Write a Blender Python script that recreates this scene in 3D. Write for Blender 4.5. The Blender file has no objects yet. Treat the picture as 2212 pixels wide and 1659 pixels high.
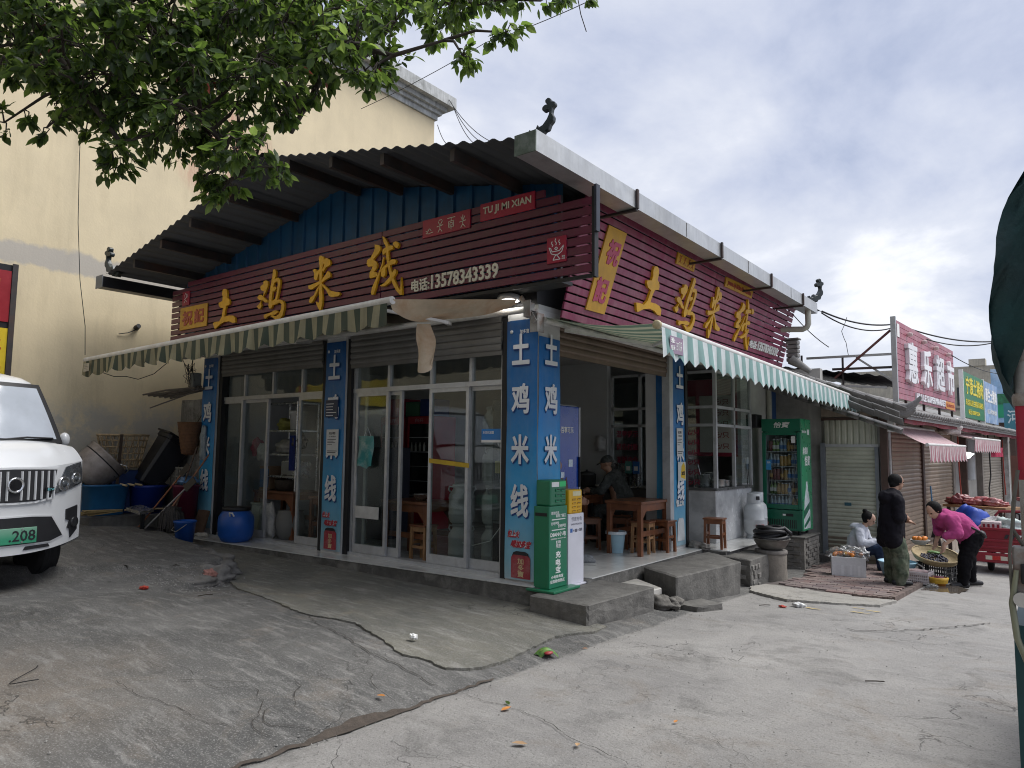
import bpy, bmesh, math, random
import numpy as np
from mathutils import Vector, Matrix
R = random.Random(7)
S = bpy.context.scene
COL = S.collection
# ---------------------------------------------------------------- camera
YAW, PITCH, ROLL = math.radians(37.6), math.radians(5.2), math.radians(0.6)
CAMLOC = Vector((4.5347, -6.3580, 1.45))
fh = Vector((-math.sin(YAW), math.cos(YAW), 0)); rt0 = Vector((math.cos(YAW), math.sin(YAW), 0)); Z = Vector((0, 0, 1))
fw = fh*math.cos(PITCH) + Z*math.sin(PITCH); up1 = Z*math.cos(PITCH) - fh*math.sin(PITCH)
rt = rt0*math.cos(ROLL) + up1*math.sin(ROLL); up = up1*math.cos(ROLL) - rt0*math.sin(ROLL)
cam = bpy.data.cameras.new('camera'); camo = bpy.data.objects.new('camera', cam); COL.objects.link(camo)
m = Matrix((rt, up, -fw)).transposed().to_4x4(); m.translation = CAMLOC; camo.matrix_world = m
cam.sensor_width = 36.0; cam.lens = 36.0*1534/2212; cam.clip_start = 0.05; cam.clip_end = 2000
S.camera = camo
# ---------------------------------------------------------------- world: overcast sky
SUN_EL, SUN_AZ = math.radians(56), math.radians(48)      # azimuth measured from +y towards +x
W = bpy.data.worlds.new('World'); S.world = W; W.use_nodes = True
wn = W.node_tree; wn.nodes.clear()
def nd(t, typ, **kw):
    n = t.nodes.new(typ)
    for k, v in kw.items():
        if k in n.bl_rna.properties: setattr(n, k, v)
        else: n.inputs[k].default_value = v
    return n
sky = nd(wn, 'ShaderNodeTexSky', sky_type='NISHITA', sun_disc=False, sun_elevation=SUN_EL, sun_rotation=SUN_AZ)
skm = nd(wn, 'ShaderNodeVectorMath', operation='SCALE'); skm.inputs['Scale'].default_value = 0.10
tc = nd(wn, 'ShaderNodeTexCoord'); sep = nd(wn, 'ShaderNodeSeparateXYZ')
mz = nd(wn, 'ShaderNodeMath', operation='MAXIMUM'); mz.inputs[1].default_value = 0.0
az_ = nd(wn, 'ShaderNodeMath', operation='ADD'); az_.inputs[1].default_value = 0.42
dx = nd(wn, 'ShaderNodeMath', operation='DIVIDE'); dy = nd(wn, 'ShaderNodeMath', operation='DIVIDE'); cmb = nd(wn, 'ShaderNodeCombineXYZ')
L = wn.links.new
L(tc.outputs['Generated'], sep.inputs[0]); L(sep.outputs[2], mz.inputs[0]); L(mz.outputs[0], az_.inputs[0])
L(sep.outputs[0], dx.inputs[0]); L(az_.outputs[0], dx.inputs[1]); L(sep.outputs[1], dy.inputs[0]); L(az_.outputs[0], dy.inputs[1])
L(dx.outputs[0], cmb.inputs[0]); L(dy.outputs[0], cmb.inputs[1]); cmb.inputs[2].default_value = 3.7
n1 = nd(wn, 'ShaderNodeTexNoise', Scale=2.1, Detail=9.0, Roughness=0.58, Distortion=0.25)
n2 = nd(wn, 'ShaderNodeTexNoise', Scale=0.85, Detail=3.0, Roughness=0.5, Distortion=0.2)
L(cmb.outputs[0], n1.inputs['Vector']); L(cmb.outputs[0], n2.inputs['Vector'])
mixn = nd(wn, 'ShaderNodeMath', operation='MULTIPLY_ADD'); mixn.inputs[1].default_value = 0.55
L(n1.outputs[0], mixn.inputs[0])
m2_ = nd(wn, 'ShaderNodeMath', operation='MULTIPLY'); m2_.inputs[1].default_value = 0.45; L(n2.outputs[0], m2_.inputs[0]); L(m2_.outputs[0], mixn.inputs[2])
rmp = nd(wn, 'ShaderNodeValToRGB'); cr = rmp.color_ramp
cr.elements[0].position = 0.41; cr.elements[0].color = (0.32, 0.37, 0.51, 1)
cr.elements[1].position = 0.60; cr.elements[1].color = (0.80, 0.81, 0.85, 1)
e = cr.elements.new(0.47); e.color = (0.45, 0.49, 0.61, 1)
e = cr.elements.new(0.55); e.color = (0.61, 0.635, 0.71, 1)
L(mixn.outputs[0], rmp.inputs[0])
mx = nd(wn, 'ShaderNodeMix', data_type='RGBA'); mx.inputs[0].default_value = 0.93
L(sky.outputs[0], skm.inputs[0]); L(skm.outputs[0], mx.inputs[6]); L(rmp.outputs[0], mx.inputs[7])
bg = nd(wn, 'ShaderNodeBackground', Strength=1.0); wo = nd(wn, 'ShaderNodeOutputWorld')
L(mx.outputs[2], bg.inputs[0]); L(bg.outputs[0], wo.inputs[0])
# ---------------------------------------------------------------- sun behind the cloud
sun = bpy.data.lights.new('sun', 'SUN'); sun.energy = 2.6; sun.angle = math.radians(38); sun.color = (1.0, 0.98, 0.95)
suno = bpy.data.objects.new('sun', sun); COL.objects.link(suno)
sd = Vector((math.cos(SUN_EL)*math.sin(SUN_AZ), math.cos(SUN_EL)*math.cos(SUN_AZ), math.sin(SUN_EL)))
suno.rotation_euler = sd.to_track_quat('Z', 'Y').to_euler(); suno.location = (0, 0, 30)
# ---------------------------------------------------------------- exposure / render
S.view_settings.view_transform = 'Standard'; S.view_settings.look = 'None'; S.view_settings.exposure = 0.43; S.view_settings.gamma = 1.0
S.view_settings.use_curve_mapping = False
S.render.engine = 'CYCLES'
try:
    S.cycles.use_denoising = True; S.cycles.filter_width = 1.05; S.cycles.denoiser = 'OPENIMAGEDENOISE'
    S.cycles.max_bounces = 6; S.cycles.diffuse_bounces = 3; S.cycles.transparent_max_bounces = 10; S.cycles.caustics_reflective = False; S.cycles.caustics_refractive = False
except Exception: pass

# ================================================================ helpers
class MB:
    """collects vertices and faces; build() links them as one mesh object"""
    def __init__(s): s.v = []; s.f = []; s.sm = []
    def add(s, vs, fs, smooth=False):
        b = len(s.v); s.v += [tuple(p) for p in vs]; s.f += [tuple(b+i for i in f) for f in fs]; s.sm += [smooth]*len(fs); return s
    def box(s, x0, x1, y0, y1, z0, z1):
        return s.add([(x0,y0,z0),(x1,y0,z0),(x1,y1,z0),(x0,y1,z0),(x0,y0,z1),(x1,y0,z1),(x1,y1,z1),(x0,y1,z1)],
                     [(0,3,2,1),(4,5,6,7),(0,1,5,4),(1,2,6,5),(2,3,7,6),(3,0,4,7)])
    def obox(s, O, U, V, N):
        """box from corner O spanned by vectors U, V, N"""
        O, U, V, N = Vector(O), Vector(U), Vector(V), Vector(N)
        p = [O, O+U, O+U+V, O+V]; p += [q+N for q in p]
        fs = [(0,3,2,1),(4,5,6,7),(0,1,5,4),(1,2,6,5),(2,3,7,6),(3,0,4,7)]
        if U.cross(V).dot(N) < 0: fs = [tuple(reversed(f)) for f in fs]
        return s.add(p, fs)
    def bbox(s, x0, x1, y0, y1, z0, z1, b=.01):
        """chamfered box"""
        b = min(b, (x1-x0)*.45, (y1-y0)*.45, (z1-z0)*.45); bm = bmesh.new()
        bmesh.ops.create_cube(bm, size=1)
        for v in bm.verts: v.co = Vector(((x0+x1)/2+v.co.x*(x1-x0), (y0+y1)/2+v.co.y*(y1-y0), (z0+z1)/2+v.co.z*(z1-z0)))
        bmesh.ops.bevel(bm, geom=bm.edges[:], offset=b, segments=2, affect='EDGES', profile=.5)
        bm.verts.index_update(); s.add([v.co[:] for v in bm.verts], [[v.index for v in f.verts] for f in bm.faces]); bm.free(); return s
    def bar(s, a, b, w, h=None, upv=(0,0,1)):
        """rectangular bar from a to b"""
        a, b = Vector(a), Vector(b); h = h or w; d = (b-a).normalized(); u = Vector(upv)
        if abs(d.dot(u)) > .98: u = Vector((1,0,0))
        x = d.cross(u).normalized(); y = x.cross(d)
        return s.obox(a-x*w/2-y*h/2, x*w, y*h, b-a)
    def cyl(s, a, b, r0, r1=None, n=12, cap=True, smooth=True):
        a, b = Vector(a), Vector(b); r1 = r0 if r1 is None else r1; d = (b-a).normalized()
        u = Vector((0,0,1)) if abs(d.z) < .9 else Vector((1,0,0)); x = d.cross(u).normalized(); y = d.cross(x)
        vs = []
        for c, r in ((a, r0), (b, r1)):
            for i in range(n): t = 2*math.pi*i/n; vs.append(c + x*(r*math.cos(t)) + y*(r*math.sin(t)))
        s.add(vs, [(i, (i+1)%n, n+(i+1)%n, n+i) for i in range(n)], smooth)
        if cap: s.add(vs[:n], [tuple(reversed(range(n)))]); s.add(vs[n:], [tuple(range(n))])
        return s
    def lathe(s, prof, n=20, c=(0,0,0), ax=(0,0,1), smooth=True, cap=True):
        """profile of (r, h) turned round axis ax through c"""
        c = Vector(c); d = Vector(ax).normalized(); u = Vector((0,0,1)) if abs(d.z) < .9 else Vector((1,0,0))
        x = d.cross(u).normalized(); y = d.cross(x); vs = []; k = len(prof)
        for r, h in prof:
            for i in range(n): t = 2*math.pi*i/n; vs.append(c + d*h + x*(r*math.cos(t)) + y*(r*math.sin(t)))
        fs = [(j*n+i, j*n+(i+1)%n, (j+1)*n+(i+1)%n, (j+1)*n+i) for j in range(k-1) for i in range(n)]
        s.add(vs, fs, smooth)
        if cap:
            if prof[0][0] > 1e-4: s.add(vs[:n], [tuple(reversed(range(n)))])
            if prof[-1][0] > 1e-4: s.add(vs[-n:], [tuple(range(n))])
        return s
    def tube(s, pts, r, n=6, smooth=True):
        pts = [Vector(p) for p in pts]; k = len(pts); rs = r if isinstance(r, (list, tuple)) else [r]*k; vs = []
        pu = None
        for j, p in enumerate(pts):
            d = (pts[min(j+1, k-1)] - pts[max(j-1, 0)]).normalized()
            if pu is None: pu = Vector((0,0,1)) if abs(d.z) < .9 else Vector((1,0,0))
            x = d.cross(pu); x = x.normalized() if x.length > 1e-5 else Vector((1,0,0)); y = x.cross(d).normalized(); pu = y
            for i in range(n): t = 2*math.pi*i/n; vs.append(p + x*(rs[j]*math.cos(t)) + y*(rs[j]*math.sin(t)))
        s.add(vs, [(j*n+i, j*n+(i+1)%n, (j+1)*n+(i+1)%n, (j+1)*n+i) for j in range(k-1) for i in range(n)], smooth)
        s.add(vs[:n], [tuple(reversed(range(n)))]); s.add(vs[-n:], [tuple(range(n))]); return s
    def prism(s, poly, O, U, V, N):
        """polygon [(u,v)] mapped to O+U*u+V*v, extruded by N (may be concave)"""
        O, U, V, N = Vector(O), Vector(U), Vector(V), Vector(N)
        ar = sum(poly[i-1][0]*poly[i][1]-poly[i][0]*poly[i-1][1] for i in range(len(poly)))
        if (ar < 0) != (U.cross(V).dot(N) < 0): poly = poly[::-1]
        a = [O+U*p[0]+V*p[1] for p in poly]; n = len(a); b = [p+N for p in a]
        from mathutils.geometry import tessellate_polygon
        tri = tessellate_polygon([[Vector((p[0], p[1], 0)) for p in poly]])
        fs = []
        for t in tri:
            nrm = (a[t[1]]-a[t[0]]).cross(a[t[2]]-a[t[0]])
            t = t if nrm.dot(N) > 0 else t[::-1]
            fs.append(tuple(n+i for i in t)); fs.append(tuple(reversed(t)))
        fs += [(i, (i+1)%n, n+(i+1)%n, n+i) for i in range(n)]
        return s.add(a+b, fs)
    def ell(s, c, r, n=14, k=8, rot=None):
        c = Vector(c); vs = []
        for j in range(k+1):
            ph = math.pi*j/k
            for i in range(n):
                t = 2*math.pi*i/n; q = Vector((r[0]*math.sin(ph)*math.cos(t), r[1]*math.sin(ph)*math.sin(t), -r[2]*math.cos(ph)))
                vs.append(c + (rot @ q if rot else q))
        return s.add(vs, [(j*n+i, j*n+(i+1)%n, (j+1)*n+(i+1)%n, (j+1)*n+i) for j in range(k) for i in range(n)], True)
    def grid(s, fn, nu, nv, smooth=True, flip=False):
        """surface fn(a,b) with a,b in 0..1"""
        vs = [fn(i/nu, j/nv) for j in range(nv+1) for i in range(nu+1)]; w = nu+1
        fs = [(j*w+i, j*w+i+1, (j+1)*w+i+1, (j+1)*w+i) for j in range(nv) for i in range(nu)]
        return s.add(vs, [tuple(reversed(f)) for f in fs] if flip else fs, smooth)
    def mesh(s, name, mat):
        me = bpy.data.meshes.new(name); me.from_pydata([tuple(p) for p in s.v], [], s.f)
        me.polygons.foreach_set('use_smooth', s.sm); me.materials.append(mat); me.update(); return me
    def build(s, name, mat, parent=None, **kw): return obj(name, s.mesh(name, mat), parent, **kw)

def wm(o):
    l = Matrix.LocRotScale(o.location, o.rotation_euler.to_quaternion(), o.scale)
    return wm(o.parent) @ o.matrix_parent_inverse @ l if o.parent else l
def obj(name, me, parent=None, loc=None, rot=None, scale=None, label=None, cat=None, group=None, kind=None, local=False):
    o = bpy.data.objects.new(name, me); COL.objects.link(o)
    if loc is not None: o.location = loc
    if rot is not None: o.rotation_euler = rot
    if scale is not None: o.scale = scale
    if parent is not None:
        o.parent = parent
        if not local:
            o.matrix_parent_inverse = wm(parent).inverted()
    return tag(o, label, cat, group, kind)
def tag(o, label=None, cat=None, group=None, kind=None):
    if label: o['label'] = label
    if cat: o['category'] = cat
    if group: o['group'] = group
    if kind: o['kind'] = kind
    return o
def thing(name, label, cat, loc=(0,0,0), rz=0, group=None):
    o = bpy.data.objects.new(name, None); COL.objects.link(o); o.location = loc; o.rotation_euler = (0,0,rz); o.empty_display_size = .1
    return tag(o, label, cat, group)
def dup(root, loc, rz=0, label=None, scale=None):
    def cp(o, par):
        c = o.copy(); COL.objects.link(c); c.parent = par
        for ch in o.children: cp(ch, c)
        return c
    r = cp(root, root.parent); r.location = loc; r.rotation_euler = (0,0,rz)
    if scale: r.scale = scale
    if label: r['label'] = label
    return r

# ---- materials
MATS = {}
def M(name, col, rough=.6, var=.12, vs=4.0, bump=0.0, bs=40.0, metal=0.0, spec=.5, streak=0.0, dirt=None, dirt_amt=.0, dirt_s=1.5, sub=None, coat=0.0, trans=0.0):
    """plain principled material with noise variation, optional vertical streaks and dirt patches (world-space)"""
    if name in MATS: return MATS[name]
    mt = bpy.data.materials.new(name); MATS[name] = mt; mt.use_nodes = True; t = mt.node_tree; t.nodes.clear(); L = t.links.new
    out = nd(t, 'ShaderNodeOutputMaterial'); b = nd(t, 'ShaderNodeBsdfPrincipled'); L(b.outputs[0], out.inputs[0])
    b.inputs['Roughness'].default_value = rough; b.inputs['Metallic'].default_value = metal
    b.inputs['Specular IOR Level'].default_value = spec; b.inputs['Coat Weight'].default_value = coat
    b.inputs['Transmission Weight'].default_value = trans
    g = nd(t, 'ShaderNodeNewGeometry')
    n = nd(t, 'ShaderNodeTexNoise', Scale=vs, Detail=6.0, Roughness=.6); L(g.outputs['Position'], n.inputs['Vector'])
    r = nd(t, 'ShaderNodeMapRange'); r.inputs[1].default_value = .3; r.inputs[2].default_value = .7; r.inputs[3].default_value = 1-var; r.inputs[4].default_value = 1+var
    L(n.outputs[0], r.inputs[0])
    oi = nd(t, 'ShaderNodeObjectInfo'); rv = nd(t, 'ShaderNodeMath', operation='MULTIPLY_ADD'); rv.inputs[1].default_value = .17; rv.inputs[2].default_value = .915; L(oi.outputs['Random'], rv.inputs[0])
    rm = nd(t, 'ShaderNodeMath', operation='MULTIPLY'); L(r.outputs[0], rm.inputs[0]); L(rv.outputs[0], rm.inputs[1]); r = rm
    base = nd(t, 'ShaderNodeRGB'); base.outputs[0].default_value = (*col, 1)
    sc = nd(t, 'ShaderNodeVectorMath', operation='SCALE'); L(base.outputs[0], sc.inputs[0]); L(r.outputs[0], sc.inputs['Scale'])
    cur = sc.outputs[0]
    if streak:
        mp = nd(t, 'ShaderNodeMapping'); mp.inputs['Scale'].default_value = (14, 14, .9); L(g.outputs['Position'], mp.inputs[0])
        n3 = nd(t, 'ShaderNodeTexNoise', Scale=1.0, Detail=5.0, Roughness=.65); L(mp.outputs[0], n3.inputs['Vector'])
        r3 = nd(t, 'ShaderNodeMapRange'); r3.inputs[1].default_value = .42; r3.inputs[2].default_value = .72; r3.inputs[3].default_value = 0; r3.inputs[4].default_value = streak; L(n3.outputs[0], r3.inputs[0])
        mxx = nd(t, 'ShaderNodeMix', data_type='RGBA'); L(r3.outputs[0], mxx.inputs[0]); L(cur, mxx.inputs[6]); mxx.inputs[7].default_value = (*(dirt or (.05,.045,.04)), 1); cur = mxx.outputs[2]
    if dirt_amt:
        n4 = nd(t, 'ShaderNodeTexNoise', Scale=dirt_s, Detail=8.0, Roughness=.7, Distortion=.4); L(g.outputs['Position'], n4.inputs['Vector'])
        r4 = nd(t, 'ShaderNodeMapRange'); r4.inputs[1].default_value = .46; r4.inputs[2].default_value = .68; r4.inputs[3].default_value = 0; r4.inputs[4].default_value = dirt_amt; L(n4.outputs[0], r4.inputs[0])
        mxy = nd(t, 'ShaderNodeMix', data_type='RGBA'); L(r4.outputs[0], mxy.inputs[0]); L(cur, mxy.inputs[6]); mxy.inputs[7].default_value = (*(dirt or (.05,.045,.04)), 1); cur = mxy.outputs[2]
    L(cur, b.inputs['Base Color'])
    if bump:
        n5 = nd(t, 'ShaderNodeTexNoise', Scale=bs, Detail=5.0, Roughness=.6); L(g.outputs['Position'], n5.inputs['Vector'])
        bp = nd(t, 'ShaderNodeBump', Strength=bump, Distance=.01); L(n5.outputs[0], bp.inputs['Height']); L(bp.outputs[0], b.inputs['Normal'])
    rr = nd(t, 'ShaderNodeMapRange'); rr.inputs[1].default_value = .25; rr.inputs[2].default_value = .75; rr.inputs[3].default_value = max(.02, rough-.08); rr.inputs[4].default_value = min(1, rough+.08)
    L(n.outputs[0], rr.inputs[0]); L(rr.outputs[0], b.inputs['Roughness'])
    mt['b'] = b.name
    return mt
def Mstripe(name, ca, cb, axis, period, duty=.5, rough=.8, off=0.0, dirt=None, dirt_amt=0.0, streak=0.0, trans=.25):
    """woven two-colour stripes across a world axis vector"""
    mt = M(name, ca, rough, .12, 5.0, bump=.12, bs=120, dirt=dirt, dirt_amt=dirt_amt, streak=streak); t = mt.node_tree; L = t.links.new
    g = nd(t, 'ShaderNodeNewGeometry'); d = nd(t, 'ShaderNodeVectorMath', operation='DOT_PRODUCT'); L(g.outputs['Position'], d.inputs[0]); d.inputs[1].default_value = axis
    a = nd(t, 'ShaderNodeMath', operation='MULTIPLY_ADD'); a.inputs[1].default_value = 1/period; a.inputs[2].default_value = off; L(d.outputs['Value'], a.inputs[0])
    f = nd(t, 'ShaderNodeMath', operation='FRACT'); L(a.outputs[0], f.inputs[0])
    c = nd(t, 'ShaderNodeMath', operation='LESS_THAN'); c.inputs[1].default_value = duty; L(f.outputs[0], c.inputs[0])
    rgb = [n for n in t.nodes if n.type == 'RGB'][0]; sc = [n for n in t.nodes if n.type == 'VECT_MATH' and n.operation == 'SCALE'][0]
    x = nd(t, 'ShaderNodeMix', data_type='RGBA'); L(c.outputs[0], x.inputs[0]); x.inputs[6].default_value = (*ca, 1); x.inputs[7].default_value = (*cb, 1)
    L(x.outputs[2], sc.inputs[0])
    if trans:
        b = t.nodes[mt['b']]; out = [n for n in t.nodes if n.type == 'OUTPUT_MATERIAL'][0]
        tr = nd(t, 'ShaderNodeBsdfTranslucent'); ms = nd(t, 'ShaderNodeMixShader'); ms.inputs[0].default_value = trans
        src = b.inputs['Base Color'].links[0].from_socket; L(src, tr.inputs[0]); L(b.outputs[0], ms.inputs[1]); L(tr.outputs[0], ms.inputs[2]); L(ms.outputs[0], out.inputs[0])
    return mt
def Mgrad(name, stops, axis, lo, hi, rough=.45, var=.06, **kw):
    """colour print graded along a world axis vector (printed banner)"""
    mt = M(name, (1,1,1), rough, var, 3.0, **kw); t = mt.node_tree; L = t.links.new
    g = nd(t, 'ShaderNodeNewGeometry'); d = nd(t, 'ShaderNodeVectorMath', operation='DOT_PRODUCT'); L(g.outputs['Position'], d.inputs[0]); d.inputs[1].default_value = axis
    r = nd(t, 'ShaderNodeMapRange'); r.inputs[1].default_value = lo; r.inputs[2].default_value = hi; L(d.outputs['Value'], r.inputs[0])
    rp = nd(t, 'ShaderNodeValToRGB'); el = rp.color_ramp.elements
    el[0].position = stops[0][0]; el[0].color = (*stops[0][1], 1); el[1].position = stops[-1][0]; el[1].color = (*stops[-1][1], 1)
    for p, c in stops[1:-1]: q = el.new(p); q.color = (*c, 1)
    L(r.outputs[0], rp.inputs[0]); sc = [n for n in t.nodes if n.type == 'VECT_MATH' and n.operation == 'SCALE'][0]; L(rp.outputs[0], sc.inputs[0])
    return mt
def Mglass(name, tint=(.9,.95,.95), refl=1.0, rough=.02, dirt=.05):
    if name in MATS: return MATS[name]
    mt = bpy.data.materials.new(name); MATS[name] = mt; mt.use_nodes = True; t = mt.node_tree; t.nodes.clear(); L = t.links.new
    out = nd(t, 'ShaderNodeOutputMaterial'); tr = nd(t, 'ShaderNodeBsdfTransparent'); tr.inputs[0].default_value = (*tint, 1)
    gl = nd(t, 'ShaderNodeBsdfGlossy', Roughness=rough); gl.inputs[0].default_value = (.95,.97,1,1)
    lw = nd(t, 'ShaderNodeLayerWeight', Blend=.5); pw = nd(t, 'ShaderNodeMath', operation='POWER'); pw.inputs[1].default_value = 4.0; L(lw.outputs['Facing'], pw.inputs[0]); ms = nd(t, 'ShaderNodeMixShader')
    mm = nd(t, 'ShaderNodeMath', operation='MULTIPLY_ADD'); mm.inputs[1].default_value = .55*refl; mm.inputs[2].default_value = .035*refl; L(pw.outputs[0], mm.inputs[0]); L(mm.outputs[0], ms.inputs[0])
    df = nd(t, 'ShaderNodeBsdfDiffuse'); df.inputs[0].default_value = (.5,.5,.48,1); m3 = nd(t, 'ShaderNodeMixShader')
    g = nd(t, 'ShaderNodeNewGeometry'); n = nd(t, 'ShaderNodeTexNoise', Scale=2.5, Detail=6.0); L(g.outputs['Position'], n.inputs['Vector'])
    rg = nd(t, 'ShaderNodeMapRange'); rg.inputs[1].default_value = .35; rg.inputs[2].default_value = .75; rg.inputs[4].default_value = dirt*2; L(n.outputs[0], rg.inputs[0])
    L(tr.outputs[0], ms.inputs[1]); L(gl.outputs[0], ms.inputs[2]); L(rg.outputs[0], m3.inputs[0]); L(ms.outputs[0], m3.inputs[1]); L(df.outputs[0], m3.inputs[2]); L(m3.outputs[0], out.inputs[0])
    return mt
def Memit(name, col, st):
    mt = bpy.data.materials.new(name); MATS[name] = mt; mt.use_nodes = True; b = mt.node_tree.nodes['Principled BSDF']
    b.inputs['Base Color'].default_value = (*col, 1); b.inputs['Emission Color'].default_value = (*col, 1); b.inputs['Emission Strength'].default_value = st
    return mt
# ---- lettering: built-in font turned into meshes
TS = bpy.data.scenes.new('lettering'); _TX = {}
def tdg():
    with bpy.context.temp_override(scene=TS, view_layer=TS.view_layers[0]): dg = bpy.context.evaluated_depsgraph_get()
    dg.update(); return dg
def glyphs(s, bold=0.0, spacing=1.0):
    k = (s, bold, spacing)
    if k not in _TX:
        c = bpy.data.curves.new('lettering', 'FONT'); c.body = s; c.size = 1; c.offset = bold; c.extrude = .5; c.resolution_u = 2; c.space_character = spacing
        o = bpy.data.objects.new('lettering', c); TS.collection.objects.link(o); dg = tdg()
        me = bpy.data.meshes.new_from_object(o.evaluated_get(dg)); bpy.data.objects.remove(o); bpy.data.curves.remove(c)
        co = np.empty(len(me.vertices)*3); me.vertices.foreach_get('co', co); co = co.reshape(-1,3)
        lo, hi = co.min(0), co.max(0); co = (co-lo)/np.maximum(hi-lo, 1e-6)
        _TX[k] = (co, [tuple(p.vertices) for p in me.polygons], (hi-lo)[:2]); bpy.data.meshes.remove(me)
    return _TX[k]
def text(s, mat, parent, O, U, V, N, depth=.004, bold=.012, name='lettering', spacing=1.0, slant=0.0, bm=None):
    """string fitted into the rectangle O, O+U, O+U+V; raised by depth along N; heavy weights are struck several times"""
    co, fs, sz = glyphs(s, min(bold, .012), spacing); O, U, V, N = map(Vector, (O, U, V, N)); N = N.normalized(); q = MB()
    if U.cross(V).dot(N) < 0: fs = [f[::-1] for f in fs]
    ex = max(0, bold-.012)*1.3; offs = [(0, 0)] if ex <= 0 else [(ex, 0), (-ex, 0), (0, ex), (0, -ex), (ex*.7, ex*.7), (-ex*.7, -ex*.7)]
    for i, (a, b) in enumerate(offs):
        a, b = a/sz[0], b/sz[1]; ka, kb = 1-2*ex/sz[0], 1-2*ex/sz[1]; d = depth*(1+.012*i)+.0002*i
        q.add([O + U*(ex/sz[0]+ka*c[0]+a+slant*c[1]) + V*(ex/sz[1]+kb*c[1]+b) + N*(d*c[2]) for c in co], fs)
    return q.build(name, mat, parent)
def evalmesh(me, mods):
    """apply modifiers to a mesh and return the result"""
    o = bpy.data.objects.new('shape', me); TS.collection.objects.link(o)
    for typ, kw in mods:
        md = o.modifiers.new(typ, typ)
        for k, v in kw.items(): setattr(md, k, v)
    dg = tdg(); r = bpy.data.meshes.new_from_object(o.evaluated_get(dg)); bpy.data.objects.remove(o); return r
# ================================================================ terrain height
_RY = [-60, -10, -6, -.4, 6.6, 12, 30, 60, 120]; _RZ = [.3, .0, -.10, -.26, -.56, -.78, -1.4, -2.0, -2.4]
def zroad(y): return np.interp(y, _RY, _RZ)
_CP = [(1.2, y, float(np.interp(y, _RY, _RZ))) for y in (-9, -7, -5, -3.5, -2.5, -1.5, -.5, 1, 3)]
_CP += [(-6.8,-.4,-.07),(-5,-.4,-.09),(-3.4,-.4,-.12),(-1.8,-.4,-.16),(-.4,-.4,-.2),(.9,-.4,-.255),(-4.4,-3.2,-.13),(-5.5,-4.5,-.05),(-3.2,-1.9,-.09),(-1.4,-2.1,-.08),
        (.3,-2.4,-.11),(-2.4,-3.6,.05),(-.9,-4.6,-.01),(.7,-5.1,-.07),(-7,-3,.05),(-8.6,-.5,.0),(-8,-6,.15),(-6,-8,.1),(-1,-8,.02),(-3,1,-.13),(-6.5,1,-.08),(0,3,-.3)]
_CP = np.array(_CP); _n = len(_CP)
def _tps(d2): return np.where(d2 > 1e-9, d2*np.log(np.maximum(d2, 1e-9))*.5, 0.0)
_K = _tps(((_CP[:,None,:2]-_CP[None,:,:2])**2).sum(-1)) + .05*np.eye(_n)
_A = np.zeros((_n+3,_n+3)); _A[:_n,:_n] = _K; _A[:_n,_n] = 1; _A[:_n,_n+1:] = _CP[:,:2]; _A[_n,:_n] = 1; _A[_n+1:,:_n] = _CP[:,:2].T
_Wt = np.linalg.solve(_A, np.concatenate([_CP[:,2], np.zeros(3)]))
_LIP = np.array([(-2.5,-3.0),(-2.9,-2.3),(-3.2,-1.85),(-3.62,-1.47),(-4.35,-1.16),(-5.4,-.94),(-7.0,-.62),(-9.2,-.3)])
_LA = np.array([0,.06,.18,.20,.19,.18,.17,.16])
def _lip(x, y):
    best = np.full(x.shape, 1e9); h = np.zeros(x.shape)
    for i in range(len(_LIP)-1):
        a, b = _LIP[i], _LIP[i+1]; e = b-a; t = np.clip(((x-a[0])*e[0]+(y-a[1])*e[1])/(e@e), 0, 1)
        px, py = a[0]+t*e[0], a[1]+t*e[1]; d = np.hypot(x-px, y-py); sgn = np.where(e[0]*(y-a[1])-e[1]*(x-a[0]) > 0, 1, -1)
        hh = (_LA[i]*(1-t)+_LA[i+1]*t); s = np.clip((d*sgn+.02+.03*np.sin(x*5+y*4))/.12, 0, 1); s = np.sqrt(np.clip(1-(1-s)**2, 0, 1))
        m = d < best; best = np.where(m, d, best); h = np.where(m, hh*s, h)
    return h
def gz(x, y):
    x = np.asarray(x, float); y = np.asarray(y, float); sh = x.shape; x = np.atleast_1d(x).ravel(); y = np.atleast_1d(y).ravel()
    xc = np.clip(x, -9.2, 1.2); yc = np.clip(y, -9, 3)
    d2 = (xc[:,None]-_CP[None,:,0])**2 + (yc[:,None]-_CP[None,:,1])**2
    zl = _tps(d2) @ _Wt[:_n] + _Wt[_n] + xc*_Wt[_n+1] + yc*_Wt[_n+2]
    zr = zroad(y); t = np.clip((x-.95)/.35, 0, 1); t = t*t*(3-2*t); t = np.where(y > 1, 1, t)
    z = zl*(1-t) + zr*t + _lip(x, y)*(1-t)
    # shallow gutter along the seam between apron and road
    z = z - .022*np.exp(-((x-1.2)/.05)**2)*np.clip((1.2-y)/1, 0, 1)
    return z.reshape(sh) if sh else float(z[0])
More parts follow.
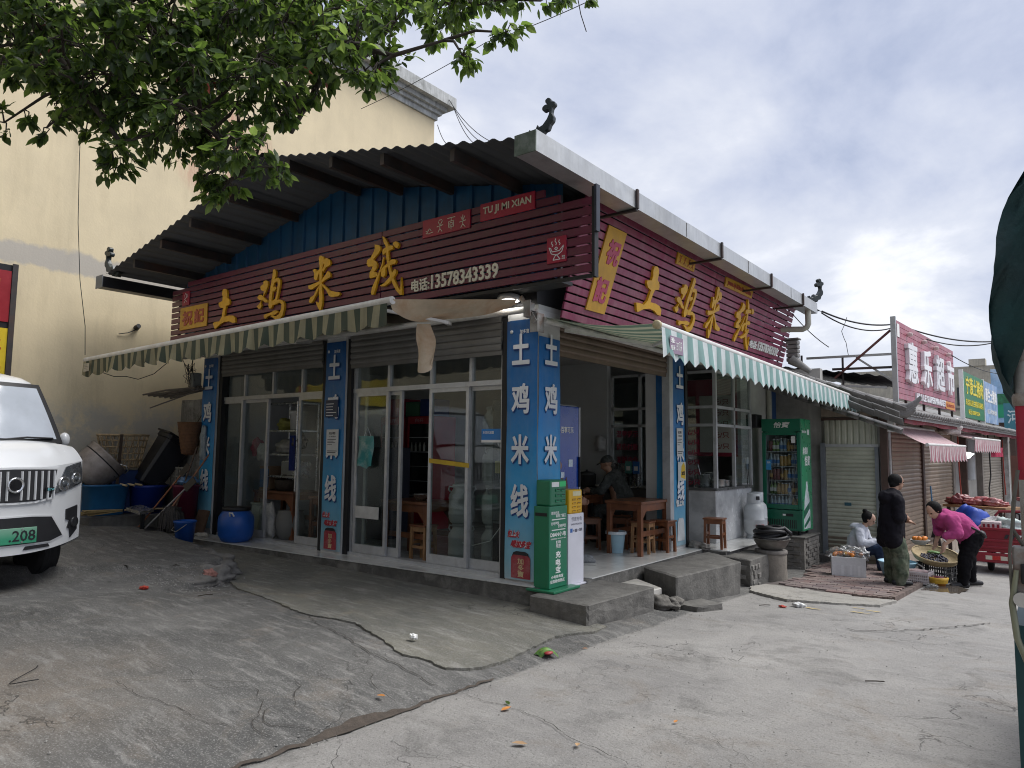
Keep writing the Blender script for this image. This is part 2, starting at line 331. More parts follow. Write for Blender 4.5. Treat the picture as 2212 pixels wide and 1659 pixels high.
# ================================================================ ground
def Mconcrete(name, ca, cb, tan, patch_s=.8, road=False):
    mt = bpy.data.materials.new(name); MATS[name] = mt; mt.use_nodes = True; t = mt.node_tree; t.nodes.clear(); L = t.links.new
    out = nd(t, 'ShaderNodeOutputMaterial'); b = nd(t, 'ShaderNodeBsdfPrincipled', Roughness=.85); L(b.outputs[0], out.inputs[0]); b.inputs['Specular IOR Level'].default_value = .3
    g = nd(t, 'ShaderNodeNewGeometry'); P = g.outputs['Position']
    def noise(sc, det=7.0, ro=.62, dist=0.0, vec=None):
        n = nd(t, 'ShaderNodeTexNoise', Scale=sc, Detail=det, Roughness=ro, Distortion=dist); L(vec or P, n.inputs['Vector']); return n.outputs[0]
    def rng(s, a, c, lo=0.0, hi=1.0):
        r = nd(t, 'ShaderNodeMapRange'); r.inputs[1].default_value = a; r.inputs[2].default_value = c; r.inputs[3].default_value = lo; r.inputs[4].default_value = hi; L(s, r.inputs[0]); return r.outputs[0]
    def mix(f, a, c):
        x = nd(t, 'ShaderNodeMix', data_type='RGBA'); L(f, x.inputs[0])
        for i, q in ((6, a), (7, c)):
            if isinstance(q, tuple): x.inputs[i].default_value = (*q, 1)
            else: L(q, x.inputs[i])
        return x.outputs[2]
    col = mix(rng(noise(patch_s, 8, .65, .6), .38, .64), ca, cb)
    if road:      # concrete road (x > 1.2) is paler than the sloping apron; a tan worn patch lies in the near corner
        sp = nd(t, 'ShaderNodeSeparateXYZ'); L(P, sp.inputs[0])
        wob = nd(t, 'ShaderNodeMath', operation='MULTIPLY_ADD'); wob.inputs[1].default_value = .12; L(noise(5, 4), wob.inputs[0]); L(sp.outputs[0], wob.inputs[2])
        rd = mix(rng(noise(.55, 9, .66, .8), .36, .66), (.225,.216,.206), (.345,.33,.308))
        col = mix(rng(wob.outputs[0], 1.24, 1.29), col, rd)
        ty = nd(t, 'ShaderNodeMath', operation='MULTIPLY_ADD'); ty.inputs[1].default_value = 1.6; L(noise(.8, 5), ty.inputs[0])
        cx = nd(t, 'ShaderNodeVectorMath', operation='DISTANCE'); L(P, cx.inputs[0]); cx.inputs[1].default_value = (-.55,-5.35,0); L(cx.outputs['Value'], ty.inputs[2])
        tf = nd(t, 'ShaderNodeMath', operation='MULTIPLY'); L(rng(ty.outputs[0], 2.5, 1.7), tf.inputs[0]); L(rng(noise(2.2, 6), .3, .6, .1, .6), tf.inputs[1])
        col = mix(tf.outputs[0], col, (.26,.215,.17))
    # worn tan flecks, pale scuffs, dark stains, speckle
    f = nd(t, 'ShaderNodeMath', operation='MULTIPLY'); f.inputs[1].default_value = .55; L(rng(noise(1.3, 9, .7, 1.0), .55, .68), f.inputs[0]); col = mix(f.outputs[0], col, tan)
    mp = nd(t, 'ShaderNodeMapping'); mp.inputs['Scale'].default_value = (1.2, 5, 1); mp.inputs['Rotation'].default_value = (0, 0, .5); L(P, mp.inputs[0])
    f = nd(t, 'ShaderNodeMath', operation='MULTIPLY'); f.inputs[1].default_value = .7; L(rng(noise(2.2, 9, .75, .4, mp.outputs[0]), .50, .70), f.inputs[0]); col = mix(f.outputs[0], col, (.34,.33,.31))
    f = nd(t, 'ShaderNodeMath', operation='MULTIPLY'); f.inputs[1].default_value = .62; L(rng(noise(2.1, 8, .7, .5), .53, .74), f.inputs[0]); col = mix(f.outputs[0], col, (.07,.068,.063))
    f = nd(t, 'ShaderNodeMath', operation='MULTIPLY'); f.inputs[1].default_value = .42; L(rng(noise(95, 2, .6), .54, .66), f.inputs[0]); col = mix(f.outputs[0], col, (.40,.39,.37))
    f = nd(t, 'ShaderNodeMath', operation='MULTIPLY'); f.inputs[1].default_value = .5; L(rng(noise(70, 2, .6), .43, .31), f.inputs[0]); col = mix(f.outputs[0], col, (.08,.078,.074))
    # hairline cracks
    wv = nd(t, 'ShaderNodeVectorMath', operation='ADD'); nv = nd(t, 'ShaderNodeTexNoise', Scale=2.5, Detail=5.0); L(P, nv.inputs['Vector']); L(P, wv.inputs[0]); L(nv.outputs['Color'], wv.inputs[1])
    vo = nd(t, 'ShaderNodeTexVoronoi', feature='DISTANCE_TO_EDGE', Scale=1.1); L(wv.outputs[0], vo.inputs['Vector'])
    ck = nd(t, 'ShaderNodeMath', operation='MULTIPLY'); L(rng(vo.outputs['Distance'], .012, .0), ck.inputs[0]); L(rng(noise(.7, 3), .5, .62, 0, .75), ck.inputs[1])
    col = mix(ck.outputs[0], col, (.055,.052,.048))
    L(col, b.inputs['Base Color'])
    h1 = nd(t, 'ShaderNodeMath', operation='MULTIPLY_ADD'); h1.inputs[1].default_value = .5; L(noise(7, 8, .7), h1.inputs[0]); L(noise(45, 6, .7), h1.inputs[2])
    h2 = nd(t, 'ShaderNodeMath', operation='MULTIPLY_ADD'); h2.inputs[1].default_value = -.8; L(ck.outputs[0], h2.inputs[0]); L(h1.outputs[0], h2.inputs[2])
    bp = nd(t, 'ShaderNodeBump', Strength=.9, Distance=.012); L(h2.outputs[0], bp.inputs['Height']); L(bp.outputs[0], b.inputs['Normal'])
    return mt
m_ground = Mconcrete('worn_concrete', (.085,.084,.081), (.15,.146,.138), (.21,.18,.148), road=True)
m_slab = Mconcrete('screeded_concrete', (.125,.124,.108), (.20,.19,.155), (.25,.215,.155), .9)
m_strip = Mconcrete('pale_cement', (.30,.285,.255), (.37,.35,.315), (.33,.29,.23), .9)
m_dark = M('crack_soil', (.055,.05,.045), .95, .3, 12, spec=.1)
def axis_pts(a, lo, hi, b, step):
    far = [a, a*.62, a*.4]; fr = [b, b*.55, b*.34]
    return sorted(set([round(q, 3) for q in far if q < lo] + list(np.arange(lo, hi+1e-6, step).round(3)) + [round(q, 3) for q in fr if q > hi]))
xs = axis_pts(-90, -9.2, 5.6, 90, .06); ys = axis_pts(-60, -7.0, 3.6, 180, .06); ys = [q for q in ys if q <= 3.6] + [4, 5, 6.5, 8, 10, 12, 15, 20, 30, 45, 60, 90, 130, 180]
XX, YY = np.meshgrid(xs, ys); ZZ = gz(XX, YY)
rs = np.random.RandomState(3)
ZZ = ZZ + .006*np.sin(XX*3.1+1.3*np.sin(YY*2.3))*np.sin(YY*2.7+.8*np.sin(XX*1.9)) + rs.normal(0, .0012, XX.shape)
nx = len(xs); gv = list(zip(XX.ravel().tolist(), YY.ravel().tolist(), ZZ.ravel().tolist()))
gf = [(j*nx+i, j*nx+i+1, (j+1)*nx+i+1, (j+1)*nx+i) for j in range(len(ys)-1) for i in range(nx-1)]
MB().add(gv, gf, True).build('ground', m_ground, kind='structure')
def wiggle(pts, n=6, a=.02, seed=1):
    rr = random.Random(seed); out = []
    for i in range(len(pts)-1):
        p, q = Vector(pts[i]), Vector(pts[i+1]); nn = max(2, int((q-p).length/.05)) if n == 0 else n
        for k in range(nn):
            t = k/nn; c = p.lerp(q, t); out.append((c.x+rr.uniform(-a, a)*(k > 0), c.y+rr.uniform(-a, a)*(k > 0)))
    out.append(tuple(pts[-1])); return out
def sheet(name, poly, dz, mat, thick=.03, step=.08, kind='structure', inset=.012):
    """a laid sheet of concrete following the terrain: closed polygon with a worn vertical edge"""
    bm = bmesh.new(); vs = [bm.verts.new((p[0], p[1], 0)) for p in poly]; f = bm.faces.new(vs); 
    if f.normal.z < 0: f.normal_flip()
    lo = [min(p[i] for p in poly) for i in (0, 1)]; hi = [max(p[i] for p in poly) for i in (0, 1)]
    for ax in (0, 1):
        q = lo[ax]+step
        while q < hi[ax]:
            co = [0,0,0]; no = [0,0,0]; co[ax] = q; no[ax] = 1
            bmesh.ops.bisect_plane(bm, geom=bm.verts[:]+bm.edges[:]+bm.faces[:], plane_co=co, plane_no=no); q += step*(1 if ax else 1)
    bmesh.ops.triangulate(bm, faces=[f for f in bm.faces if len(f.verts) > 4])
    be = [e for e in bm.edges if e.is_boundary]; r = bmesh.ops.extrude_edge_only(bm, edges=be); low = {v for v in r['geom'] if isinstance(v, bmesh.types.BMVert)}
    co = np.array([v.co[:] for v in bm.verts]); zz = gz(co[:,0], co[:,1])
    for v, zv in zip(bm.verts, zz): v.co.z = zv + (dz-thick if v in low else dz) + (R.uniform(-.003, .002) if v not in low else 0)
    bmesh.ops.recalc_face_normals(bm, faces=bm.faces)
    me = bpy.data.meshes.new(name); bm.to_mesh(me); bm.free(); me.materials.append(mat); return obj(name, me, kind=kind)
slab = [(-3.39,-1.62),(-2.47,-2.01),(-1.67,-2.12),(-1.17,-2.23),(-.92,-2.25),(-.68,-2.17),(-.42,-2.13),(-.25,-2.19),(.17,-2.33),(.39,-2.43),(.51,-2.45),(.67,-2.38),(.89,-2.38),(1.0,-2.24),(1.03,-2.01),(1.03,-1.83),(.99,-1.54),(.88,-.94),(.93,-.71),(1.02,-.49)]
slabp = wiggle(slab, 0, .012, 4) + [(.98,-.2),(.3,-.1),(-6.6,-.1),(-6.9,-.55),(-5.4,-.78),(-4.35,-1.0),(-3.7,-1.3)]
sheet('apron_slab', slabp, .017, m_slab, .05)
strip = wiggle([(1.07,3.58),(1.2,3.2),(1.36,3.08),(1.77,2.85),(2.3,3.09),(2.71,3.38),(2.8,3.95)], 0, .015, 8) + [(2.6,4.1),(1.15,4.0)]
sheet('pale_cement_strip', strip, .03, m_strip, .07)
# cracks: narrow soil-filled ribbons just proud of the concrete
CR = [[(-0.93,-2.27),(-0.57,-2.41),(-0.19,-2.46),(0.33,-2.62),(0.63,-2.61),(0.84,-2.64),(0.99,-2.68),(1.08,-2.65)],[(-0.03,-3.93),(0.06,-3.82),(0.19,-3.7),(0.33,-3.53)],
[(0.4,-3.64),(0.59,-3.7),(0.72,-3.82),(0.83,-3.93),(0.97,-3.96),(1.04,-3.95)],[(0.56,-4.01),(0.56,-3.92),(0.53,-3.77),(0.58,-3.71)],[(0.63,-4.03),(0.64,-3.91),(0.77,-3.9),(0.92,-3.87),(1.0,-3.77),(1.13,-3.7)],
[(0.42,-3.36),(0.54,-3.39),(0.64,-3.51),(0.79,-3.62)],[(0.31,-3.48),(0.27,-3.4),(0.15,-3.26)],[(-0.56,-3.94),(-0.27,-3.87),(-0.24,-3.79),(0.0,-3.79)],
[(-0.25,-4.2),(-0.03,-4.2),(0.12,-4.21),(0.27,-4.16),(0.42,-4.13),(0.53,-4.13),(0.69,-4.11),(0.8,-4.03)],[(0.59,-3.02),(0.63,-2.88),(0.83,-3.02),(1.02,-3.06),(1.14,-3.1)],
[(-6.41,-1.64),(-5.52,-1.71),(-4.94,-1.74),(-4.77,-1.51),(-4.25,-1.8)],[(-4.35,-2.16),(-3.69,-2.31),(-3.48,-2.11)],[(-4.78,-2.63),(-5.17,-2.34),(-5.79,-1.94)],[(-4.24,-2.71),(-4.01,-2.5),(-3.65,-2.46)],
[(-2.45,-2.66),(-1.99,-2.72),(-1.75,-2.64)],[(-2.8,-2.66),(-2.44,-2.65)],[(0.72,-3.65),(0.84,-3.55),(0.86,-3.41),(0.76,-3.27)],[(0.8,-4.03),(0.96,-4.04),(1.11,-4.07)],
[(1.3,-2.63),(1.53,-2.66),(1.76,-2.64),(2.06,-2.71),(2.26,-2.82),(2.43,-2.84),(2.58,-2.88),(2.69,-2.94)],[(2.65,-2.32),(2.72,-2.33),(2.86,-2.29),(3.04,-2.37),(3.19,-2.47)],[(2.31,-2.27),(2.49,-2.34),(2.65,-2.32)],
[(2.7,1.63),(2.81,1.58),(3.09,1.87),(3.38,2.28),(3.67,2.87),(3.83,3.24)],[(-1.01,-3.82),(-1.0,-3.69),(-1.12,-3.53)],[(0.13,-3.84),(0.26,-3.81),(0.36,-3.65)],[(0.64,-3.91),(0.74,-4.0),(0.86,-3.95),(0.99,-3.91)],[(0.7,-3.72),(0.79,-3.83),(0.92,-3.87)]]
CW = {0: .010, 21: .02, 18: .006, 19: .004, 20: .003, 9: .006}
cb = MB()
for i, p in enumerate(CR):
    if i in (3, 6, 16, 17, 22, 24, 20): continue
    w = CW.get(i, .0055); pp = wiggle(p, 0, .02, i+20); rr = random.Random(i); n = len(pp); vs = []
    for k, q in enumerate(pp):
        a = Vector(pp[max(0, k-1)]); c = Vector(pp[min(n-1, k+1)]); d = (c-a).normalized(); nn = Vector((-d.y, d.x)); ww = w*rr.uniform(.35, 1.1)*(.25 if k in (0, n-1) else 1)
        for s in (-1, 1): x, y = q[0]+nn.x*ww*s*.5, q[1]+nn.y*ww*s*.5; vs.append((x, y, gz(x, y)+.010))
    cb.add(vs, [(2*k, 2*k+2, 2*k+3, 2*k+1) for k in range(n-1)])
cb.build('ground_cracks', m_dark, kind='stuff')
db = MB()                                                    # soil washed into the seam
dp = wiggle([(1.18,-4.6),(1.18,-3.79),(1.18,-3.6),(1.17,-3.33),(1.19,-3.1),(1.19,-2.86),(1.19,-2.69),(1.19,-2.2)], 0, .015, 5); n = len(dp); vs = []
for k, q in enumerate(dp):
    t = k/(n-1); ww = .012+.085*math.exp(-((t-.5)/.13)**2)+R.uniform(0, .012); off = -.4*ww
    for s in (0, .34, .67, 1): x = q[0]+off-ww*.1+ww*s; vs.append((x, q[1], gz(x, q[1])+.011+.006*math.sin(math.pi*s)))
db.add(vs, [(4*k+i, 4*k+4+i, 4*k+5+i, 4*k+1+i) for k in range(n-1) for i in range(3)], True)
db.build('seam_soil', M('soil', (.075,.06,.048), .95, .3, 25, bump=.8, bs=90), kind='stuff')
# ---- brick paving in front of the shops: each brick a part
pave = MB(); PB = [(1.12,4.0),(2.3,3.86),(2.74,4.0),(2.79,5.9),(2.6,8.1),(1.0,8.1),(1.0,6.6),(1.3,5.2)]
pv = sheet('brick_pavement', wiggle(PB, 0, .0, 2), .03, M('pavement_bed', (.10,.085,.078), .95, .2, 8, bump=.4), .1, .25)
bmeshes = []
for k in range(5):
    q = MB().bbox(-.105,.105,-.05,.05,0,.03,.006); bmeshes.append(q.mesh('brick', M('paving_brick_%d' % k, [(.17,.11,.10),(.20,.14,.125),(.155,.115,.108),(.22,.17,.155),(.135,.10,.098)][k], .85, .25, 14, bump=.5, bs=60, dirt=(.22,.19,.17), dirt_amt=.65, dirt_s=3)))
def inpoly(x, y, P):
    c = False
    for i in range(len(P)):
        (x1, y1), (x2, y2) = P[i-1], P[i]
        if (y1 > y) != (y2 > y) and x < (x2-x1)*(y-y1)/(y2-y1)+x1: c = not c
    return c
nb = 0; row = 0; y = 3.95; ca, sa = math.cos(.06), math.sin(.06)
while y < 8.05:
    x = .95+.11*(row % 2)
    while x < 2.8:
        X, Y = x*ca - (y-4)*sa*.4, y + (x-1.8)*sa
        if all(inpoly(X+i*.1, Y+j*.05, PB) for i in (-1, 1) for j in (-1, 1)) and nb < 299 and not (1.05 < X < 1.3 and Y < 4.9):
            obj('brick', bmeshes[R.randrange(5)], pv, loc=(X, Y, gz(X, Y)+.022+R.uniform(-.004, .006)), rot=(R.uniform(-.02, .02), R.uniform(-.02, .02), .06+R.uniform(-.03, .03))); nb += 1
        x += .222
    y += .112; row += 1
# kerb edge of the paving, puddle, worn yellow marks
kb = MB()
for i, (a, b) in enumerate(zip([(2.3,3.86),(2.74,4.0)], [(2.74,4.0),(2.79,5.95)])):
    n = 8
    for k in range(n):
        p = Vector(a).lerp(Vector(b), k/n); q = Vector(a).lerp(Vector(b), (k+.94)/n); z0 = gz(p.x, p.y)
        kb.bar((p.x, p.y, z0+.02), (q.x, q.y, gz(q.x, q.y)+.02), .07, .075+R.uniform(-.01, .01))
kb.build('pavement_edge', M('edge_brick', (.15,.11,.095), .9, .3, 10, bump=.8, bs=50, dirt=(.06,.055,.05), dirt_amt=.6), pv, kind='stuff')
pd = wiggle([(2.86,5.45),(2.9,6.1),(3.17,6.3),(3.4,6.02),(3.3,5.5),(3.05,5.15),(2.86,5.45)], 0, .02, 9)[:-1]
MB().add([(p[0], p[1], gz(3.1,5.8)+.016) for p in pd], [tuple(range(len(pd)))[::-1]]).build('puddle', M('puddle_water', (.10,.085,.07), .04, .05, 3, spec=.6), kind='structure')
ym = MB()
for (x, y, l, w) in ((2.15,2.55,.22,.05),(2.62,2.72,.25,.06),(2.72,2.95,.2,.045),(2.55,3.02,.16,.04)):
    pts = [(x+math.cos(a)*l*.5*R.uniform(.6,1.1), y+math.sin(a)*w*.5*R.uniform(.5,1.2)) for a in np.linspace(0, 2*math.pi, 14)[:-1]]
    ym.add([(p[0], p[1], gz(p[0], p[1])+.012) for p in pts], [tuple(range(13))])
ym.build('yellow_paint_marks', M('worn_yellow_paint', (.50,.36,.10), .85, .3, 20, dirt=(.3,.29,.27), dirt_amt=.7, dirt_s=14), kind='stuff')
# ================================================================ restaurant building
m_white = M('white_wall_paint', (.58,.58,.57), .8, .08, 2, bump=.1, dirt=(.3,.29,.27), dirt_amt=.35, dirt_s=1.2)
m_inwall = M('interior_wall_paint', (.50,.51,.50), .8, .06, 2)
m_alu = M('white_aluminium_frame', (.50,.51,.52), .4, .08, 6, metal=.3, dirt=(.2,.19,.17), dirt_amt=.3, dirt_s=5)
m_glass = Mglass('window_glass', (.80,.84,.83), 1.0, .015, .022)
m_tile = M('white_floor_tile', (.62,.62,.60), .16, .05, 3, spec=.5, dirt=(.35,.33,.30), dirt_amt=.22, dirt_s=2)
m_slabside = M('grimy_cement_side', (.10,.097,.09), .85, .3, 6, bump=.7, bs=40, dirt=(.30,.29,.27), dirt_amt=.5, dirt_s=6)
m_blue = M('blue_cladding', (.012,.095,.225), .42, .18, 3, dirt=(.03,.05,.08), dirt_amt=.4, streak=.25, metal=.2)
m_bluepost = M('blue_post_sheet', (.025,.09,.26), .4, .15, 3, dirt=(.03,.04,.07), dirt_amt=.3)
m_roofu = M('roof_sheet', (.055,.057,.064), .6, .2, 3, dirt=(.05,.05,.05), dirt_amt=.5, metal=.3)
m_purlin = M('purlin_steel', (.045,.040,.040), .6, .25, 8, dirt=(.12,.05,.03), dirt_amt=.5, metal=.2)
m_gutter = M('galvanised_gutter', (.55,.56,.56), .38, .10, 3, metal=.65, dirt=(.30,.30,.29), dirt_amt=.5, streak=.3)
m_shut = M('roller_shutter_grey', (.17,.165,.155), .5, .12, 5, dirt=(.10,.09,.08), dirt_amt=.5, metal=.2)
m_shutb = M('roller_shutter_brown', (.175,.125,.092), .45, .15, 5, dirt=(.09,.065,.05), dirt_amt=.5, metal=.2)
m_black = M('black_steel', (.02,.02,.022), .5, .2, 6, metal=.3)
m_orn = M('ornament_green_black', (.022,.030,.030), .35, .2, 10)
B = thing('restaurant_building', 'single-storey corner noodle restaurant with dark gable roof, blue cladding and glazed shopfronts', 'building', (-3.5,4,0))
# floor, tiles
FR = [(-7.2,-.46),(-3.5,-.30),(-.43,-.15),(.12,-.12)]
sl = MB().prism(FR+[(.12,8.3),(-7.2,8.3)], (0,0,-.9), (1,0,0), (0,1,0), (0,0,.888)); sl.box(.1201, .27, .6, 4.3, -.9, -.012); sl.box(.12, .62, 3.85, 6.35, -.9, -.013)
fl = sl.build('floor_slab', m_slabside, B)
def fry(x): return float(np.interp(x, [p[0] for p in FR], [p[1] for p in FR]))
tm = MB().bbox(-.298,.298,-.298,.298,0,.012,.003).mesh('tile', m_tile)
for i in range(12):
    xa = -7.148+.6*i; xb = xa+.596; MB().prism([(xa,fry(xa)-.012),(xb,fry(xb)-.012),(xb,-.02),(xa,-.02)], (0,0,-.0125), (1,0,0), (0,1,0), (0,0,.0128)).build('tile', m_tile, fl)
    for j in range(8): obj('tile', tm, fl, loc=(-6.85+.6*i, .28+.6*j, -.0125+R.uniform(0,.0006)))
narrow = MB().bbox(-.145,.145,-.298,.298,0,.0122,.003).mesh('tile', m_tile)
for j in range(6): obj('tile', narrow, fl, loc=(.125, 1.0+.6*j, -.0120))
for j in range(4):
    for i in range(2): obj('tile', narrow, fl, loc=(.33+.29*(i-.35), 4.2+.6*j, -.0115))
# pillars
for (x0, y0) in ((-7.0,0),(-3.7,0),(-.43,0),(-.43,3.42),(-.43,7.9)):
    MB().box(x0, x0+.43, y0, y0+.43, -.02, 3.0).build('pillar', m_bluepost if y0 > 7 else m_white, B)
for (x0, x1) in ((-6.57,-6.47),(-3.27,-3.19),(-3.81,-3.70),(-.53,-.43)): MB().box(x0, x1, .03, .16, 0, 2.95).build('shutter_rail', m_black, B)
MB().box(-.10, .02, 3.30, 3.42, 0, 2.95).build('shutter_rail', m_alu, B); MB().box(-.09, .025, 3.85, 3.93, 0, 2.95).build('shutter_rail', m_black, B)
# walls and ceiling
MB().box(-7.3,-7.0,.43,8.3,-.2,3.02).build('side_wall', m_inwall, B)
MB().box(-7.0,-1.72,4.5,4.62,0,2.98).build('partition_wall', m_inwall, B)
MB().box(-7.0,-.43,8.18,8.3,0,2.98).build('rear_wall', m_inwall, B)
MB().box(-.12,.0,6.30,7.9,0,2.98).build('street_wall', m_white, B)
MB().box(-7.25,-.001,.001,8.29,2.98,3.06).build('ceiling', M('ceiling_board', (.42,.42,.41), .85, .08, 2), B)
MB().box(-7.25,-.005,-.02,.22,3.06,3.34).build('lintel_beam', m_black, B); MB().box(-.22,-.01,.22,8.28,3.06,4.15).build('lintel_beam', m_black, B)
# roller shutters drawn up under the lintels
def shutter(parent, O, U, z0, z1, N, mat, pitch=.075, name='roller_shutter', first=None):
    O, U, N = Vector(O), Vector(U), Vector(N); Lw = U.length; d = U.normalized(); n = int(round((z1-z0)/pitch)); p = (z1-z0)/n
    prof = [(0,0),(.010,.006),(.016,p*.30),(.016,p*.62),(.010,p*.88),(.001,p*.93),(0,p)]
    q = MB(); a = Vector((0,0,0)); vs = []
    for s in (0, Lw):
        for t, h in prof: vs.append(Vector((s, t, h)))
    k = len(prof); q.add(vs, [(i, i+1, k+i+1, k+i) for i in range(k-1)]); 
    mesh = q.mesh('slat', mat); rz = math.atan2(d.y, d.x); e = Vector((-d.y, d.x, 0))
    flip = e.dot(N) < 0
    if flip:
        for v in mesh.vertices: v.co.y = -v.co.y
        mesh.flip_normals()
    box = MB().obox(O+Vector((0,0,z0-O.z))-N*.03, U, (0,0,-.05), N*.03).build(name, mat, parent)
    for i in range(n): obj('slat', mesh, box, loc=(O.x, O.y, z0+i*p), rot=(0,0,rz))
    return box
shutter(B, (-6.47,.02,0), (2.66,0,0), 2.64, 2.99, (0,-1,0), m_shut)
shutter(B, (-3.19,.02,0), (2.66,0,0), 2.58, 2.99, (0,-1,0), m_shut)
shutter(B, (-.03,.43,0), (0,2.87,0), 2.58, 2.99, (1,0,0), m_shutb)
# glazed shopfronts
def frame_bar(parent, a, b, w=.05, d=.06, mat=None, upv=(0,0,1)): return MB().bar(a, b, d, w, upv).build('window_frame', mat or m_alu, parent)
def glaze_y(parent, y, x0, x1, z0, z1, name='pane', mat=None):
    return MB().box(x0, x1, y-.003, y+.003, z0, z1).build(name, mat or m_glass, parent)
def door_y(y, x0, x1, z0, z1, fw=.045, bottom=.11):
    p = MB(); p.box(x0, x0+fw, y-.02, y+.02, z0, z1); p.box(x1-fw, x1, y-.02, y+.02, z0, z1); p.box(x0+fw, x1-fw, y-.019, y+.019, z0, z0+bottom); p.box(x0+fw, x1-fw, y-.019, y+.019, z1-.05, z1)
    d = p.build('sliding_door', m_alu, B); glaze_y(d, y, x0+fw, x1-fw, z0+bottom, z1-.05); return d
yd = .12
for (xa, xb, muls) in ((-6.64,-3.82,(-5.9,-5.12,-4.38)), (-3.2,-.53,(-2.5,-1.72,-1.06))):
    frame_bar(B, (xa,yd,2.22), (xb,yd,2.22), .06, .09); frame_bar(B, (xa,yd,2.64), (xb,yd,2.64), .06, .08); frame_bar(B, (xa,yd,.012), (xb,yd,.012), .05, .13)
    frame_bar(B, (xa+.025,yd,.03), (xa+.025,yd,2.7), .05, .08); frame_bar(B, (xb-.025,yd,.03), (xb-.025,yd,2.7), .05, .08)
    e = [xa+.05]+list(muls)+[xb-.05]
    for mx_ in muls: frame_bar(B, (mx_,yd,2.25), (mx_,yd,2.61), .045, .06)
    for a, b in zip(e[:-1], e[1:]): glaze_y(B, yd+.004, a, b, 2.25, 2.61)
door_y(.105, -3.14, -2.49, .04, 2.19); door_y(.15, -3.00, -2.28, .04, 2.19); door_y(.105, -1.74, -1.08, .04, 2.19); door_y(.15, -1.12, -.56, .04, 2.19)
door_y(.105, -6.59, -5.92, .04, 2.19); door_y(.15, -5.98, -5.28, .04, 2.19); door_y(.105, -4.43, -3.85, .04, 2.19)
MB().box(-3.08,-2.62,.074,.084,.50,.66).build('door_plate', M('scuffed_white_board', (.55,.55,.53), .7, .15, 8), B)
# kitchen booth: marble counter below, white framed glass above
m_marble = M('grey_marble', (.42,.43,.44), .25, .35, 2.2, dirt=(.68,.68,.68), dirt_amt=.6, dirt_s=3.2)
MB().bbox(-1.7,.20,4.56,6.2,0,.82,.01).build('kitchen_counter', m_marble, B)
MB().bbox(-1.72,.23,4.53,6.23,.82,.86,.01).build('counter_top', M('counter_slab', (.10,.10,.10), .3, .15, 5), B)
for (z) in (1.86, 2.15, 2.72): frame_bar(B, (.2,4.6,z), (.2,6.18,z), .045, .05); frame_bar(B, (-1.68,4.58,z), (.225,4.58,z), .045, .05)
for y in (5.38, 6.18): frame_bar(B, (.2,y,.86), (.2,y,2.75), .05, .05)
frame_bar(B, (.2,4.58,.86), (.2,4.58,2.98), .055, .055)
for x in (-1.66, -1.12, -.45): frame_bar(B, (x,4.58,.86), (x,4.58,2.75), .045, .05)
for z0, z1 in ((.86,1.84),(1.88,2.13),(2.17,2.70)):
    for a, b in ((-1.64,-1.14),(-1.10,-.47),(-.43,.17)): glaze_y(B, 4.585, a, b, z0, z1)
    for a, b in ((4.61,5.36),(5.40,6.16)):
        if z0 > 1: MB().box(.197,.203,a,b,z0,z1).build('pane', m_glass, B)
MB().box(.194,.2,5.42,6.14,.9,1.83).build('pane', m_glass, B)
MB().box(-.3,-.02,7.85,7.9,0,2.98).build('side_post', m_white, B)
# gable cladding: blue ribbed sheets over the left shopfront
RIDGE = (-3.45, 5.16); SL = .205
def roofz(x): return RIDGE[1] - SL*abs(x-RIDGE[0])
gc = B
xw = -7.6
k = 0
while xw < .36:
    w = min(.30, .36-xw); q = MB(); vs = []; rib = [(0,0),(.02,0),(.035,-.028),(.065,-.028),(.08,0),(w,0)]
    for t, dy in rib: vs += [(xw+t, -.06+dy, 3.3), (xw+t, -.06+dy, roofz(xw+t)-.04)]
    q.add(vs, [(2*i, 2*i+2, 2*i+3, 2*i+1) for i in range(5)]); q.build('cladding_sheet', m_blue, gc); xw += .30; k += 1
MB().box(-7.6,.3,-.05,-.02,3.3,4.1).build('gable_backing', m_black, B)
# side return of the cladding above the street shutters
# roof: corrugated sheets on steel purlins
rf = MB(); per = .19
def corr(t): return .017*math.sin(2*math.pi*t)
for side in (-1, 1):
    x0 = RIDGE[0]; x1 = -7.85 if side < 0 else .86
    n = int(abs(x1-x0)/per*6); vs = []
    for i in range(n+1):
        x = x0+(x1-x0)*i/n; zz = roofz(x)+corr(abs(x-x0)/per)
        vs += [(x, -1.32, zz), (x, 8.75, zz), ]
    rf.add(vs, [(2*i, 2*i+1, 2*i+3, 2*i+2) if side < 0 else (2*i+2, 2*i+3, 2*i+1, 2*i) for i in range(n)], True)
roof = obj('roof', evalmesh(rf.mesh('roof', m_roofu), [('SOLIDIFY', dict(thickness=.006))]), B)
for x in (-7.05,-6.2,-5.35,-4.4,-3.0,-2.15,-1.25,-.2): MB().box(x-.03, x+.03, -1.24, -.09, roofz(x)-.155, roofz(x)-.028).build('purlin', m_purlin, roof)
for x in (-6.8,-5.0,-2.0,-.4): MB().box(x-.03, x+.03, .1, 8.7, roofz(x)-.155, roofz(x)-.028).build('purlin', m_purlin, roof)
for x0, x1 in ((RIDGE[0],.8),(RIDGE[0],-7.75)):
    MB().bar((x0,-1.1,roofz(x0)-.20),(x1,-1.1,roofz(x1)-.20),.05,.08).build('rafter', m_purlin, roof) if False else None
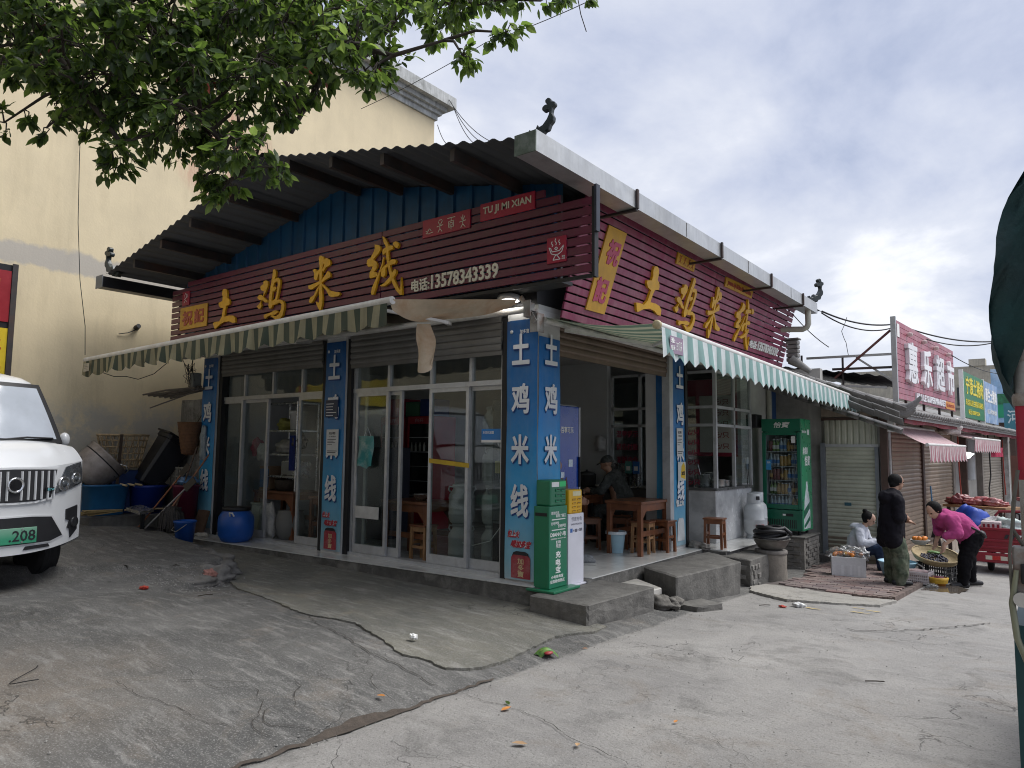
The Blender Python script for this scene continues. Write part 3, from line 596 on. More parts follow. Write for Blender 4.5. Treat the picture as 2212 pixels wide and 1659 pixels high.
MB().add([(RIDGE[0]-.22,-1.33,roofz(RIDGE[0]-.22)+.03),(RIDGE[0],-1.33,RIDGE[1]+.06),(RIDGE[0]+.22,-1.33,roofz(RIDGE[0]+.22)+.03),(RIDGE[0]-.22,8.76,roofz(RIDGE[0]-.22)+.03),(RIDGE[0],8.76,RIDGE[1]+.06),(RIDGE[0]+.22,8.76,roofz(RIDGE[0]+.22)+.03)],[(0,1,4,3),(1,2,5,4)]).build('ridge_cap', m_roofu, roof)
# verge trim: pale zigzag edge of the sheets is the cut end itself; eave gutters
def gutter(x0, x1, z0, z1, mat, bracks, name='gutter'):
    q = MB(); ya, yb = -1.36, 8.0; t = .006
    q.box(x0, x1, ya, yb, z0, z0+t); q.box(x0, x0+t, ya, yb, z0+t, z1-.03); q.box(x1-t, x1, ya, yb, z0+t, z1); q.box(x1-.022, x1-t, ya, yb, z1-t, z1); q.box(x0+t, x1-t, ya, ya+t, z0+t, z1-.02)
    g = q.build(name, mat, B)
    for y in bracks:
        b = MB(); b.box(x0-.45, x1+.012, y-.02, y+.02, z0-.03, z0-.003); b.box(x1+.003, x1+.028, y-.02, y+.02, z0-.003, z1+.012); b.build('gutter_bracket', m_purlin, g)
    return g
gt = gutter(.70,.93,4.12,4.32, m_gutter, (.55, 3.05, 5.2, 7.0))
for y in (1.9, 4.15, 6.3): MB().box(.931,.934,y-.004,y+.004,4.13,4.31).build('seam', m_purlin, gt)
MB().box(.9312,.9342,-.0,.0+.001,4.13,4.31) 
gl_ = gutter(-8.08,-7.86,4.04,4.22, m_black, (2.0,5.0))
MB().box(-8.09,-7.85,-1.375,-1.362,4.03,4.24).build('gutter_end', M('weathered_fascia', (.18,.19,.20), .6, .2, 6), gl_)
MB().box(.695,.935,-1.375,-1.362,4.115,4.31).build('gutter_end', M('mossy_tin', (.10,.13,.10), .6, .3, 8, dirt=(.25,.26,.25), dirt_amt=.6, dirt_s=8), gt)
# upturned scroll ornaments on the roof corners
ORN = [(0,0),(.05,.035),(.10,.02),(.135,.05),(.17,.045),(.20,.085),(.235,.09),(.255,.14),(.285,.17),(.29,.21),(.265,.255),(.275,.30),(.305,.325),(.30,.355),(.265,.36),(.255,.395),(.225,.41),(.195,.39),(.20,.36),(.225,.345),(.19,.345),(.165,.325),(.165,.295),(.19,.28),(.215,.29),(.235,.285),(.24,.25),(.215,.20),(.17,.15),(.13,.135),(.115,.165),(.09,.11),(.05,.10),(.03,.135),(.005,.075),(-.03,.06)]
def ornament(loc, d, s, label):
    d = Vector(d).normalized(); n = Vector((-d.y, d.x, 0)); q = MB(); O = Vector(loc)
    q.prism(ORN, O-n*.03*s, d*s, Vector((0,0,s)), n*.06*s)
    me = evalmesh(q.mesh('roof_ornament', m_orn), [('BEVEL', dict(width=.008, segments=1, limit_method='ANGLE'))])
    return obj('roof_ornament', me, B, label=label)
ornament((.66,-1.12,4.33), (1,.15,0), .98, 'black scroll ornament at the near roof corner')
ornament((-7.66,-1.2,4.20), (-1,-.1,0), 1.35, 'blue-black scroll ornament at the left roof corner')
ornament((.80,7.80,4.28), (.6,1,0), 1.3, 'small black scroll ornament at the far end of the gutter')
# rain pipe
pp = MB().tube([(.86,7.6,4.12),(.86,7.6,3.86),(.83,7.6,3.8),(.76,7.6,3.77),(.02,7.6,3.83)], .055, 12)
pp.build('rain_pipe', M('cream_pvc', (.50,.49,.43), .5, .12, 6, dirt=(.25,.22,.18), dirt_amt=.4), B)
MB().tube([(.055,7.72,3.84),(.055,7.72,1.9),(.055,7.72,.0)], .05, 12).build('rain_pipe', MATS['cream_pvc'], B)
# lamp under the sign
lp = thing('ceiling_lamp', 'lit round white lamp under the maroon sign above the corner', 'lamp', (.02,-.42,2.98))
MB().lathe([(.13,.0),(.135,.02),(.12,.06),(.05,.09)], 20, (-.28,-.18,3.095)).build('lamp_body', m_alu, lp)
MB().lathe([(.0,-.022),(.06,-.018),(.115,.0),(.118,.004)], 20, (-.28,-.18,3.095)).build('diffuser', Memit('lamp_glow', (1,.97,.92), 9), lp)
MB().bar((-.28,-.18,3.18),(-.28,-.18,3.26),.02).build('stem', m_black, lp)
# ================================================================ signs, banners, awnings
m_maroon = M('maroon_slat', (.125,.014,.042), .38, .16, 5, dirt=(.10,.045,.05), dirt_amt=.5, dirt_s=3, streak=.15)  # darker copy of the sign maroon, the left sign's shade put into it
m_maroonw = M('weathered_maroon_slat', (.27,.036,.095), .45, .18, 4, dirt=(.40,.20,.23), dirt_amt=.55, dirt_s=2.2, streak=.35)  # paler copy for the lit street sign, light put into colour, plus faded patches
m_gold = M('golden_letter', (.82,.44,.015), .42, .10, 6, dirt=(.50,.24,.02), dirt_amt=.4, dirt_s=5, streak=.25)
m_plaq = M('ochre_plaque', (.66,.36,.03), .5, .12, 5, dirt=(.42,.20,.03), dirt_amt=.35, streak=.3)
m_redp = M('crimson_plaque', (.36,.012,.045), .4, .12, 5)
m_cream = M('cream_letter', (.72,.68,.55), .5, .06, 6)
m_redl = M('brick_red_letter', (.40,.075,.04), .5, .1, 6)
m_pinkl = M('magenta_letter', (.50,.07,.14), .5, .1, 6)
m_wht = M('white_letter', (.80,.80,.78), .5, .04, 6)
m_wtxt = M('banner_white_letter', (.74,.76,.78), .5, .05, 6)
m_blk = M('black_ink', (.02,.02,.025), .6, .1, 6)
CH = {}
CH['tu']=[[(375,987),(473,1000),(557,962),(588,853),(588,748),(666,712),(717,628),(700,565),(569,541),(521,416),(501,275),(700,284),(877,264),(978,196),(1000,78),(870,79),(712,135),(512,143),(291,88),(115,0),(67,31),(0,163),(100,187),(283,180),(387,287),(428,506),(299,534),(226,596),(220,663),(376,696),(390,800),(352,884)]]
CH['ji']=[[(113,717),(156,739),(221,758),(217,808),(301,822),(376,792),(392,727),(361,661),(308,587),(205,489),(146,396),(188,331),(130,272),(72,294),(0,351),(48,356),(120,399),(170,463),(238,546),(250,624),(175,633),(124,669)],[(23,526),(88,563),(163,554),(279,481),(402,412),(397,379),(305,389),(190,451),(96,461),(29,499)],[(549,994),(610,1000),(660,950),(655,871),(611,788),(591,682),(559,528),(539,412),(595,387),(609,346),(544,255),(498,240),(439,305),(441,423),(465,579),(497,733),(533,868),(546,945)],[(600,790),(680,819),(759,815),(826,761),(826,673),(795,560),(752,428),(704,355),(616,345),(594,397),(664,418),(705,492),(722,588),(740,684),(729,744),(675,751),(616,729)],[(575,645),(664,654),(702,620),(618,561),(580,585)],[(607,366),(790,395),(932,359),(1000,284),(996,188),(952,77),(870,18),(748,0),(619,61),(527,99),(580,114),(725,80),(828,109),(891,199),(903,285),(829,332),(690,308),(601,308)],[(288,142),(341,157),(486,162),(645,195),(770,182),(773,143),(687,113),(525,119),(419,100),(349,61),(291,102)]]
CH['mi']=[[(302,980),(358,1000),(447,963),(466,901),(430,814),(416,686),(416,520),(435,370),(466,220),(460,111),(419,5),(378,0),(274,130),(255,178),(337,142),(368,157),(343,307),(350,454),(336,678),(334,827),(305,924)],[(120,771),(201,776),(253,726),(285,731),(332,753),(335,697),(291,628),(263,567),(208,568),(163,616),(174,699)],[(436,868),(496,925),(576,919),(656,874),(676,807),(631,777),(538,762),(448,682),(428,740),(488,796)],[(0,496),(56,499),(217,516),(424,546),(545,642),(605,689),(687,623),(690,568),(551,540),(427,500),(222,441),(94,410),(10,439)],[(350,454),(322,383),(263,298),(142,172),(77,166),(36,196),(71,263),(198,305),(258,391)],[(395,504),(510,435),(672,333),(829,288),(968,263),(1000,224),(941,194),(742,202),(663,234),(585,334),(463,422)]]
CH['xian']=[[(211,895),(303,878),(375,848),(383,793),(324,735),(227,682),(191,653),(268,610),(310,556),(284,501),(210,445),(267,446),(311,416),(299,368),(200,363),(114,357),(90,385),(95,459),(164,516),(168,549),(46,556),(0,612),(12,669),(97,691),(180,763),(220,824)],[(339,412),(418,534),(463,659),(485,648),(452,529),(382,407),(305,253),(267,159),(219,82),(171,87),(149,122),(174,202),(233,277)],[(430,1000),(496,966),(555,900),(599,836),(597,755),(622,621),(671,453),(745,315),(846,176),(944,69),(956,282),(981,144),(1000,0),(947,2),(837,81),(737,204),(648,359),(586,512),(537,682),(531,813),(472,887),(441,941)],[(448,784),(531,805),(655,820),(724,802),(739,759),(631,742),(535,723),(453,693),(436,744)],[(409,437),(462,495),(557,532),(692,588),(788,583),(822,547),(791,511),(641,505),(533,470),(537,372),(483,330),(427,353)],[(781,431),(822,410),(825,354),(760,297),(654,229),(532,187),(434,193),(400,209),(516,237),(650,310),(729,382)],[(722,851),(803,864),(872,830),(879,780),(835,746),(780,770),(723,827)]]
X_, Y_, Zv = Vector((1,0,0)), Vector((0,1,0)), Vector((0,0,1))
def brush(key, parent, O, U, V, N, mat, depth=.022, name='lettering'):
    """brush-written character cut from thick board, fitted to O, U, V"""
    q = MB(); N = Vector(N).normalized()
    for i, poly in enumerate(CH[key]): q.prism([(a/1000, b/1000) for a, b in poly], Vector(O), U, V, N*(depth+.0006*i))
    return q.build(name, mat, parent)
def line(parent, pts, O, U, V, N, mat, w=.006, h=.004, name='emblem', q=None):
    """thin raised line drawing: pts in plane coordinates"""
    mb = q or MB(); O, U, V, N = map(Vector, (O, U, V, N))
    for a, b in zip(pts[:-1], pts[1:]): mb.bar(O+U*a[0]+V*a[1]+N*h/2, O+U*b[0]+V*b[1]+N*h/2, h, w, upv=N.cross(U*(b[0]-a[0])+V*(b[1]-a[1])) if (Vector(a)-Vector(b)).length > 0 else (0,0,1))
    return mb if q is not None else mb.build(name, mat, parent)
# ---- long gable sign
GS = thing('gable_sign', 'long maroon slatted sign with golden brush lettering over the left shopfront', 'sign', (-3.2,-.3,3.2))
slm = {}
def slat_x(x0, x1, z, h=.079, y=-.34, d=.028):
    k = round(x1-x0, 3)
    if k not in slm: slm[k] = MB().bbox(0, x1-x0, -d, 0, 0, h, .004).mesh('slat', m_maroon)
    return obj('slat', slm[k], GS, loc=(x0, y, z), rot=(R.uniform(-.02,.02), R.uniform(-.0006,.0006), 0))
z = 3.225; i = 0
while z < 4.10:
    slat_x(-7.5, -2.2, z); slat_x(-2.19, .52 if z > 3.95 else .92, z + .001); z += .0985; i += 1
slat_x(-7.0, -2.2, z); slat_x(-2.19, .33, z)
for x in (-7.3,-5.9,-4.4,-2.9,-1.4,-.1,.5): MB().box(x-.02, x+.02, -.339, -.30, 3.17, 4.1).build('sign_post', m_black, GS)
MB().box(-1.9,.95,-.37,-.335,3.165,3.20).build('bottom_rail', m_black, GS)
MB().box(.922,.955,-.385,-.31,3.165,4.09).build('end_post', m_black, GS); MB().box(.957,.985,-.40,-.33,3.62,4.10).build('end_post', M('dark_tin', (.05,.055,.07), .4, .2, 5, metal=.5), GS)
MB().box(-7.3,.5,-.30,-.08,3.18,3.22).build('bracket_rail', m_black, GS)
yf = -.369
for k, (a, b, z0, z1) in dict(tu=(-6.095,-5.443,3.294,3.914), ji=(-4.893,-4.188,3.264,4.033), mi=(-3.645,-2.952,3.297,4.065), xian=(-2.441,-1.767,3.313,4.117)).items():
    brush(k, GS, (a, yf, z0), X_*(b-a), Zv*(z1-z0), -Y_, m_gold, .03)
p = MB().bbox(-7.17,-6.31,yf-.018,yf,3.375,3.755,.004).build('name_plaque', m_plaq, GS)
text('祝', m_redl, p, (-7.08,yf-.018,3.44), X_*.33, Zv*.25, -Y_, .006, .03); text('記', m_redl, p, (-6.70,yf-.018,3.45), X_*.31, Zv*.24, -Y_, .006, .03)
p = MB().bbox(-7.13,-6.90,yf-.016,yf,3.79,4.03,.004).build('emblem_plaque', m_redp, GS)
q = MB(); yy = yf-.0165
for pts in ([(.07,.05),(.12,.09),(.17,.05)], [(.10,.12),(.08,.17),(.11,.21),(.15,.17),(.13,.12)], [(.12,.12),(.17,.14),(.16,.19)], [(.07,.10),(.13,.12)]): line(p, pts, (-7.13,yy,3.79), X_, Zv, -Y_, m_wht, .006, .004, q=q)
q.build('emblem', m_wht, p)
text('电话:', m_cream, GS, (-1.63,yf,3.325), X_*.30, Zv*.155, -Y_, .012, .022); text('13578343339', m_cream, GS, (-1.30,yf,3.325), X_*1.02, Zv*.172, -Y_, .012, .022)
p = MB().bbox(-1.455,-.695,yf-.016,yf,3.965,4.185,.004).build('symbol_plaque', m_redp, GS); q = MB(); yy = yf-.0165
for ox, segs in ((.06, ([(0,.05),(.05,.04),(.12,.05)], [(.03,.07),(.06,.10),(.09,.07)], [(.0,.08),(.03,.06)])), (.24, ([(.02,.16),(.05,.11),(.09,.16)], [(.0,.10),(.1,.11)], [(.05,.11),(.05,.07),(.02,.03)], [(.05,.07),(.09,.03)], [(.03,.175),(.08,.175)])),
                 (.42, ([(.01,.06),(.01,.13),(.09,.13),(.09,.06),(.01,.06)], [(.03,.08),(.03,.11),(.07,.11),(.07,.08),(.03,.08)], [(.05,.13),(.05,.17)], [(-.01,.17),(.11,.17)], [(.05,.06),(.05,.03)])),
                 (.60, ([(.05,.10),(.05,.06),(.02,.02)], [(.05,.06),(.09,.02)], [(.0,.09),(.1,.10)], [(.02,.15),(.05,.10),(.08,.15)], [(.05,.10),(.05,.17)]))):
    for s in segs: line(p, [(ox+a, b) for a, b in s], (-1.455,yy,3.965), X_, Zv, -Y_, m_cream, .008, .004, q=q)
q.build('symbols', m_cream, p)
p = MB().bbox(-.545,.215,yf-.016,yf,4.0,4.20,.004).build('pinyin_plaque', m_redp, GS); text('TU JI MI XIAN', m_cream, p, (-.50,yf-.0165,4.05), X_*.67, Zv*.105, -Y_, .005, .02)
p = MB().bbox(.375,.615,yf-.016,yf,3.37,3.645,.004).build('dining_plaque', m_redp, GS); q = MB(); yy = yf-.0165
for s in ([(.03,.17),(.06,.10),(.10,.085),(.15,.085),(.19,.11),(.215,.17)], [(.03,.17),(.05,.16),(.07,.12),(.16,.12),(.20,.16),(.215,.17)], [(.08,.03),(.17,.03),(.135,.07),(.12,.085),(.10,.06),(.08,.03)], [(.07,.23),(.06,.21),(.08,.19),(.07,.175)], [(.115,.255),(.105,.23),(.125,.205),(.115,.185)], [(.16,.235),(.15,.215),(.17,.195),(.16,.18)], [(.10,.15),(.12,.165),(.14,.15),(.12,.135),(.10,.15)]): line(p, s, (.375,yy,3.37), X_, Zv, -Y_, m_wht, .008, .004, q=q)
q.build('bowl_symbol', m_wht, p); text('餐饮', m_wht, p, (.565,yy,3.415), X_*.04, Zv*.02, -Y_, .003, .01); text('Dining', m_wht, p, (.565,yy,3.395), X_*.04, Zv*.015, -Y_, .003, .01)
# ---- street sign, leaning outwards
RP0 = Vector((.12,0,2.92)); RV = Vector((.30,0,1.20)).normalized(); RN = Y_.cross(RV).normalized(); RVL = 1.2369
RS = thing('street_sign', 'maroon slatted sign with gold brush lettering above the striped mint awning', 'sign', (.2,4,2.92))
def rp(y, t, n=0): return RP0 + Y_*y + RV*(t*RVL) + RN*n
rsm = {}
for i in range(14):
    t0 = .012+i*.0815
    for (ya, yb) in ((.24,4.1),(4.11,8.12)):
        k = round(yb-ya, 3)
        if k not in rsm:
            q = MB().bbox(0, .026, 0, k, 0, .081, .004); rsm[k] = q.mesh('slat', m_maroonw)
        yb2 = yb
        o = obj('slat', rsm[k], RS, loc=rp(ya, t0, R.uniform(-.002,.003)), rot=(0, math.atan2(RV.x, RV.z), 0))
for y in (.5,1.9,3.2,4.6,5.9,7.2,7.9): MB().obox(rp(y-.015,-.02,-.03), Y_*.03, RV*1.42, RN*.029).build('sign_post', m_black, RS)
for t in (.1,.9): MB().obox(rp(.3,t,-.06), Y_*7.7, RV*.03, RN*.03).build('back_rail', m_black, RS)
for y in (1.2,4.4,7.4): MB().bar(rp(y,.95,-.05), (-.02,y,3.9), .03).build('strut', m_black, RS); MB().bar(rp(y,.05,-.05), (-.02,y,3.02), .03).build('strut', m_black, RS)
RD = .027
def rq(quad, n0, d): return [rp(y, t, n0) for y, t in quad]
def plaque(quad, mat, name, parent=RS, d=.02):
    a = rq(quad, RD, 0); b = [p+RN*d for p in a]; return MB().add(a+b, [(3,2,1,0),(4,5,6,7),(0,1,5,4),(1,2,6,5),(2,3,7,6),(3,0,4,7)]).build(name, mat, parent)
p = plaque([(.66,.145),(1.09,.15),(1.21,.98),(.78,.976)], m_plaq, 'name_plaque'); sk = Y_*.10/.62
text('祝', m_pinkl, p, rp(.83,.62,RD+.0205), Y_*.29, (RV*RVL*.25+Y_*.035), RN, .006, .035); text('記', m_pinkl, p, rp(.745,.24,RD+.0205), Y_*.28, (RV*RVL*.25+Y_*.035), RN, .006, .035)
brush('tu', RS, rp(1.77,.275,RD), Y_*.73, RV*RVL*.53, RN, m_gold, .035); brush('ji', RS, rp(2.85,.24,RD), Y_*.75, RV*RVL*.63, RN, m_gold, .035)
brush('mi', RS, rp(3.98,.245,RD), Y_*.60, RV*RVL*.66, RN, m_gold, .035); brush('xian', RS, rp(5.12,.26,RD), Y_*.85, RV*RVL*.665, RN, m_gold, .035)
text('电话:', m_wht, RS, rp(6.08,.31,RD), Y_*.37, RV*RVL*.115, RN, .01, .025); text('13578343339', m_wht, RS, rp(6.48,.31,RD), Y_*1.13, RV*RVL*.13, RN, .02, .032)
p = plaque([(2.65,.93),(3.25,.935),(3.24,1.06),(2.64,1.056)], m_plaq, 'symbol_plaque'); q = MB()
for ox in (.05,.19,.33,.46):
    for s in ([(0,.02),(.04,.06),(.08,.02)], [(.04,.06),(.04,.12)], [(.0,.09),(.08,.085)], [(.01,.13),(.04,.10),(.07,.13)]): line(p, [(ox+a, b) for a, b in s], rp(2.66,.935,RD+.0205), Y_, RV, RN, m_redl, .008, .004, q=q)
q.build('symbols', m_redl, p)
p = plaque([(4.45,.945),(5.66,.96),(5.66,1.09),(4.42,1.066)], m_plaq, 'english_plaque'); text('yunnan tuji chicken Rice Noodles', m_redl, p, rp(4.52,.965,RD+.0205), Y_*1.06, RV*RVL*.085, RN, .005, .015)
# ---- pillar banners
m_ban = Mgrad('blue_banner_print', [(0,(.36,.48,.53)),(.08,(.22,.45,.56)),(.30,(.03,.32,.60)),(.62,(.004,.17,.46)),(1,(.003,.08,.27))], (0,0,1), 0, 2.92, .42, .10, bump=.06, bs=9, dirt=(.25,.30,.34), dirt_amt=.16, dirt_s=3, streak=.10)
m_can = M('printed_can_red', (.33,.035,.05), .45, .12, 8, dirt=(.45,.40,.38), dirt_amt=.25, dirt_s=9); m_slog = M('printed_slogan_red', (.42,.03,.05), .5, .1, 8)
def banner(label, O, U, N, zb, zt, chars, can=True, top=True, faded=1.0, slog=True, group='blue pillar banners'):
    O, U, N = Vector(O), Vector(U), Vector(N); w = U.length; u = U.normalized(); root = thing('pillar_banner', label, 'banner', O+U/2, 0, group)
    sd = R.random()*9
    def f(a, b):
        rip = .006*math.sin(b*7+a*3+sd)+.004*math.sin(b*17+a*6+sd)+.008*math.sin(a*math.pi)*math.sin(b*3+sd)
        return O + U*a + Zv*(zb+(zt-zb)*b) + N*(.018+rip*(.3+abs(a-.5)*1.2) - .010*(abs(a-.5)>.48))
    MB().grid(f, 10, 44).build('cloth', m_ban, root)
    for (c, zc, h) in chars:
        if c: text(c, m_wtxt, root, O+u*(w*.21)+Zv*zc+N*.030, u*(w*.57), Zv*h, N, .004, .024)
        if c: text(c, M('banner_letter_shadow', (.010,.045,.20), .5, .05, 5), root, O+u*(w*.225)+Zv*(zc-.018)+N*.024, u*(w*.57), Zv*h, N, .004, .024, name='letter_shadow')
    if top: text('加多寶', m_wtxt, root, O+u*(w*.45)+Zv*(zt-.16)+N*.024, u*(w*.30), Zv*.05, N, .003, .01); MB().lathe([(.0,.003),(.022,.003),(.022,0)], 12, O+u*(w*.18)+Zv*(zt-.13)+N*.026, N).build('round_mark', m_wtxt, root)
    if slog:
        for dzz, m_, b_ in ((0, m_wtxt, .09), (.003, m_slog, .04)): text('怕上火', m_, root, O+u*(w*.10)+Zv*.47+N*(.024+dzz), u*(w*.38), Zv*.085, N, .003, b_, slant=.12); text('喝加多宝', m_, root, O+u*(w*.20)+Zv*.365+N*(.024+dzz), u*(w*.62), Zv*.085, N, .003, b_, slant=.12)
    if can:
        c = [(.0,0),(.0,.22),(.03,.26),(.06,.27),(.20,.27),(.23,.26),(.26,.22),(.26,0)]
        MB().prism([(a, b) for a, b in c], O+u*(w*.24)+Zv*(zb+.02)+N*.026, u*1, Zv, N*.003).build('printed_can', m_can, root)
        MB().prism([(.01,.23),(.03,.275),(.07,.29),(.19,.29),(.23,.275),(.25,.23),(.23,.25),(.03,.25)], O+u*(w*.24)+Zv*(zb+.02)+N*.0295, u, Zv, N*.002).build('printed_can_lid', m_blk, root)
        text('加\n多\n寶', M('printed_gold', (.62,.50,.28), .5, .1, 8), root, O+u*(w*.24+.09)+Zv*(zb+.035)+N*.030, u*.085, Zv*.20, N, .002, .01)
    return root
CZ = [('土',2.39,.35),('鸡',1.84,.34),('米',1.28,.33),('线',.70,.36)]
def cs(*zz): return [(c, z0, h) for (c, z0, h) in zz]
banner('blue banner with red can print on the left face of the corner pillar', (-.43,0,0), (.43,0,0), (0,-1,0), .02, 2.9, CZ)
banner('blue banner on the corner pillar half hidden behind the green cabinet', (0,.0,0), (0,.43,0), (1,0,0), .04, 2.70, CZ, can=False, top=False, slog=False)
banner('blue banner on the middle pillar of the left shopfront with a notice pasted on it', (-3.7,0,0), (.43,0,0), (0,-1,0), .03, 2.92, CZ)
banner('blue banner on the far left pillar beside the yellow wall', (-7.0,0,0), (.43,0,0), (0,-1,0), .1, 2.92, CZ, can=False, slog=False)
p4 = banner('blue banner on the pillar left of the gas cylinder with yellow flyer', (0,3.43,0), (0,.42,0), (1,0,0), .05, 2.86, cs(('土',2.38,.34),('鸡',1.83,.34),('米',1.28,.33),('线',.71,.35)), can=False, top=False, slog=False)
MB().prism([(0,0),(.02,.28),(.06,.33),(.20,.33),(.24,.28),(.26,0)], (.024,3.51,.12), Y_, Zv, X_*.003).build('faded_can', M('bleached_print', (.50,.52,.53), .6, .15, 8), p4)
text('怕上火', M('bleached_slogan', (.60,.62,.62), .6, .1, 8), p4, (.024,3.48,.62), Y_*.28, Zv*.12, X_, .003, .06)
# blue side cloth round the pillar 4 left face
MB().grid(lambda a, b: (-.25+.25*a, 3.425-.012-.006*math.sin(b*9+a*4), .05+2.8*b), 6, 30).build('side_cloth', m_ban, p4)
# notices pasted on the pillars
def notice(label, O, U, h, N, lines, parent=None):
    O, U, N = Vector(O), Vector(U), Vector(N); r = thing('paper_notice', label, 'notice', O); u = U.normalized(); w = U.length
    MB().obox(O, U, Zv*h, N*.002).build('sheet', M('notice_paper', (.62,.63,.62), .8, .08, 8), r)
    for s, z0, hh, a, b in lines:
      if not s: MB().obox(O+u*(w*a)+Zv*(z0*h)+N*.0025, u*(w*b), Zv*(hh*h), N*.0006).build('print_line', m_blk, r)
      else: text(s, m_blk, r, O+u*(w*a)+Zv*(z0*h)+N*.0025, u*(w*b), Zv*(hh*h), N, .001, .01)
    return r
LN = [('招聘',.80,.10,.2,.55),('工资面议',.70,.05,.2,.6),('',.60,.02,.1,.7),('',.54,.02,.1,.5),('',.48,.02,.1,.65),('',.40,.02,.1,.4),('',.16,.025,.1,.8),('',.10,.025,.1,.7)]
notice('white hiring notice on the middle pillar of the left shopfront', (-3.60,-.038,1.33), (.26,0,0), .36, (0,-1,0), LN)
notice('white hiring notice on the pillar banner by the kitchen window', (.036,3.50,1.36), (0,.22,0), .42, (1,0,0), LN)
nt = thing('yellow_flyer', 'small yellow and white flyer below the notice on the right pillar', 'flyer', (.04,3.55,1.05))
MB().obox((.037,3.53,1.0), (0,.27,0), (0,0,.28), (.002,0,0)).build('sheet', M('flyer_white', (.60,.64,.62), .7, .1, 8), nt); MB().prism([(.09,.05),(.25,.02),(.25,.2),(.2,.27),(.12,.22)], (.0395,3.53,1.0), Y_, Zv, X_*.002).build('yellow_print', M('flyer_yellow', (.75,.50,.03), .6, .1, 8), nt); text('加盟', m_blk, nt, (.042,3.64,1.08), Y_*.12, Zv*.06, X_, .001, .02)
nt = thing('small_board', 'small dark price board tied to the middle pillar banner', 'board', (-3.5,-.05,1.95))
MB().box(-3.63,-3.37,-.05,-.034,1.86,2.10).build('panel', M('slate_blue_board', (.03,.045,.09), .5, .15, 8), nt)
for k in range(5): MB().box(-3.61,-3.61+R.uniform(.14,.22),-.0515,-.0502,2.04-.04*k,2.05-.04*k).build('print_line', m_wtxt, nt)
# ---- left awning, torn at its near end
m_awnL = Mstripe('olive_cream_stripe', (.40,.37,.24), (.075,.10,.075), (1,0,0), .205, .5, .85, .3, dirt=(.16,.14,.09), dirt_amt=.5, streak=.35, trans=.3)
m_awnC = M('sun_bleached_canvas', (.52,.42,.30), .85, .2, 4, dirt=(.42,.22,.11), dirt_amt=.75, dirt_s=2.0, bump=.1)
m_tube = M('white_awning_tube', (.68,.67,.64), .45, .1, 6, dirt=(.35,.30,.25), dirt_amt=.4, dirt_s=5)
m_rust = M('rusty_bracket', (.32,.31,.29), .6, .3, 9, dirt=(.18,.075,.035), dirt_amt=.8, dirt_s=7, metal=.3)
AL = thing('left_awning', 'olive and cream striped awning torn at its right end over the left shopfront', 'awning', (-4.3,-.8,2.9))
ax0, ax1, ay, az = -7.96, -.74, -1.5, 2.87
MB().cyl((ax0,ay,az-.06),(ax1,ay,az+.06),.042,n=14).build('front_tube', m_tube, AL)
def frontz(x): return az-.06+.12*(x-ax0)/(ax1-ax0)
def val(a, b):
    x = ax0+.01+(ax1-.05-ax0)*a; sc = abs(math.sin(math.pi*(x*1/.36)))**.7; h = .20+.055*sc+.05*math.sin(x*1.3)*.3; z0 = frontz(x)-.03
    yy = ay-.035+.026*math.sin(x*13+2.5*math.sin(x*2.3))*b+.014*math.sin(x*29+x*x)*b
    return (x, yy, z0-h*b)
MB().grid(val, 420, 6).build('valance', m_awnL, AL)
MB().grid(lambda a, b: (ax0+.02+(-2.0-ax0)*a, -.12+(ay+.12)*b, 3.02+(frontz(ax0+(-2.0-ax0)*a)+.035-3.02)*b - .05*math.sin(math.pi*b)), 60, 10).build('canopy', Mstripe('awning_underside', (.36,.33,.23), (.10,.12,.09), (1,0,0), .205, .5, .85, .3, trans=.3), AL)
MB().cyl((-7.9,-.12,3.0),(-.08,-.12,2.985),.038,n=12).build('roller_tube', m_tube, AL)
for x in (-6.9,-3.9,-1.2): q = MB(); q.bar((x,-.15,2.93),(x+.55,-.8,2.80),.05,.035); q.bar((x+.55,-.8,2.80),(x+.05,ay+.05,frontz(x)-.01),.045,.03); q.build('folding_arm', m_tube, AL)
# torn canvas: a flap stretched to the near corner and a rag hanging from it
def flap(a, b):
    p = Vector((-.74,-1.5,2.94)).lerp(Vector((-.10,-.25,3.08)), a); A, M_, B_ = Vector((-.80,-1.44,2.84)), Vector((-1.0,-.70,2.70)), Vector((-.14,-.22,3.05)); q = A*(1-a)**2+M_*2*a*(1-a)+B_*a*a
    c = p.lerp(q, b); return (c.x+.012*math.sin(a*9)*b, c.y-.03*math.sin(math.pi*b), c.z+.02*math.sin(a*9+b*3)*b)
MB().grid(flap, 26, 8).build('torn_flap', m_awnC, AL)
def rag(a, b):
    w = .20*(1-.35*b)*(.75+.5*min(1, b*3)); return (-.93+w*(a-.5)*.8+.05*b+.02*math.sin(a*6+b*5)*b, -.86+w*(a-.5)*.55+.05*math.sin(a*7+b*3)*b, 2.80-.50*b-.05*math.sin(a*5)*b*b)
MB().grid(rag, 10, 16).build('hanging_rag', m_awnC, AL)
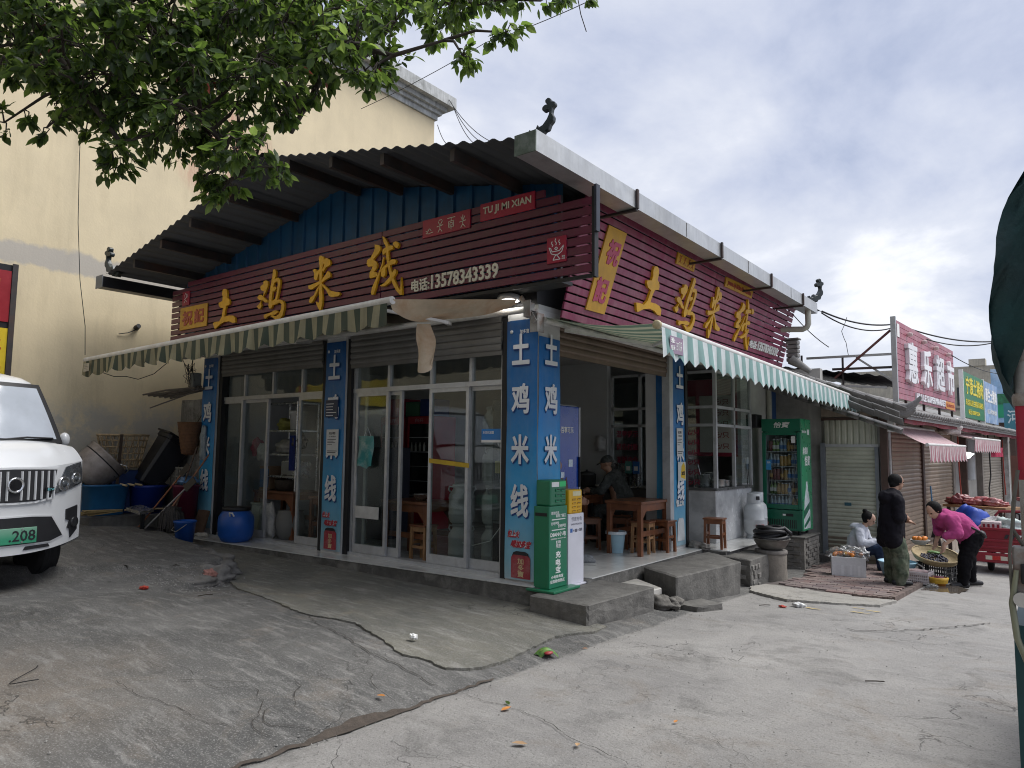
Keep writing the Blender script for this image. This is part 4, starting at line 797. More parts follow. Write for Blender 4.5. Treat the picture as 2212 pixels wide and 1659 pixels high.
# ---- right awning, mint
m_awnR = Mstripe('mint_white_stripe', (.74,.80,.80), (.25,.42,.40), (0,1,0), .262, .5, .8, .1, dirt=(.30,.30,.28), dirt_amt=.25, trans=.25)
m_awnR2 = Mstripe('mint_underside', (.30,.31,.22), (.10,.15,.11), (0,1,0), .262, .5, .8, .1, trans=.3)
AR = thing('street_awning', 'mint and white striped awning with scalloped edge along the road side', 'awning', (.9,4,2.6))
def bz(y): return 2.66-.0215*(y+.1)
MB().cyl((1.5,-.12,bz(-.12)),(1.5,8.35,bz(8.35)),.036,n=14).build('front_tube', m_tube, AR)
MB().lathe([(.0,-.012),(.035,-.012),(.045,0),(.045,.03)], 14, (1.5,-.14,bz(-.1)), (0,1,0)).build('end_cap', M('yellowed_cap', (.50,.42,.25), .5, .1, 8), AR)
def val2(a, b):
    y = -.10+8.42*a; sc = abs(math.sin(math.pi*y/.262))**.75; h = .235+.075*sc+.012*math.sin(y*5); z0 = bz(y)-.02
    return (1.535+.015*math.sin(y*24)*b+.012*math.sin(y*7+1)*b+.02*b, y, z0-h*b)
MB().grid(val2, 420, 6, flip=True).build('valance', m_awnR, AR)
sm = MB()                                              # soot stain on the cloth: thin dark film patch with its own ragged outline
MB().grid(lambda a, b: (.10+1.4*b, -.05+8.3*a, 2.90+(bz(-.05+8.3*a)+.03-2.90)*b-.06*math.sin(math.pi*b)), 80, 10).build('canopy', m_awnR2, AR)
MB().cyl((.08,.0,2.87),(.08,8.1,2.84),.035,n=12).build('roller_tube', m_tube, AR)
for y in (.35,3.9,7.2): q = MB(); q.bar((.12,y,2.80),(.85,y+.75,2.66),.05,.035); q.bar((.85,y+.75,2.66),(1.46,y+.1,bz(y)-.01),.045,.03); q.build('folding_arm', m_tube, AR)
nt = thing('awning_label', 'purple maker label stitched to the near end of the mint valance', 'label', (1.57,.1,2.5)); MB().obox((1.562,.02,2.40), (0,.30,0), (0,0,.17), (.004,0,0)).build('sheet', M('label_purple', (.30,.22,.30), .7, .15, 20), nt); text('雅:', m_wht, nt, (1.567,.04,2.50), Y_*.09, Zv*.055, X_, .001, .02); text('电话', m_wht, nt, (1.567,.04,2.43), Y_*.09, Zv*.05, X_, .001, .02); text('1357 风采', m_wht, nt, (1.567,.15,2.43), Y_*.14, Zv*.1, X_, .001, .0)
nt = thing('awning_tag', 'cream care tag on the far left end of the olive awning', 'label', (-7.85,ay,2.7)); MB().obox((-7.86,ay-.062,2.61), (.20,0,0), (0,0,.13), (0,-.003,0)).build('sheet', M('tag_cream', (.52,.48,.38), .8, .15, 20), nt)
for k in range(4): MB().box(-7.84,-7.84+R.uniform(.1,.16),ay-.0665,ay-.0652,2.63+.026*k,2.638+.026*k).build('print_line', M('tag_ink', (.28,.26,.22), .8, .1, 9), nt)
# corner brackets of both awnings
q = MB(); q.box(-.03,.06,-.24,-.225,2.88,3.06); q.box(-.03,-.018,-.225,-.05,2.88,3.06); q.box(.0,.05,-.22,-.08,2.95,2.98); q.build('corner_bracket', m_rust, AL); q = MB(); q.box(.0,.10,-.16,-.147,2.72,2.93); q.box(.088,.10,-.147,-.03,2.72,2.93); q.build('corner_bracket', m_rust, AR)
MB().bar((-.10,-.20,3.12),(.10,-.20,2.82),.05,.012,(0,1,0)).build('flat_strap', m_rust, AR)
# ================================================================ people toolkit
FOLD = bpy.data.textures.new('cloth_folds', 'CLOUDS'); FOLD.noise_scale = .09; FOLD.noise_depth = 2; CLOTH = ('coat','jacket','trousers','jeans','sweater','top')
class Fig:
    """collects overlapping capsules and ellipsoids; fused into one continuous surface"""
    def __init__(s): s.q = MB()
    def c(s, a, b, ra, rb=None, n=12):
        rb = ra if rb is None else rb; s.q.cyl(a, b, ra, rb, n); s.q.ell(a, (ra,)*3, n, 8); s.q.ell(b, (rb,)*3, n, 8); return s
    def ch(s, pts, rs):
        for i in range(len(pts)-1): s.c(pts[i], pts[i+1], rs[i], rs[i+1])
        return s
    def e(s, c, r, rot=None): s.q.ell(c, r, 16, 10, rot); return s
    def done(s, name, mat, parent, vox=.012, it=3):
        md = [('REMESH', dict(mode='VOXEL', voxel_size=vox, use_smooth_shade=True)), ('SMOOTH', dict(factor=.5, iterations=it))]
        if name in CLOTH: md.append(('DISPLACE', dict(texture=FOLD, strength=.032, mid_level=.5, texture_coords='LOCAL')))
        me = evalmesh(s.q.mesh(name, mat), md)
        if not me.materials: me.materials.append(mat)
        return obj(name, me, parent)
def hand(F, wrist, d, side, down, curl=.5, s=1.0):
    """palm, four fingers and a thumb leaving the side of the palm; d = pointing direction, side = towards the thumb"""
    w, d, sd, dn = Vector(wrist), Vector(d).normalized(), Vector(side).normalized(), Vector(down).normalized()
    palm = w + d*.045*s; F.ch([w, palm, w+d*.085*s], [.026*s,.030*s,.028*s]); F.c(palm+sd*.022*s, w+d*.085*s+sd*.024*s, .018*s); F.c(palm-sd*.022*s, w+d*.08*s-sd*.026*s, .016*s)
    for i, (o, l) in enumerate(((.030,.068),(.010,.078),(-.010,.072),(-.030,.056))):
        a = w+d*.085*s+sd*o*s; b = a+(d*math.cos(curl*.6)+dn*math.sin(curl*.6)).normalized()*l*.5*s; c = b+(d*math.cos(curl*1.7)+dn*math.sin(curl*1.7)).normalized()*l*.5*s
        F.ch([a, b, c], [.0105*s,.0095*s,.0085*s])
    a = w+d*.03*s+sd*.028*s; b = a+(d*.6+sd*.75).normalized()*.036*s; F.ch([a, b, b+(d*.85+sd*.1+dn*.45).normalized()*.032*s], [.013*s,.0115*s,.010*s])
    return F
m_skin = M('skin_tone', (.34,.19,.125), .55, .10, 12); m_skin2 = M('skin_tone_light', (.46,.28,.20), .5, .08, 12)
m_hair = M('black_hair', (.008,.0075,.0075), .65, .3, 60, bump=.6, bs=150, spec=.15)
def head(F, c, f, upv, s=1.0):
    """head at c facing f: cranium, jaw, nose, ears"""
    c, f, u = Vector(c), Vector(f).normalized(), Vector(upv).normalized(); r = f.cross(u).normalized(); u = r.cross(f)
    rot = Matrix((f, r, u)).transposed()
    F.e(c+u*.02*s, (.094*s,.075*s,.092*s), rot); F.e(c+f*.022*s-u*.045*s, (.070*s,.058*s,.070*s), rot); F.e(c+f*.05*s-u*.088*s, (.030*s,.032*s,.024*s), rot)
    F.ch([c+f*.088*s+u*.005*s, c+f*.106*s-u*.028*s], [.009*s,.014*s]); F.c(c+f*.092*s-u*.062*s-r*.014*s, c+f*.092*s-u*.062*s+r*.014*s, .0075*s)
    for k in (-1, 1): F.e(c+r*k*.076*s-f*.008*s-u*.01*s, (.018*s,.008*s,.030*s), rot); F.c(c+f*.078*s+u*.018*s+r*k*.034*s, c+f*.086*s+u*.02*s+r*k*.018*s, .010*s)
    return f, r, u, rot
def eyes(parent, c, f, upv, s=1.0):
    c, f, u = Vector(c), Vector(f).normalized(), Vector(upv).normalized(); r = f.cross(u).normalized(); u = r.cross(f)
    for k in (-1, 1): MB().ell(c+f*.084*s+r*k*.032*s+u*.0*s, (.011*s,.013*s,.008*s), 10, 6).build('eye', m_hair, parent)
# ================================================================ furniture and things inside
m_wood = M('red_brown_wood', (.20,.075,.032), .38, .3, 5, streak=.25, dirt=(.10,.035,.016), dirt_amt=.5, coat=.2)
m_wood2 = M('pale_wood', (.34,.19,.09), .5, .28, 6, streak=.25, dirt=(.18,.09,.04), dirt_amt=.4)
m_steel = M('stainless_steel', (.58,.58,.57), .28, .08, 8, metal=.9)
m_dkglass = M('dark_cooler_glass', (.012,.016,.018), .08, .1, 4, spec=.6)
m_lb = M('pale_blue_plastic', (.34,.52,.62), .45, .08, 6)
m_bluep = M('blue_plastic', (.012,.085,.36), .38, .12, 5, dirt=(.02,.05,.12), dirt_amt=.4)
m_churn = M('milky_plastic', (.44,.46,.46), .45, .08, 5, dirt=(.30,.30,.28), dirt_amt=.35)
def table_proto(label, w=.58, l=.88, h=.74):
    t = thing('dining_table', label, 'table', (0,0,0), 0, 'wooden dining tables')
    MB().bbox(-w/2,w/2,-l/2,l/2,h-.04,h,.008).build('table_top', m_wood, t)
    leg = MB().bbox(-.032,.032,-.032,.032,0,h-.04,.005).mesh('leg', m_wood)
    for sx in (-1,1):
        for sy in (-1,1): obj('leg', leg, t, loc=(sx*(w/2-.05), sy*(l/2-.05), 0))
        MB().box(sx*(w/2-.05)-.014, sx*(w/2-.05)+.014, -l/2+.085, l/2-.085, h-.14, h-.041).build('apron', m_wood, t)
        MB().box(sx*(w/2-.05)-.013, sx*(w/2-.05)+.013, -l/2+.085, l/2-.085, .26, .33).build('stretcher', m_wood, t)
        MB().prism([(0,0),(.12,0),(0,-.12)], (sx*(w/2-.05)-.012, -l/2+.084, h-.142), (0,1,0), (0,0,1), (.024,0,0)).build('corner_brace', m_wood, t)
    for sy in (-1,1): MB().box(-w/2+.085, w/2-.085, sy*(l/2-.05)-.014, sy*(l/2-.05)+.014, h-.13, h-.041).build('apron', m_wood, t)
    return t
def stool_proto(label, mat):
    t = thing('stool', label, 'stool', (0,0,0), 0, 'square wooden stools')
    MB().bbox(-.15,.15,-.125,.125,.425,.45,.006).build('seat', m_wood, t)
    for sx in (-1,1):
        for sy in (-1,1): MB().bar((sx*.125,sy*.10,0),(sx*.115,sy*.092,.425),.036,.036).build('leg', mat, t)
        MB().box(sx*.12-.01,sx*.12+.01,-.08,.08,.20,.235).build('rung', mat, t); MB().box(sx*.118-.01,sx*.118+.01,-.078,.078,.365,.4248).build('rail', mat, t)
    for sy in (-1,1): MB().box(-.10,.10,sy*.096-.01,sy*.096+.01,.15,.185).build('rung', mat, t); MB().box(-.10,.10,sy*.094-.01,sy*.094+.01,.365,.4246).build('rail', mat, t)
    return t
T = table_proto('wooden dining table nearest the open street side with a blue bucket beside it'); T.location = (-.32,2.94,0); T.rotation_euler = (0,0,.0)
dup(T, (-1.75,3.42,0), math.pi/2, 'wooden dining table in front of the man in camouflage')
dup(T, (-2.42,.62,0), math.pi/2, 'wooden table with a steel bowl behind the gap in the sliding doors')
dup(T, (-5.45,.68,0), math.pi/2, 'wooden table carrying the stainless rack behind the left shopfront', scale=(1.05,1.25,1))
dup(T, (-4.28,.72,0), math.pi/2, 'wooden table partly hidden behind the middle pillar', scale=(.9,.8,.95))
St = stool_proto('square wooden stool standing alone by the marble counter', m_wood); St.location = (.38,4.05,0); St.rotation_euler = (0,0,.12)
S2 = stool_proto('pale legged wooden stool pushed under the near dining table', m_wood2); S2.location = (-.22,2.90,0); S2.rotation_euler = (0,0,.1)
dup(St, (-.06,3.23,0), -.1, 'wooden stool at the far side of the near dining table')
dup(St, (-.70,3.12,0), .2, 'dark wooden stool behind the near dining table')
dup(St, (-.95,3.62,0), .4, 'wooden stool the man in camouflage sits on')
dup(S2, (-.72,1.28,0), .3, 'wooden stool the man in grey sits on')
dup(S2, (-2.12,.42,0), .0, 'wooden stool seen through the gap in the sliding doors')
dup(St, (-1.0,2.75,0), .7, 'small wooden stool in the shade between the two dining tables')
# bucket by the table
b = thing('waste_bucket', 'pale blue plastic bucket lined with a bag beside the near dining table', 'bucket', (-.49,2.72,0))
MB().lathe([(.0,.005),(.095,.0),(.10,.01),(.135,.29),(.14,.30),(.13,.30),(.095,.02),(.0,.02)], 24, (-.52,2.66,0)).build('tub', m_lb, b)
MB().lathe([(.128,.24),(.136,.305),(.148,.30),(.150,.262)], 24, (-.52,2.66,0), cap=False).build('bag_rim', M('clear_bag', (.62,.68,.72), .3, .1, 20), b)
# upright drinks cooler with a printed blue door behind the corner pillar
f = thing('blue_cooler', 'tall blue drinks cooler with cola print behind the corner pillar', 'cooler', (-.9,1.5,0))
MB().bbox(-1.25,-.64,1.12,1.82,.03,2.04,.02).build('cabinet', M('cooler_white', (.60,.61,.62), .4, .06, 6), f)
MB().bbox(-.639,-.60,1.13,1.80,.2,2.02,.012).build('door', M('cooler_blue', (.006,.05,.33), .25, .08, 4, coat=.3), f)
MB().bbox(-.632,-.592,1.802,1.83,.2,2.02,.008).build('door_edge', m_alu, f); MB().bar((-.585,1.79,.95),(-.585,1.79,1.35),.02).build('handle', m_black, f)
text('百事可乐', m_wht, f, (-.599,1.36,1.66), Y_*.30, Zv*.085, X_, .003, .015)
MB().lathe([(.0,.004),(.06,.004),(.06,0)], 20, (-.599,1.28,1.70), (1,0,0)).build('round_mark', m_wht, f)
MB().prism([(0,0),(.02,.5),(-.02,.56),(.06,.62),(.1,.55),(.18,.66),(.24,.58),(.30,.64),(.33,.5),(.30,0)], (-.599,1.2,.45), Y_, Zv, X_*.003).build('cola_print', M('cola_brown', (.075,.022,.015), .3, .4, 14, dirt=(.35,.20,.14), dirt_amt=.5, dirt_s=16), f)
for (a, b_, s) in ((.42,1.22,.10),(.24,1.08,.08),(.1,1.12,.07)): MB().bbox(-.598,-.594,1.12+a,1.12+a+s,b_,b_+s*.95,.01).build('ice_print', M('ice_white', (.55,.65,.75), .3, .25, 20), f)
MB().lathe([(.0,.005),(.085,.005),(.085,0)], 20, (-.598,1.55,.78), (1,0,0)).build('red_blue_disc', m_wht, f); MB().prism([(math.cos(a)*.08, math.sin(a)*.08) for a in np.linspace(.25, math.pi+.1, 12)], (-.592,1.55,.78), Y_, Zv, X_*.002).build('disc_red', M('disc_red', (.5,.02,.03), .4, .1, 6), f)
# red coolers at the back
def red_cooler(x0, label, head_=True):
    r = thing('red_cooler', label, 'cooler', (x0+.3,2.7,0), 0, 'red drinks coolers'); red = M('cooler_red', (.45,.014,.035), .35, .1, 5)
    MB().bbox(x0,x0+.62,2.5,3.1,.05,2.0,.015).build('cabinet', red, r); MB().box(x0+.07,x0+.55,2.49,2.5,.55,1.86).build('glass_door', m_dkglass, r)
    for z0 in (.62,.87,1.12,1.37,1.62):
        MB().box(x0+.08,x0+.54,2.482,2.489,z0,z0+.012).build('shelf_edge', m_alu, r)
    text('白开', M('faded_pink_letter', (.55,.30,.32), .5, .1, 6), r, (x0+.2,2.497,1.89), X_*.2, Zv*.07, -Y_, .003, .01)
    for k in range(4): MB().lathe([(.02,0),(.022,.09),(.008,.13),(.008,.15)], 8, (x0+.15+.1*k,2.477,1.39)).build('bottle', M('cooler_bottle', (.35,.36,.33), .3, .2, 12), r)
    return r
red_cooler(-5.32, 'red drinks cooler behind the hanging teal bag'); red_cooler(-4.62, 'red drinks cooler behind the gap between the sliding doors')
bx = thing('stacked_cartons', 'cartons stacked on top of the red coolers', 'cartons', (-4.7,2.8,2.0))
for (x, w, h, c) in ((-5.25,.5,.32,(.40,.05,.10)),(-4.72,.34,.26,(.05,.16,.09)),(-4.36,.34,.30,(.02,.05,.2))): MB().bbox(x,x+w,2.55,2.95,2.0,2.0+h,.01).build('carton', M('carton_%d' % int(w*100+h*1000), c, .7, .15, 6), bx)
# white churns stacked behind the sliding door
def churn(loc, label, first=[]):
    if first: return dup(first[0], loc, R.uniform(0,6), label)
    r = thing('plastic_churn', label, 'churn', (0,0,0), 0, 'white plastic churns stacked inside the doors'); first.append(r)
    MB().lathe([(.0,.0),(.13,.0),(.145,.012),(.163,.06),(.165,.10),(.169,.105),(.169,.125),(.165,.13),(.165,.30),(.169,.305),(.169,.325),(.165,.33),(.160,.36),(.118,.42),(.112,.44),(.112,.455)], 24).build('body', m_churn, r)
    MB().lathe([(.0,.49),(.11,.49),(.122,.482),(.124,.455),(.112,.452)], 24).build('lid', m_churn, r)
    for k in (0, math.pi): MB().tube([(math.cos(k)*.150,math.sin(k)*.15,.385),(math.cos(k)*.175,math.sin(k)*.175,.42),(math.cos(k)*.165,math.sin(k)*.165,.455),(math.cos(k)*.118,math.sin(k)*.118,.45)], .011, 6).build('handle', m_churn, r)
    r.location = loc; r.rotation_euler = (0,0,.3); return r
names = ['white churn at the foot of the front stack behind the sliding door','white churn on top of the front stack, blue cord on its handle']
for k in range(2): churn((-1.55,.52,.012+k*.492), names[k])
o5 = ['lowest','second','third','fourth','topmost']
for k in range(4): churn((-1.12,.66,.012+k*.492), '%s white churn of the tall stack next to the grey cabinet' % o5[k if k < 3 else 4])
for k in range(3): churn((-1.38,1.05,.012+k*.492), '%s white churn of the rear stack behind the others' % o5[k if k < 2 else 4])
c = thing('grey_cabinet', 'tall grey floor-standing air conditioner inside the right door pane', 'air conditioner', (-.8,.75,0))
MB().bbox(-.98,-.58,.42,.80,.01,2.05,.015).build('cabinet', M('cabinet_grey', (.17,.19,.20), .5, .08, 5), c); MB().box(-.95,-.61,.414,.42,.1,.55).build('grille', m_black, c); MB().box(-.965,-.595,.415,.419,.58,.585).build('panel_gap', m_black, c)
MB().box(-.93,-.85,.416,.4195,1.15,1.30).build('energy_label', M('label_yellow_pale', (.6,.55,.25), .6, .1, 10), c)
MB().tube([(-.75,.40,1.75),(-.72,.38,1.5),(-.76,.37,1.2),(-.68,.38,.9),(-.72,.36,.6),(-.9,.3,.35),(-1.15,.28,.28),(-1.3,.26,.3)], .006, 5).build('cable', m_wht, c)
s_ = thing('blue_sticker', 'small blue and white sticker on the right door pane', 'sticker', (-.85,.14,1.6)); MB().obox((-.92,.142,1.52), (.30,0,0), (0,0,.16), (0,-.002,0)).build('sheet', M('sticker_blue', (.02,.20,.55), .4, .08, 8), s_); text('本店已加盟', m_wht, s_, (-.90,.1395,1.62), X_*.17, Zv*.035, -Y_, .001, .01); MB().box(-.92,-.62,.1385,.1398,1.52,1.55).build('white_band', m_wht, s_)
tb = thing('teal_bag', 'teal plastic bag with white pattern hanging on the left sliding door', 'bag', (-2.9,.06,1.5))
MB().grid(lambda a, b: (-3.02+.30*a+.02*math.sin(b*5), .045-.02*math.sin(a*9)*b-.03*math.sin(math.pi*b)*math.sin(math.pi*a), 1.60-.42*b+.02*math.sin(a*8)*b), 12, 14).build('bag_skin', M('teal_film', (.03,.25,.25), .4, .15, 5, dirt=(.55,.60,.60), dirt_amt=.5, dirt_s=6), tb)
MB().tube([(-2.93,.07,1.6),(-2.87,.07,1.72),(-2.80,.07,1.6)], .006, 5).build('handle', M('bag_handle', (.5,.55,.55), .5, .1, 9), tb)
tp = thing('yellow_tape', 'strip of yellow tape across the sliding door pane', 'tape', (-1.4,.07,1.2)); MB().obox((-1.72,.082,1.265), (.66,0,-.05), (0,0,.055), (0,-.002,0)).build('strip', M('tape_yellow', (.55,.36,.02), .5, .15, 9), tp)
bw = thing('steel_bowl', 'stainless steel bowl on the table behind the door gap', 'bowl', (-2.35,.6,.74)); MB().lathe([(.0,.004),(.06,.0),(.10,.04),(.125,.085),(.13,.09),(.12,.088),(.09,.04),(.0,.02)], 20, (-2.30,.55,.742)).build('shell', m_steel, bw)
# ---- things behind the left shopfront
rk = thing('steel_rack', 'stainless rack loaded with bags and pots on the wooden table', 'rack', (-5.4,.7,.74))
for x in (-5.75,-4.98):
    for y in (.46,.86): MB().cyl((x,y,.742),(x,y,2.16),.016,n=8).build('post', m_steel, rk)
for z0 in (.95,1.30,1.68,2.12): MB().bbox(-5.76,-4.97,.45,.87,z0,z0+.03,.004).build('shelf', m_steel, rk)
def lump(name, label, cat, c, r, mat, seed=0, amp=.18, parts=(), sc=4.0, group=None):
    """bag-like lumpy body"""
    rr = random.Random(seed); ph = [rr.uniform(0,6.28) for _ in range(9)]; q = MB(); c = Vector(c)
    def f(a, b):
        t = 2*math.pi*a; p = math.pi*b; d = Vector((math.sin(p)*math.cos(t), math.sin(p)*math.sin(t), -math.cos(p)))
        k = 1+amp*(math.sin(sc*d.x+ph[0])*math.sin(sc*d.y+ph[1])+.5*math.sin(2.1*sc*d.z+ph[2]+2*d.x)+.35*math.sin(3.3*sc*d.x+ph[3]+2*d.z)*math.cos(2.7*sc*d.y+ph[4]))
        z_ = max(-.82, d.z*k); return c+Vector((d.x*k*r[0], d.y*k*r[1], z_*r[2]))
    q.grid(f, 28, 16, flip=False); o = q.build(name, mat); tag(o, label, cat, group); return o
lump('yellow_bag', 'olive yellow bag lying on the upper shelf of the steel rack', 'bag', (-5.52,.66,1.80), (.19,.16,.11), M('olive_bag', (.30,.29,.07), .6, .2, 6), 3)
pt = thing('white_tub', 'white plastic tub on the upper shelf of the steel rack', 'tub', (-5.2,.62,1.71)); MB().lathe([(.0,.0),(.115,.0),(.135,.26),(.145,.265),(.145,.30),(.135,.31),(.0,.31)], 20, (-5.18,.62,1.712)).build('tub', M('white_plastic', (.58,.58,.56), .45, .06, 6), pt)
lump('clear_bag_bundle', 'bundle of clear plastic bags on the middle shelf of the steel rack', 'bag', (-5.35,.64,1.44), (.30,.18,.13), M('clear_bundle', (.34,.33,.31), .4, .3, 14), 8)
lump('black_bag', 'black plastic bag hanging at the right of the steel rack', 'bag', (-5.02,.55,1.52), (.11,.12,.14), M('black_film', (.012,.012,.014), .35, .2, 9), 5)
lump('red_bag', 'pink plastic bag hanging by the left end of the steel rack', 'bag', (-5.98,.42,1.42), (.12,.08,.17), M('pink_film', (.36,.02,.08), .4, .25, 8), 6)
lump('small_white_bag', 'small white bag hanging beside the pink bag', 'bag', (-5.80,.40,1.33), (.10,.08,.15), M('white_film', (.45,.44,.42), .4, .2, 10), 11)
ap = thing('blue_apron', 'dark blue cloth hung over the steel rack', 'cloth', (-5.05,.42,1.3)); MB().grid(lambda a, b: (-5.12+.16*a, .43-.015*math.sin(a*9), 1.62-.55*b), 8, 6).build('cloth', M('navy_cloth', (.008,.02,.14), .85, .15, 6), ap)
mw = thing('steel_appliance', 'stainless kitchen appliance on the table under the rack', 'appliance', (-5.3,.62,.98)); MB().bbox(-5.42,-5.06,.50,.82,.985,1.22,.012).build('casing', m_steel, mw); MB().box(-5.40,-5.12,.49,.50,1.0,1.2).build('front_plate', M('dull_steel', (.35,.35,.34), .4, .1, 8, metal=.7), mw)
bk = thing('dark_basket', 'dark woven basket on the table under the steel rack', 'basket', (-5.45,.6,.75)); MB().lathe([(.0,.0),(.15,.0),(.18,.10),(.185,.17),(.175,.17),(.16,.02),(.0,.02)], 20, (-5.38,.58,.745)).build('bowl', M('dark_wicker', (.06,.045,.035), .8, .4, 30, bump=.8, bs=80), bk); MB().tube([(-5.56,.58,.9),(-5.52,.58,1.0),(-5.38,.58,1.05),(-5.24,.58,1.0),(-5.20,.58,.9)], .007, 6).build('handle', m_steel, bk)
cb_ = thing('blue_carton', 'blue and brown carton at the left end of the wooden table', 'carton', (-5.9,.6,.75)); MB().bbox(-5.98,-5.70,.48,.8,.745,1.12,.006).build('box', M('carton_brown', (.20,.13,.08), .8, .15, 6), cb_); MB().box(-5.96,-5.72,.474,.479,.78,1.08).build('blue_print', M('carton_blue', (.04,.14,.32), .6, .15, 6), cb_)
# under the table and on the ledge
gp = thing('grey_pot', 'round grey lidded crock under the wooden table', 'crock', (-5.15,.5,0)); MB().lathe([(.0,.0),(.15,.0),(.20,.08),(.225,.22),(.215,.36),(.19,.42),(.20,.44),(.0,.45)], 24, (-5.12,.50,.003)).build('body', M('crock_grey', (.20,.20,.19), .6, .12, 6), gp)
lump('white_sack', 'crumpled white woven sack with dark print beside the crock', 'sack', (-5.42,.30,.24), (.16,.12,.30), M('woven_sack', (.52,.51,.48), .7, .12, 9, dirt=(.06,.07,.12), dirt_amt=.5, dirt_s=7), 12)
bb = thing('blue_barrel', 'bright blue plastic barrel with black lid on the ledge of the left shopfront', 'barrel', (-5.66,-.12,0))
MB().lathe([(.0,.0),(.19,.0),(.21,.015),(.255,.10),(.258,.17),(.262,.18),(.262,.33),(.258,.34),(.255,.37),(.215,.44),(.195,.455),(.195,.47)], 32, (-5.5,-.2,.003)).build('body', m_bluep, bb); MB().lathe([(.195,.46),(.21,.47),(.21,.51),(.195,.52),(.0,.523)], 28, (-5.5,-.2,.003)).build('lid', m_black, bb)
MB().tube([(-5.36,-.39,.40),(-5.33,-.42,.45),(-5.27,-.41,.45),(-5.27,-.38,.40)], .012, 6).build('handle', m_wht, bb)
wj = thing('white_jug', 'white plastic jug with black cap behind the left pane', 'jug', (-6.3,.3,0)); MB().lathe([(.0,0),(.085,0),(.09,.02),(.09,.22),(.06,.29),(.03,.31),(.03,.34)], 16, (-6.32,.32,.003)).build('body', M('white_plastic', (.58,.58,.56)), wj); MB().lathe([(.035,.335),(.035,.38),(.0,.385)], 12, (-6.32,.32,.003)).build('cap', m_black, wj)
wb = thing('white_box_tub', 'white box with cover beside the blue barrel', 'tub', (-5.55,.3,0)); MB().bbox(-5.78,-5.50,.22,.44,.004,.52,.03).build('box', M('white_plastic', (.58,.58,.56)), wb); MB().bbox(-5.79,-5.49,.21,.45,.52,.55,.012).build('cover', M('white_plastic', (.58,.58,.56)), wb)
lump('white_rag', 'dirty white rag lying on the ledge by the far left pillar', 'rag', (-6.35,-.27,.02), (.17,.09,.045), M('rag_white', (.40,.38,.34), .9, .2, 14), 15, .3)
ct = thing('dark_cabinet', 'dark blue cabinet behind the middle pane of the left shopfront', 'cabinet', (-4.15,1.3,0)); MB().bbox(-4.7,-3.9,1.3,1.9,.01,1.45,.02).build('body', M('navy_cabinet', (.010,.014,.035), .5, .1, 5), ct)
# ---- kitchen side
w1 = thing('menu_poster', 'red framed food poster with price list on the kitchen wall', 'poster', (-.2,6.0,1.7))
MB().box(-1.3,.0,6.12,6.13,1.35,2.75).build('board', M('poster_red', (.24,.012,.035), .5, .1, 5), w1); MB().box(-1.22,-.78,6.113,6.1195,1.42,2.45).build('food_picture', M('food_print', (.22,.19,.16), .5, .5, 7, dirt=(.55,.53,.50), dirt_amt=.6, dirt_s=6), w1); MB().box(-.70,-.06,6.113,6.1195,1.42,2.45).build('price_panel', M('poster_cream', (.55,.52,.47), .6, .06, 6), w1)
for k in range(5): text('元/只', M('poster_ink', (.25,.03,.03), .6, .1, 6), w1, (-.45,6.112,2.28-.2*k), X_*.30, Zv*.10, -Y_, .001, .012)
for k, s in enumerate(('温馨提示','请先付款','谢谢合作')): w = w1 if k else w1; text(s, M('window_letter_red', (.28,.012,.05), .5, .1, 6), B, (-1.58,4.576,1.66-.22*k), X_*.42, Zv*.12, -Y_, .002, .012)
for k in range(6): text('元/只', MATS['window_letter_red'], B, (-.32,4.576,1.70-.16*k), X_*.26, Zv*.085, -Y_, .002, .01)
for i, (x, y, h) in enumerate(((-1.52,4.35,.42),(-1.30,4.38,.36),(-1.08,4.36,.30))):
    p = thing('bowl_stack', ['tall stack of steel bowls left of the payment cards','middle stack of steel bowls under the red window lettering','shortest stack of steel bowls at the right'][i], 'bowls', (x,y,.9)); n = int(h/.03)
    for k in range(n): MB().lathe([(.06,0),(.085,.02),(.088,.027)], 16, (x,y,.862+k*.03)).build('bowl', m_steel, p)
sh = thing('serving_counter', 'steel topped serving counter under the kitchen window', 'counter', (-1.3,4.35,0)); MB().bbox(-1.75,-.55,4.18,4.50,.0,.83,.01).build('base', M('counter_base', (.10,.10,.10), .5, .1, 5), sh); MB().bbox(-1.77,-.53,4.16,4.505,.83,.86,.005).build('top', m_steel, sh)
for i, (x, col) in enumerate(((-1.16,(.05,.22,.20)),(-1.02,(.02,.13,.40)))): q = thing('payment_card', ['green payment card standing on the serving counter','blue payment card standing on the serving counter'][i], 'card', (x,4.2,.86)); MB().box(x-.06,x+.06,4.222,4.232,1.06,1.26).build('card', M('card_%d' % i, col, .5, .08, 6), q); MB().box(x-.035,x+.035,4.219,4.2215,1.11,1.18).build('white_patch', m_wht, q); MB().bar((x,4.24,.862),(x,4.238,1.06),.012).build('stand', m_black, q)
for i, (x, y, r_, h) in enumerate(((-.12,4.8,.13,.20),(.08,4.95,.12,.12),(.05,5.25,.11,.10),(-.15,5.2,.14,.22),(.07,5.6,.10,.16),(-.7,4.75,.12,.15))):
    p = thing('cooking_pot', ['wide steel pot with ladle at the kitchen corner','low steel pan beside the wide pot','small steel basin on the kitchen counter','deep steel stock pot further back on the counter','steel pot behind the closed kitchen pane','steel pot behind the lettered kitchen pane'][i], 'pot', (x,y,.86)); MB().lathe([(.0,.0),(r_*.92,.0),(r_,.02),(r_,h),(r_*1.06,h+.004),(r_*.97,h),(r_*.94,.02),(.0,.015)], 20, (x,y,.862)).build('shell', m_steel, p)
    if i == 0: MB().tube([(x,y,.95),(x-.08,y+.02,1.22)], .008, 6).build('ladle', m_steel, p)
